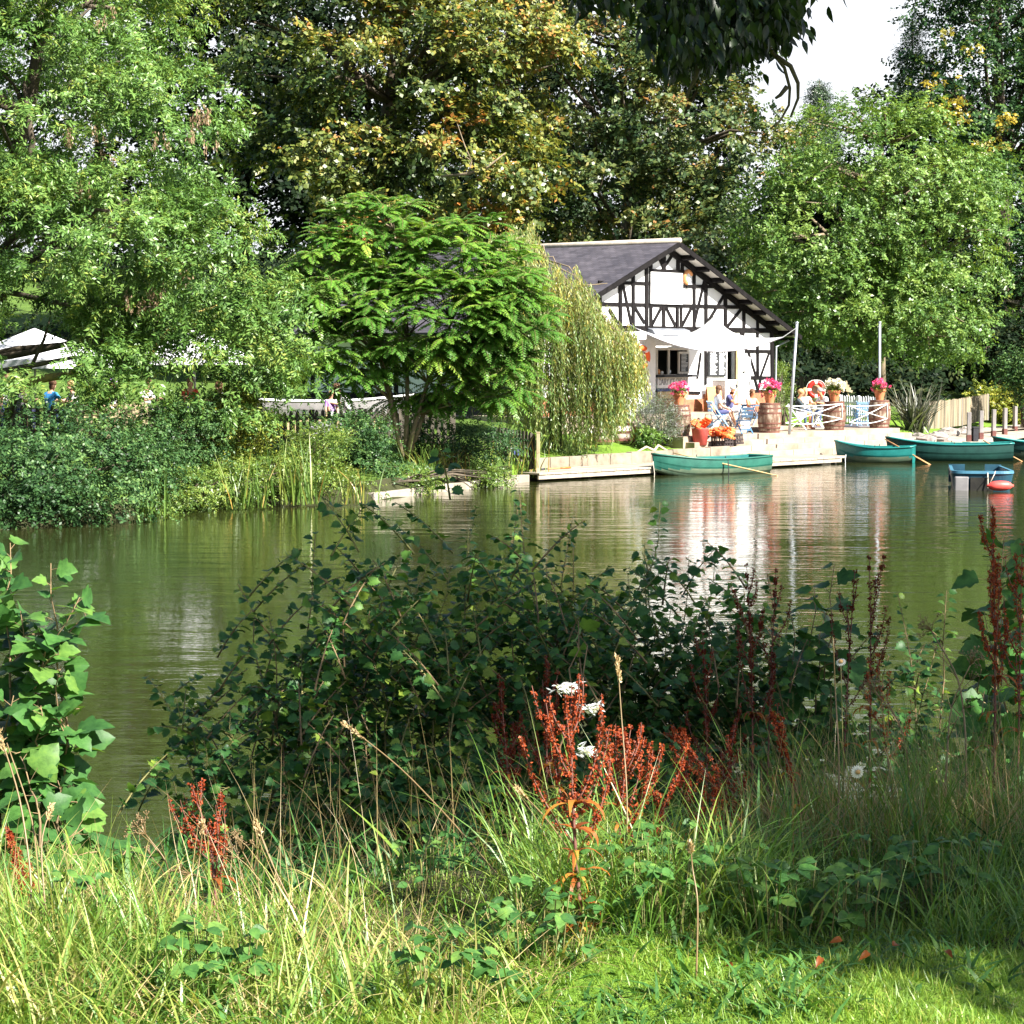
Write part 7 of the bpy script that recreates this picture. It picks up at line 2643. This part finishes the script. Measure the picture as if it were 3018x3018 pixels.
stalk('grass_stalk', 'short straw stalk with a fat seed head in front of the long grass', [nb(2062, 5.4), P(2058, 2650, 5.45), P(2040, 2560, 5.5), P(2036, 2490, 5.5)], 'spike', 8, .003)
stalk('grass_stalk', 'straw stalk with a brown spike among the left umbels', [nb(900, 6.0), P(850, 2650, 6.05), P(790, 2520, 6.1), P(755, 2425, 6.15)], 'spike', 9, .0032)
stalk('grass_stalk', 'straw stalk with a small spike standing left of the slanting one', [nb(560, 6.1), P(575, 2620, 6.15), P(590, 2520, 6.2), P(598, 2425, 6.2)], 'spike', 10, .0026)
stalk('hogweed_stalk', 'dry umbel stalk slanting left above the bottom left grass', [nb(540, 6.0), P(500, 2720, 6.05), P(390, 2665, 6.1), P(290, 2625, 6.1)], 'umbel', 11, .004, 'dry hogweed stalks')
stalk('hogweed_stalk', 'dry umbel stalk rising to the left in front of the dark thicket', [nb(520, 6.2), P(505, 2650, 6.25), P(495, 2540, 6.3), P(430, 2460, 6.3)], 'umbel', 12, .0036, 'dry hogweed stalks')
stalk('hogweed_stalk', 'dry umbel stalk with forked top left of the middle void', [nb(800, 6.4), P(770, 2700, 6.45), P(765, 2600, 6.5), P(715, 2510, 6.5)], 'umbel', 13, .0036, 'dry hogweed stalks')
stalk('hogweed_stalk', 'dry umbel stalk leaning right to left along the left grass', [nb(860, 6.1), P(760, 2680, 6.2), P(680, 2610, 6.2), P(560, 2575, 6.25)], 'umbel', 14, .0036, 'dry hogweed stalks')
stalk('hogweed_stalk', 'large dry umbel stalk among the pale weeds on the right', [nb(2860, 7.4), P(2850, 2200, 7.5), P(2830, 2000, 7.6), P(2745, 1860, 7.7)], 'umbel', 15, .0046, 'dry hogweed stalks')
stalk('hogweed_stalk', 'dry umbel stalk below the bright red dock tip on the right', [nb(2690, 7.3), P(2680, 2250, 7.4), P(2650, 2120, 7.4), P(2580, 2040, 7.45)], 'umbel', 16, .004, 'dry hogweed stalks')
stalk('hogweed_stalk', 'dry umbel stalk left of the tall red dock at the right edge', [nb(2800, 7.2), P(2790, 2250, 7.3), P(2800, 2080, 7.4), P(2860, 1960, 7.4)], 'umbel', 17, .004, 'dry hogweed stalks')
for i, (px, py, Y, l_) in enumerate([(1660, 2025, 6.3, 'white silky web tangle at the top of the sunlit dock'), (1735, 2085, 6.4, 'larger white silky web tangle between the sunlit dock and the straw stalk'), (1720, 2210, 6.6, 'greyish silky web in the shade behind the sunlit dock')]):
    rng = np.random.default_rng(600 + i)
    Lw2 = Leaves()
    k = 62
    c = v3(P(px, py, Y))
    bb_ = c + rng.normal(size=(k, 3)) * np.array([.017, .014, .006])
    dd = np.array([1, .1, -.25]) + rng.normal(size=(k, 3)) * .5
    Lw2.quads(bb_, dd, rng.normal(size=(k, 3)) + np.array([0, -1, .6]), rng.uniform(.012, .034, k), rng.uniform(.003, .008, k), rng.uniform(0, 1, k))
    tag(Lw2.build('web_tangle', 'web_silk'), l_, 'web', 'silky webs on the docks')


def daisy(label, p, seed, r=.022, facing=(0.1, -1, .5)):
    rng = np.random.default_rng(seed)
    p = Vector(p)
    g = Vector((p.x + .03, p.y + .05, near_z(p.x, p.y)))
    rt = empty('ox_eye_daisy', g, 0, label, 'flower', 'daisies in the weeds')
    o = MB().tube(curve(g, p, (0, 0, .05), 7), .0016, 5).build('stem', 'twig_green', None, True); child_at(o, rt)
    f = nrm(np.array(facing))
    u_ = nrm(np.cross(f, UP)); w_ = np.cross(u_, f)
    a = np.arange(17) * 2 * math.pi / 17
    dv = np.cos(a)[:, None] * u_ + np.sin(a)[:, None] * w_
    Lp_ = Leaves()
    Lp_.quads(v3(p) + dv * .006, dv - f * .25, np.tile(f, (17, 1)), np.full(17, r), np.full(17, r * .38), rng.uniform(.4, 1, 17), .1, .6)
    o = Lp_.build('petals', 'white_petal'); child_at(o, rt)
    o = MB().ball(p + Vector(f) * .002, (.008, .008, .007), 10, 6).build('disc', 'ochre', None, True); child_at(o, rt)


daisy('white daisy drooping above the shaded grass on the right', P(2528, 2275, 6.5), 1, .017, (.2, -1, .1))
daisy('white daisy facing sideways beside the pale straight stalk', P(2478, 1950, 7.0), 2, .013, (-.3, -.6, .8))
for i, (px, py) in enumerate([(1398, 2648), (1400, 2668), (1376, 2702), (1455, 2655), (1486, 2628)]):
    rng = np.random.default_rng(700 + i)
    p = P(px, py, 6.35)
    L5 = Leaves()
    a = np.arange(5) * 2 * math.pi / 5
    dv = np.stack([np.cos(a), np.full(5, -.1), np.sin(a)], 1)
    L5.quads(np.tile(v3(p), (5, 1)), dv, np.tile([0, -1.0, 0], (5, 1)), np.full(5, .007), np.full(5, .006), np.full(5, .6), .1, .6)
    g = Vector((p.x, p.y + .02, near_z(p.x, p.y)))
    lb5 = ['small blue flower highest in the dark gap of the grass', 'small blue flower just below the highest blue one', 'lowest small blue flower in the dark gap', 'small blue flower right of the other blue ones', 'tiny blue flower farthest right in the dark gap'][i]
    rt = empty('blue_flower', g, 0, lb5, 'flower', 'small blue flowers in the grass')
    o = L5.build('petals', 'leaf_lavender'); o.data.materials[0] = MATS['blue_pale']; child_at(o, rt)
    o = MB().tube([g, p], .001, 4).build('stem', 'twig_green'); child_at(o, rt)


# ---------------------------------------------------------------- leafy ground plants (three-part ovate leaves)
def ground_elder(label, centre, n, r, ls, seed, tint=(0, 1), h=(.06, .22)):
    rng = np.random.default_rng(seed)
    rt = empty('ground_elder', centre, 0, label, 'ground plant', 'ground elder in the grass')
    B, Dv, Nh, Z = [], [], [], []
    m = MB()
    for i in range(n):
        a = rng.uniform(0, 6.28); q = r * math.sqrt(rng.uniform(0, 1))
        x, y = centre.x + q * math.cos(a), centre.y + q * .8 * math.sin(a)
        g = Vector((x * .8 + centre.x * .2, y * .8 + centre.y * .2, near_z(x, y)))
        t_ = Vector((x, y, near_z(x, y) + rng.uniform(*h)))
        m.tube(curve(g, t_, (0, 0, .03), 5), .0017, 4)
        az = rng.uniform(0, 6.28)
        for k in (-1, 0, 1):
            an = az + k * 1.15
            d = np.array([math.cos(an), math.sin(an), -.12 + rng.normal() * .12])
            s = ls * rng.uniform(.7, 1.15) * (1.05 if k == 0 else .9)
            B.append(v3(t_) + d * s * .06); Dv.append(d); Z.append(s)
            Nh.append(nrm(UP + np.array([.1, -.35, 0]) + rng.normal(size=3) * .25))
    Lg = Leaves()
    k = len(B)
    Lg.templ(T_OVATE[0], T_OVATE[1], np.array(B), np.array(Dv), np.array(Nh), np.array(Z), rng.uniform(tint[0], tint[1], k))
    o = Lg.build('leaves', 'leaf_ground'); child_at(o, rt)
    o = m.build('stalks', 'twig_green', None, True); child_at(o, rt)


GE = [((2690, 6.25), 33, .20, 0.046, 'ground elder patch in the shade left of the lower right corner grass'), ((2800, 6.15), 24, .16, 0.050, 'ground elder with round leaves at the lower right edge of the shade'), ((2330, 5.85), 24, .16, 0.053, 'ground elder patch on the lawn edge below the slanting dock'),
      ((2490, 5.95), 21, .14, 0.056, 'spreading ground elder right of the lawn edge patch'), ((1930, 5.85), 39, .20, 0.043, 'ground elder carpet right of the foot of the sunlit dock'), ((1580, 5.55), 33, .18, 0.046, 'ground elder carpet left of the foot of the sunlit dock'),
      ((1960, 6.2), 24, .15, 0.040, 'pale ground elder under the bushy red dock'), ((620, 5.25), 21, .16, 0.053, 'big leaved ground elder at the bottom edge on the left'), ((1330, 5.2), 21, .15, 0.046, 'ground elder at the bottom edge in the middle'), ((2870, 6.3), 21, .16, 0.046, 'ground elder beside the right edge below the pale weeds'),
      ((1280, 6.2), 18, .14, 0.037, 'small ground elder sprig in front of the dark void'), ((2120, 6.0), 27, .16, 0.040, 'ground elder between the long grass clumps'), ((200, 5.6), 15, .12, 0.037, 'ground elder hidden in the bottom left grass')]
for i, ((px, Y), n, r_, ls, lb) in enumerate(GE):
    ground_elder(lb, nb(px, Y), n, r_, ls, 800 + i)


# ---------------------------------------------------------------- grass
def grass(name, label, n, xr, yr, hgt, wid, e0, e1, mat, seed, dens=None, tint=(0, 1), segs=4, clump=0.0):
    rng = np.random.default_rng(seed)
    Y = rng.uniform(yr[0], yr[1], n)
    px = rng.uniform(xr[0], xr[1], n)
    X = (px - 1509) / FPX * Y
    if clump:
        k = max(4, n // 22)
        ci = rng.integers(0, k, n)
        cx, cyy = X[:k].copy(), Y[:k].copy()
        X = cx[ci] + rng.normal(size=n) * clump; Y = cyy[ci] + rng.normal(size=n) * clump
    keep = np.ones(n, bool)
    if dens is not None:
        keep = rng.random(n) < dens(1509 + X / Y * FPX, Y)
    X, Y = X[keep], Y[keep]
    n = len(X)
    Z = np.array([near_z(a, b) for a, b in zip(X, Y)]) - .01
    an = rng.uniform(0, 6.28, n)
    nz = .5 + .5 * np.sin(X * 9 + 3 * np.sin(Y * 5)) * np.cos(Y * 7 + X * 3)
    hh = rng.uniform(hgt[0], hgt[1], n) * (.75 + .5 * nz)
    tn = np.clip(rng.beta(2, 2.2, n) * (tint[1] - tint[0]) + tint[0] + (nz - .5) * .2, 0, 1)
    Lg = Leaves()
    Lg.ribbons(np.stack([X, Y, Z], 1), np.stack([np.cos(an), np.sin(an)], 1), hh, rng.uniform(wid[0], wid[1], n), rng.uniform(e0[0], e0[1], n), rng.uniform(e1[0], e1[1], n), segs, tn)
    return tag(Lg.build(name, mat), label, 'grass', kind='stuff')


grass('lawn_grass', 'short bright lawn grass along the bottom of the picture', 60000, (-120, 3140), (4.6, 6.5), (.025, .065), (.0024, .0048), (.7, 1.5), (-.3, 1.2), 'grass_lawn', 901, dens=lambda p, y: np.clip(1.25 - np.maximum(0, y - 5.7) * .9, .15, 1), segs=3)
grass('lawn_grass', 'dry thatch and straw between the lawn blades', 6000, (-120, 3140), (4.7, 6.6), (.04, .10), (.0016, .003), (.0, .6), (-.2, .3), 'grass_dry', 902, segs=2)
grass('long_grass', 'long arching grass on the left bank edge', 6200, (-150, 1650), (4.95, 6.6), (.07, .32), (.004, .009), (.95, 1.5), (-.9, 1.2), 'grass_long', 903, segs=6, clump=.06, dens=lambda p, y: np.clip(.30 + (1400 - p) / 1400, .12, 1) * np.where((p > 480) & (y > 5.7), .14, 1), tint=(.25, 1))
grass('long_grass', 'broad fresh blades in the bottom left corner', 420, (-150, 800), (5.1, 5.9), (.14, .32), (.007, .012), (1.0, 1.5), (-.6, 1.1), 'grass_long', 911, segs=7, clump=.05, tint=(.1, .7))
grass('long_grass', 'thick long grass in the shade on the right bank edge', 4600, (1650, 3180), (5.75, 7.4), (.10, .31), (.003, .0065), (.9, 1.5), (-.9, 1.2), 'grass_long', 904, segs=6, clump=.06, tint=(0, .75))
grass('long_grass', 'golden flattened straw matted through the left grass', 1500, (-150, 1700), (5.0, 6.0), (.10, .30), (.0022, .0045), (.05, .9), (-.5, .7), 'grass_dry', 912, segs=5, tint=(.3, 1), clump=.07)
grass('long_grass', 'low clover and leafy weeds through the lawn edge', 2600, (-150, 3100), (5.0, 6.2), (.05, .14), (.010, .022), (.4, 1.4), (-1.0, .5), 'leaf_ground', 913, segs=4, clump=.08)
grass('long_grass', 'dry bleached stems in the left grass', 240, (-150, 1250), (5.4, 6.3), (.18, .42), (.002, .0034), (1.0, 1.5), (.1, 1.4), 'grass_dry', 905, segs=5)
grass('long_grass', 'pale dead stems filling the right bank', 2000, (2300, 3180), (6.8, 8.3), (.25, .68), (.002, .004), (.9, 1.55), (-.2, 1.5), 'grass_dry', 906, segs=5, tint=(.1, .9), clump=.12)
grass('long_grass', 'fine dead stems in the dark middle gap', 240, (700, 1900), (6.4, 8.0), (.3, .6), (.0018, .003), (1.0, 1.5), (.4, 1.4), 'grass_dry', 907, segs=4, tint=(0, .5))
grass('long_grass', 'fresh green blades around the sunlit dock', 1000, (1550, 2350), (5.7, 6.8), (.22, .52), (.004, .008), (1.05, 1.5), (-.8, 1.0), 'grass_long', 908, segs=7, tint=(.2, .8), clump=.05)
grass('long_grass', 'tall tangled green stems on the right bank', 2200, (2300, 3180), (6.9, 8.8), (.3, .75), (.0025, .006), (1.0, 1.55), (-.3, 1.4), 'grass_long', 909, segs=6, clump=.1, tint=(0, .8))
grass('bank_weeds', 'low dark weeds covering the slope under the bushes', 9000, (-200, 3200), (6.7, 11.2), (.12, .40), (.008, .02), (.5, 1.5), (-.9, .8), 'leaf_hazel', 910, segs=4)

# fallen leaves on the lawn
FL = [(2420, 2885, 'curled orange fallen leaf on the lawn right of the middle'), (2785, 2865, 'reddish fallen leaf on the shaded lawn near the lower right corner'), (2160, 2910, 'long pale fallen leaf on the sunny lawn'), (2630, 2850, 'small brown fallen leaf on the shaded lawn'), (2480, 2830, 'brown fallen leaf at the edge of the long grass'), (2560, 2870, 'pale brown fallen leaf between the others')]
for i, (px, py, lb) in enumerate(FL):
    p = ng(px, py)
    Lf_ = Leaves()
    rng = np.random.default_rng(950 + i)
    Lf_.templ(T_OVATE[0] * np.array([1, .8, 2.2]), T_OVATE[1], np.array([[p.x, p.y, p.z + .055]]), rng.normal(size=(1, 3)) * np.array([1, 1, .2]), np.array([[.1, -.7, .7]]), np.array([.034]), np.array([.05 + .06 * i]))
    tag(Lf_.build('fallen_leaf', 'dock_leaf'), lb, 'leaf', 'fallen leaves on the lawn')


# ---------------------------------------------------------------- the tree on the near bank whose bough hangs into the picture and whose crown shades the thicket
SD = np.array([SUN_DIR.x, SUN_DIR.y, SUN_DIR.z])
nt_base = Vector((7.6, 4.2, near_z(7.6, 4.2)))
ntr = empty('alder_tree', nt_base, 0, 'tree on the near bank with a dark leafy bough hanging into the top', 'tree')
rn = np.random.default_rng(55)
hang = []
for px, py, Y, w_ in [(2000, -10, 8, .24), (2080, 50, 8, .22), (2180, 0, 8, .24), (2280, 10, 8, .22), (2130, 95, 8, .18), (2010, 110, 8, .14), (1960, 60, 8.1, .14), (2080, 150, 8, .11), (2310, 70, 8, .09), (2240, 85, 8, .14), (1990, 160, 8, .09), (2310, 0, 8, .10), (1720, -30, 8.2, .09), (1800, -25, 8.2, .10), (2100, -80, 8, .3), (2250, -90, 8, .26), (1950, -80, 8.1, .22), (2180, 125, 8, .09)]:
    hang.append((v3(P(px, py, Y)), w_))
Hc = np.array([h[0] for h in hang])
Ln_ = Leaves()
for (c, w_) in hang:
    k = int(50 + 520 * w_)
    b = c + rn.normal(size=(k, 3)) * np.array([w_ * .30, .20, w_ * .30])
    d = np.array([.15, -.1, -1.0]) + rn.normal(size=(k, 3)) * .38
    Ln_.templ(T_LANCE[0], T_LANCE[1], b, d, rn.normal(size=(k, 3)) + np.array([0, -.8, .3]), rn.uniform(.042, .072, k), np.clip(rn.beta(1.6, 2.6, k), 0, 1))
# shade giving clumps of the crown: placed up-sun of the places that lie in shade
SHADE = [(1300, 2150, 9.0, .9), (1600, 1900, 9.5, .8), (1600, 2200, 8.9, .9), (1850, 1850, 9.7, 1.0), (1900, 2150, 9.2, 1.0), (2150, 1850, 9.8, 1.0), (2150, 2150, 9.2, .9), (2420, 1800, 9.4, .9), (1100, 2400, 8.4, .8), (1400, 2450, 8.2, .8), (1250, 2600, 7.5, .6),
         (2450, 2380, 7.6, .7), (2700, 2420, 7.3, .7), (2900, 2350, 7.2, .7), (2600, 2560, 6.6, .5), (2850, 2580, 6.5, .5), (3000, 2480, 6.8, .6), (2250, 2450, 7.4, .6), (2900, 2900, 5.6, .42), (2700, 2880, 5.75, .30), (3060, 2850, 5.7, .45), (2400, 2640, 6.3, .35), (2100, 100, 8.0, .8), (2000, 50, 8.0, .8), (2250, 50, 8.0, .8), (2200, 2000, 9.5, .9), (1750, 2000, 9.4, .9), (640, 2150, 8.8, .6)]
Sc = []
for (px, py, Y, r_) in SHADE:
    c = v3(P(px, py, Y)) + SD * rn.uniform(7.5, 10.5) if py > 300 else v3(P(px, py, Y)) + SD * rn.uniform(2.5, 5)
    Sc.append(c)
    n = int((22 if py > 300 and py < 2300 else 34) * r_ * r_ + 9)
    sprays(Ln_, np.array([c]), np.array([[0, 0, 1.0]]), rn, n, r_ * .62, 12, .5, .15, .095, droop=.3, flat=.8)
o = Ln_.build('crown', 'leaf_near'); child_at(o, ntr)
tsp = [v3(nt_base), np.array([7.5, 4.0, 5.0]), np.array([7.2, 3.9, 7.5]), np.array([7.0, 3.9, 9.5]), np.array([7, 3.9, 11])]
o = MB().tube([tuple(s_) for s_ in tsp], [.3, .24, .18, .12, .05], 12).build('trunk', 'bark', None, True); child_at(o, ntr)
m = MB()
limbs(m, tsp[1:], np.array(Sc), rn, len(Sc), .09)
tw0 = v3(P(2150, -190, 8.0))
m.tube([tuple(tsp[2]), (5.2, 5.4, 7.4), (3.0, 6.9, 6.2), tuple(tw0)], [.12, .09, .06, .03], 8)
for c in Hc:
    m.tube([tuple(tw0 + rn.normal(size=3) * .05), tuple((tw0 + c) / 2 + np.array([0, 0, .06])), tuple(c)], [.014, .009, .004], 5)
for tws in [[(2262, -60), (2255, 20), (2238, 70), (2245, 115), (2285, 165), (2312, 200), (2328, 260), (2325, 310), (2300, 355), (2270, 380)], [(2285, 165), (2330, 195), (2352, 245), (2352, 290), (2330, 345)], [(2238, 80), (2200, 100), (2150, 90)], [(2060, 180), (2050, 230), (2030, 268), (2025, 290)], [(2320, 255), (2300, 280), (2285, 290)]]:
    m.tube([P(a, b, 8.0) for a, b in tws], [.011 * (1 - .75 * i / len(tws)) for i in range(len(tws))], 6)
o = m.build('limbs', 'bark', None, True); child_at(o, ntr)
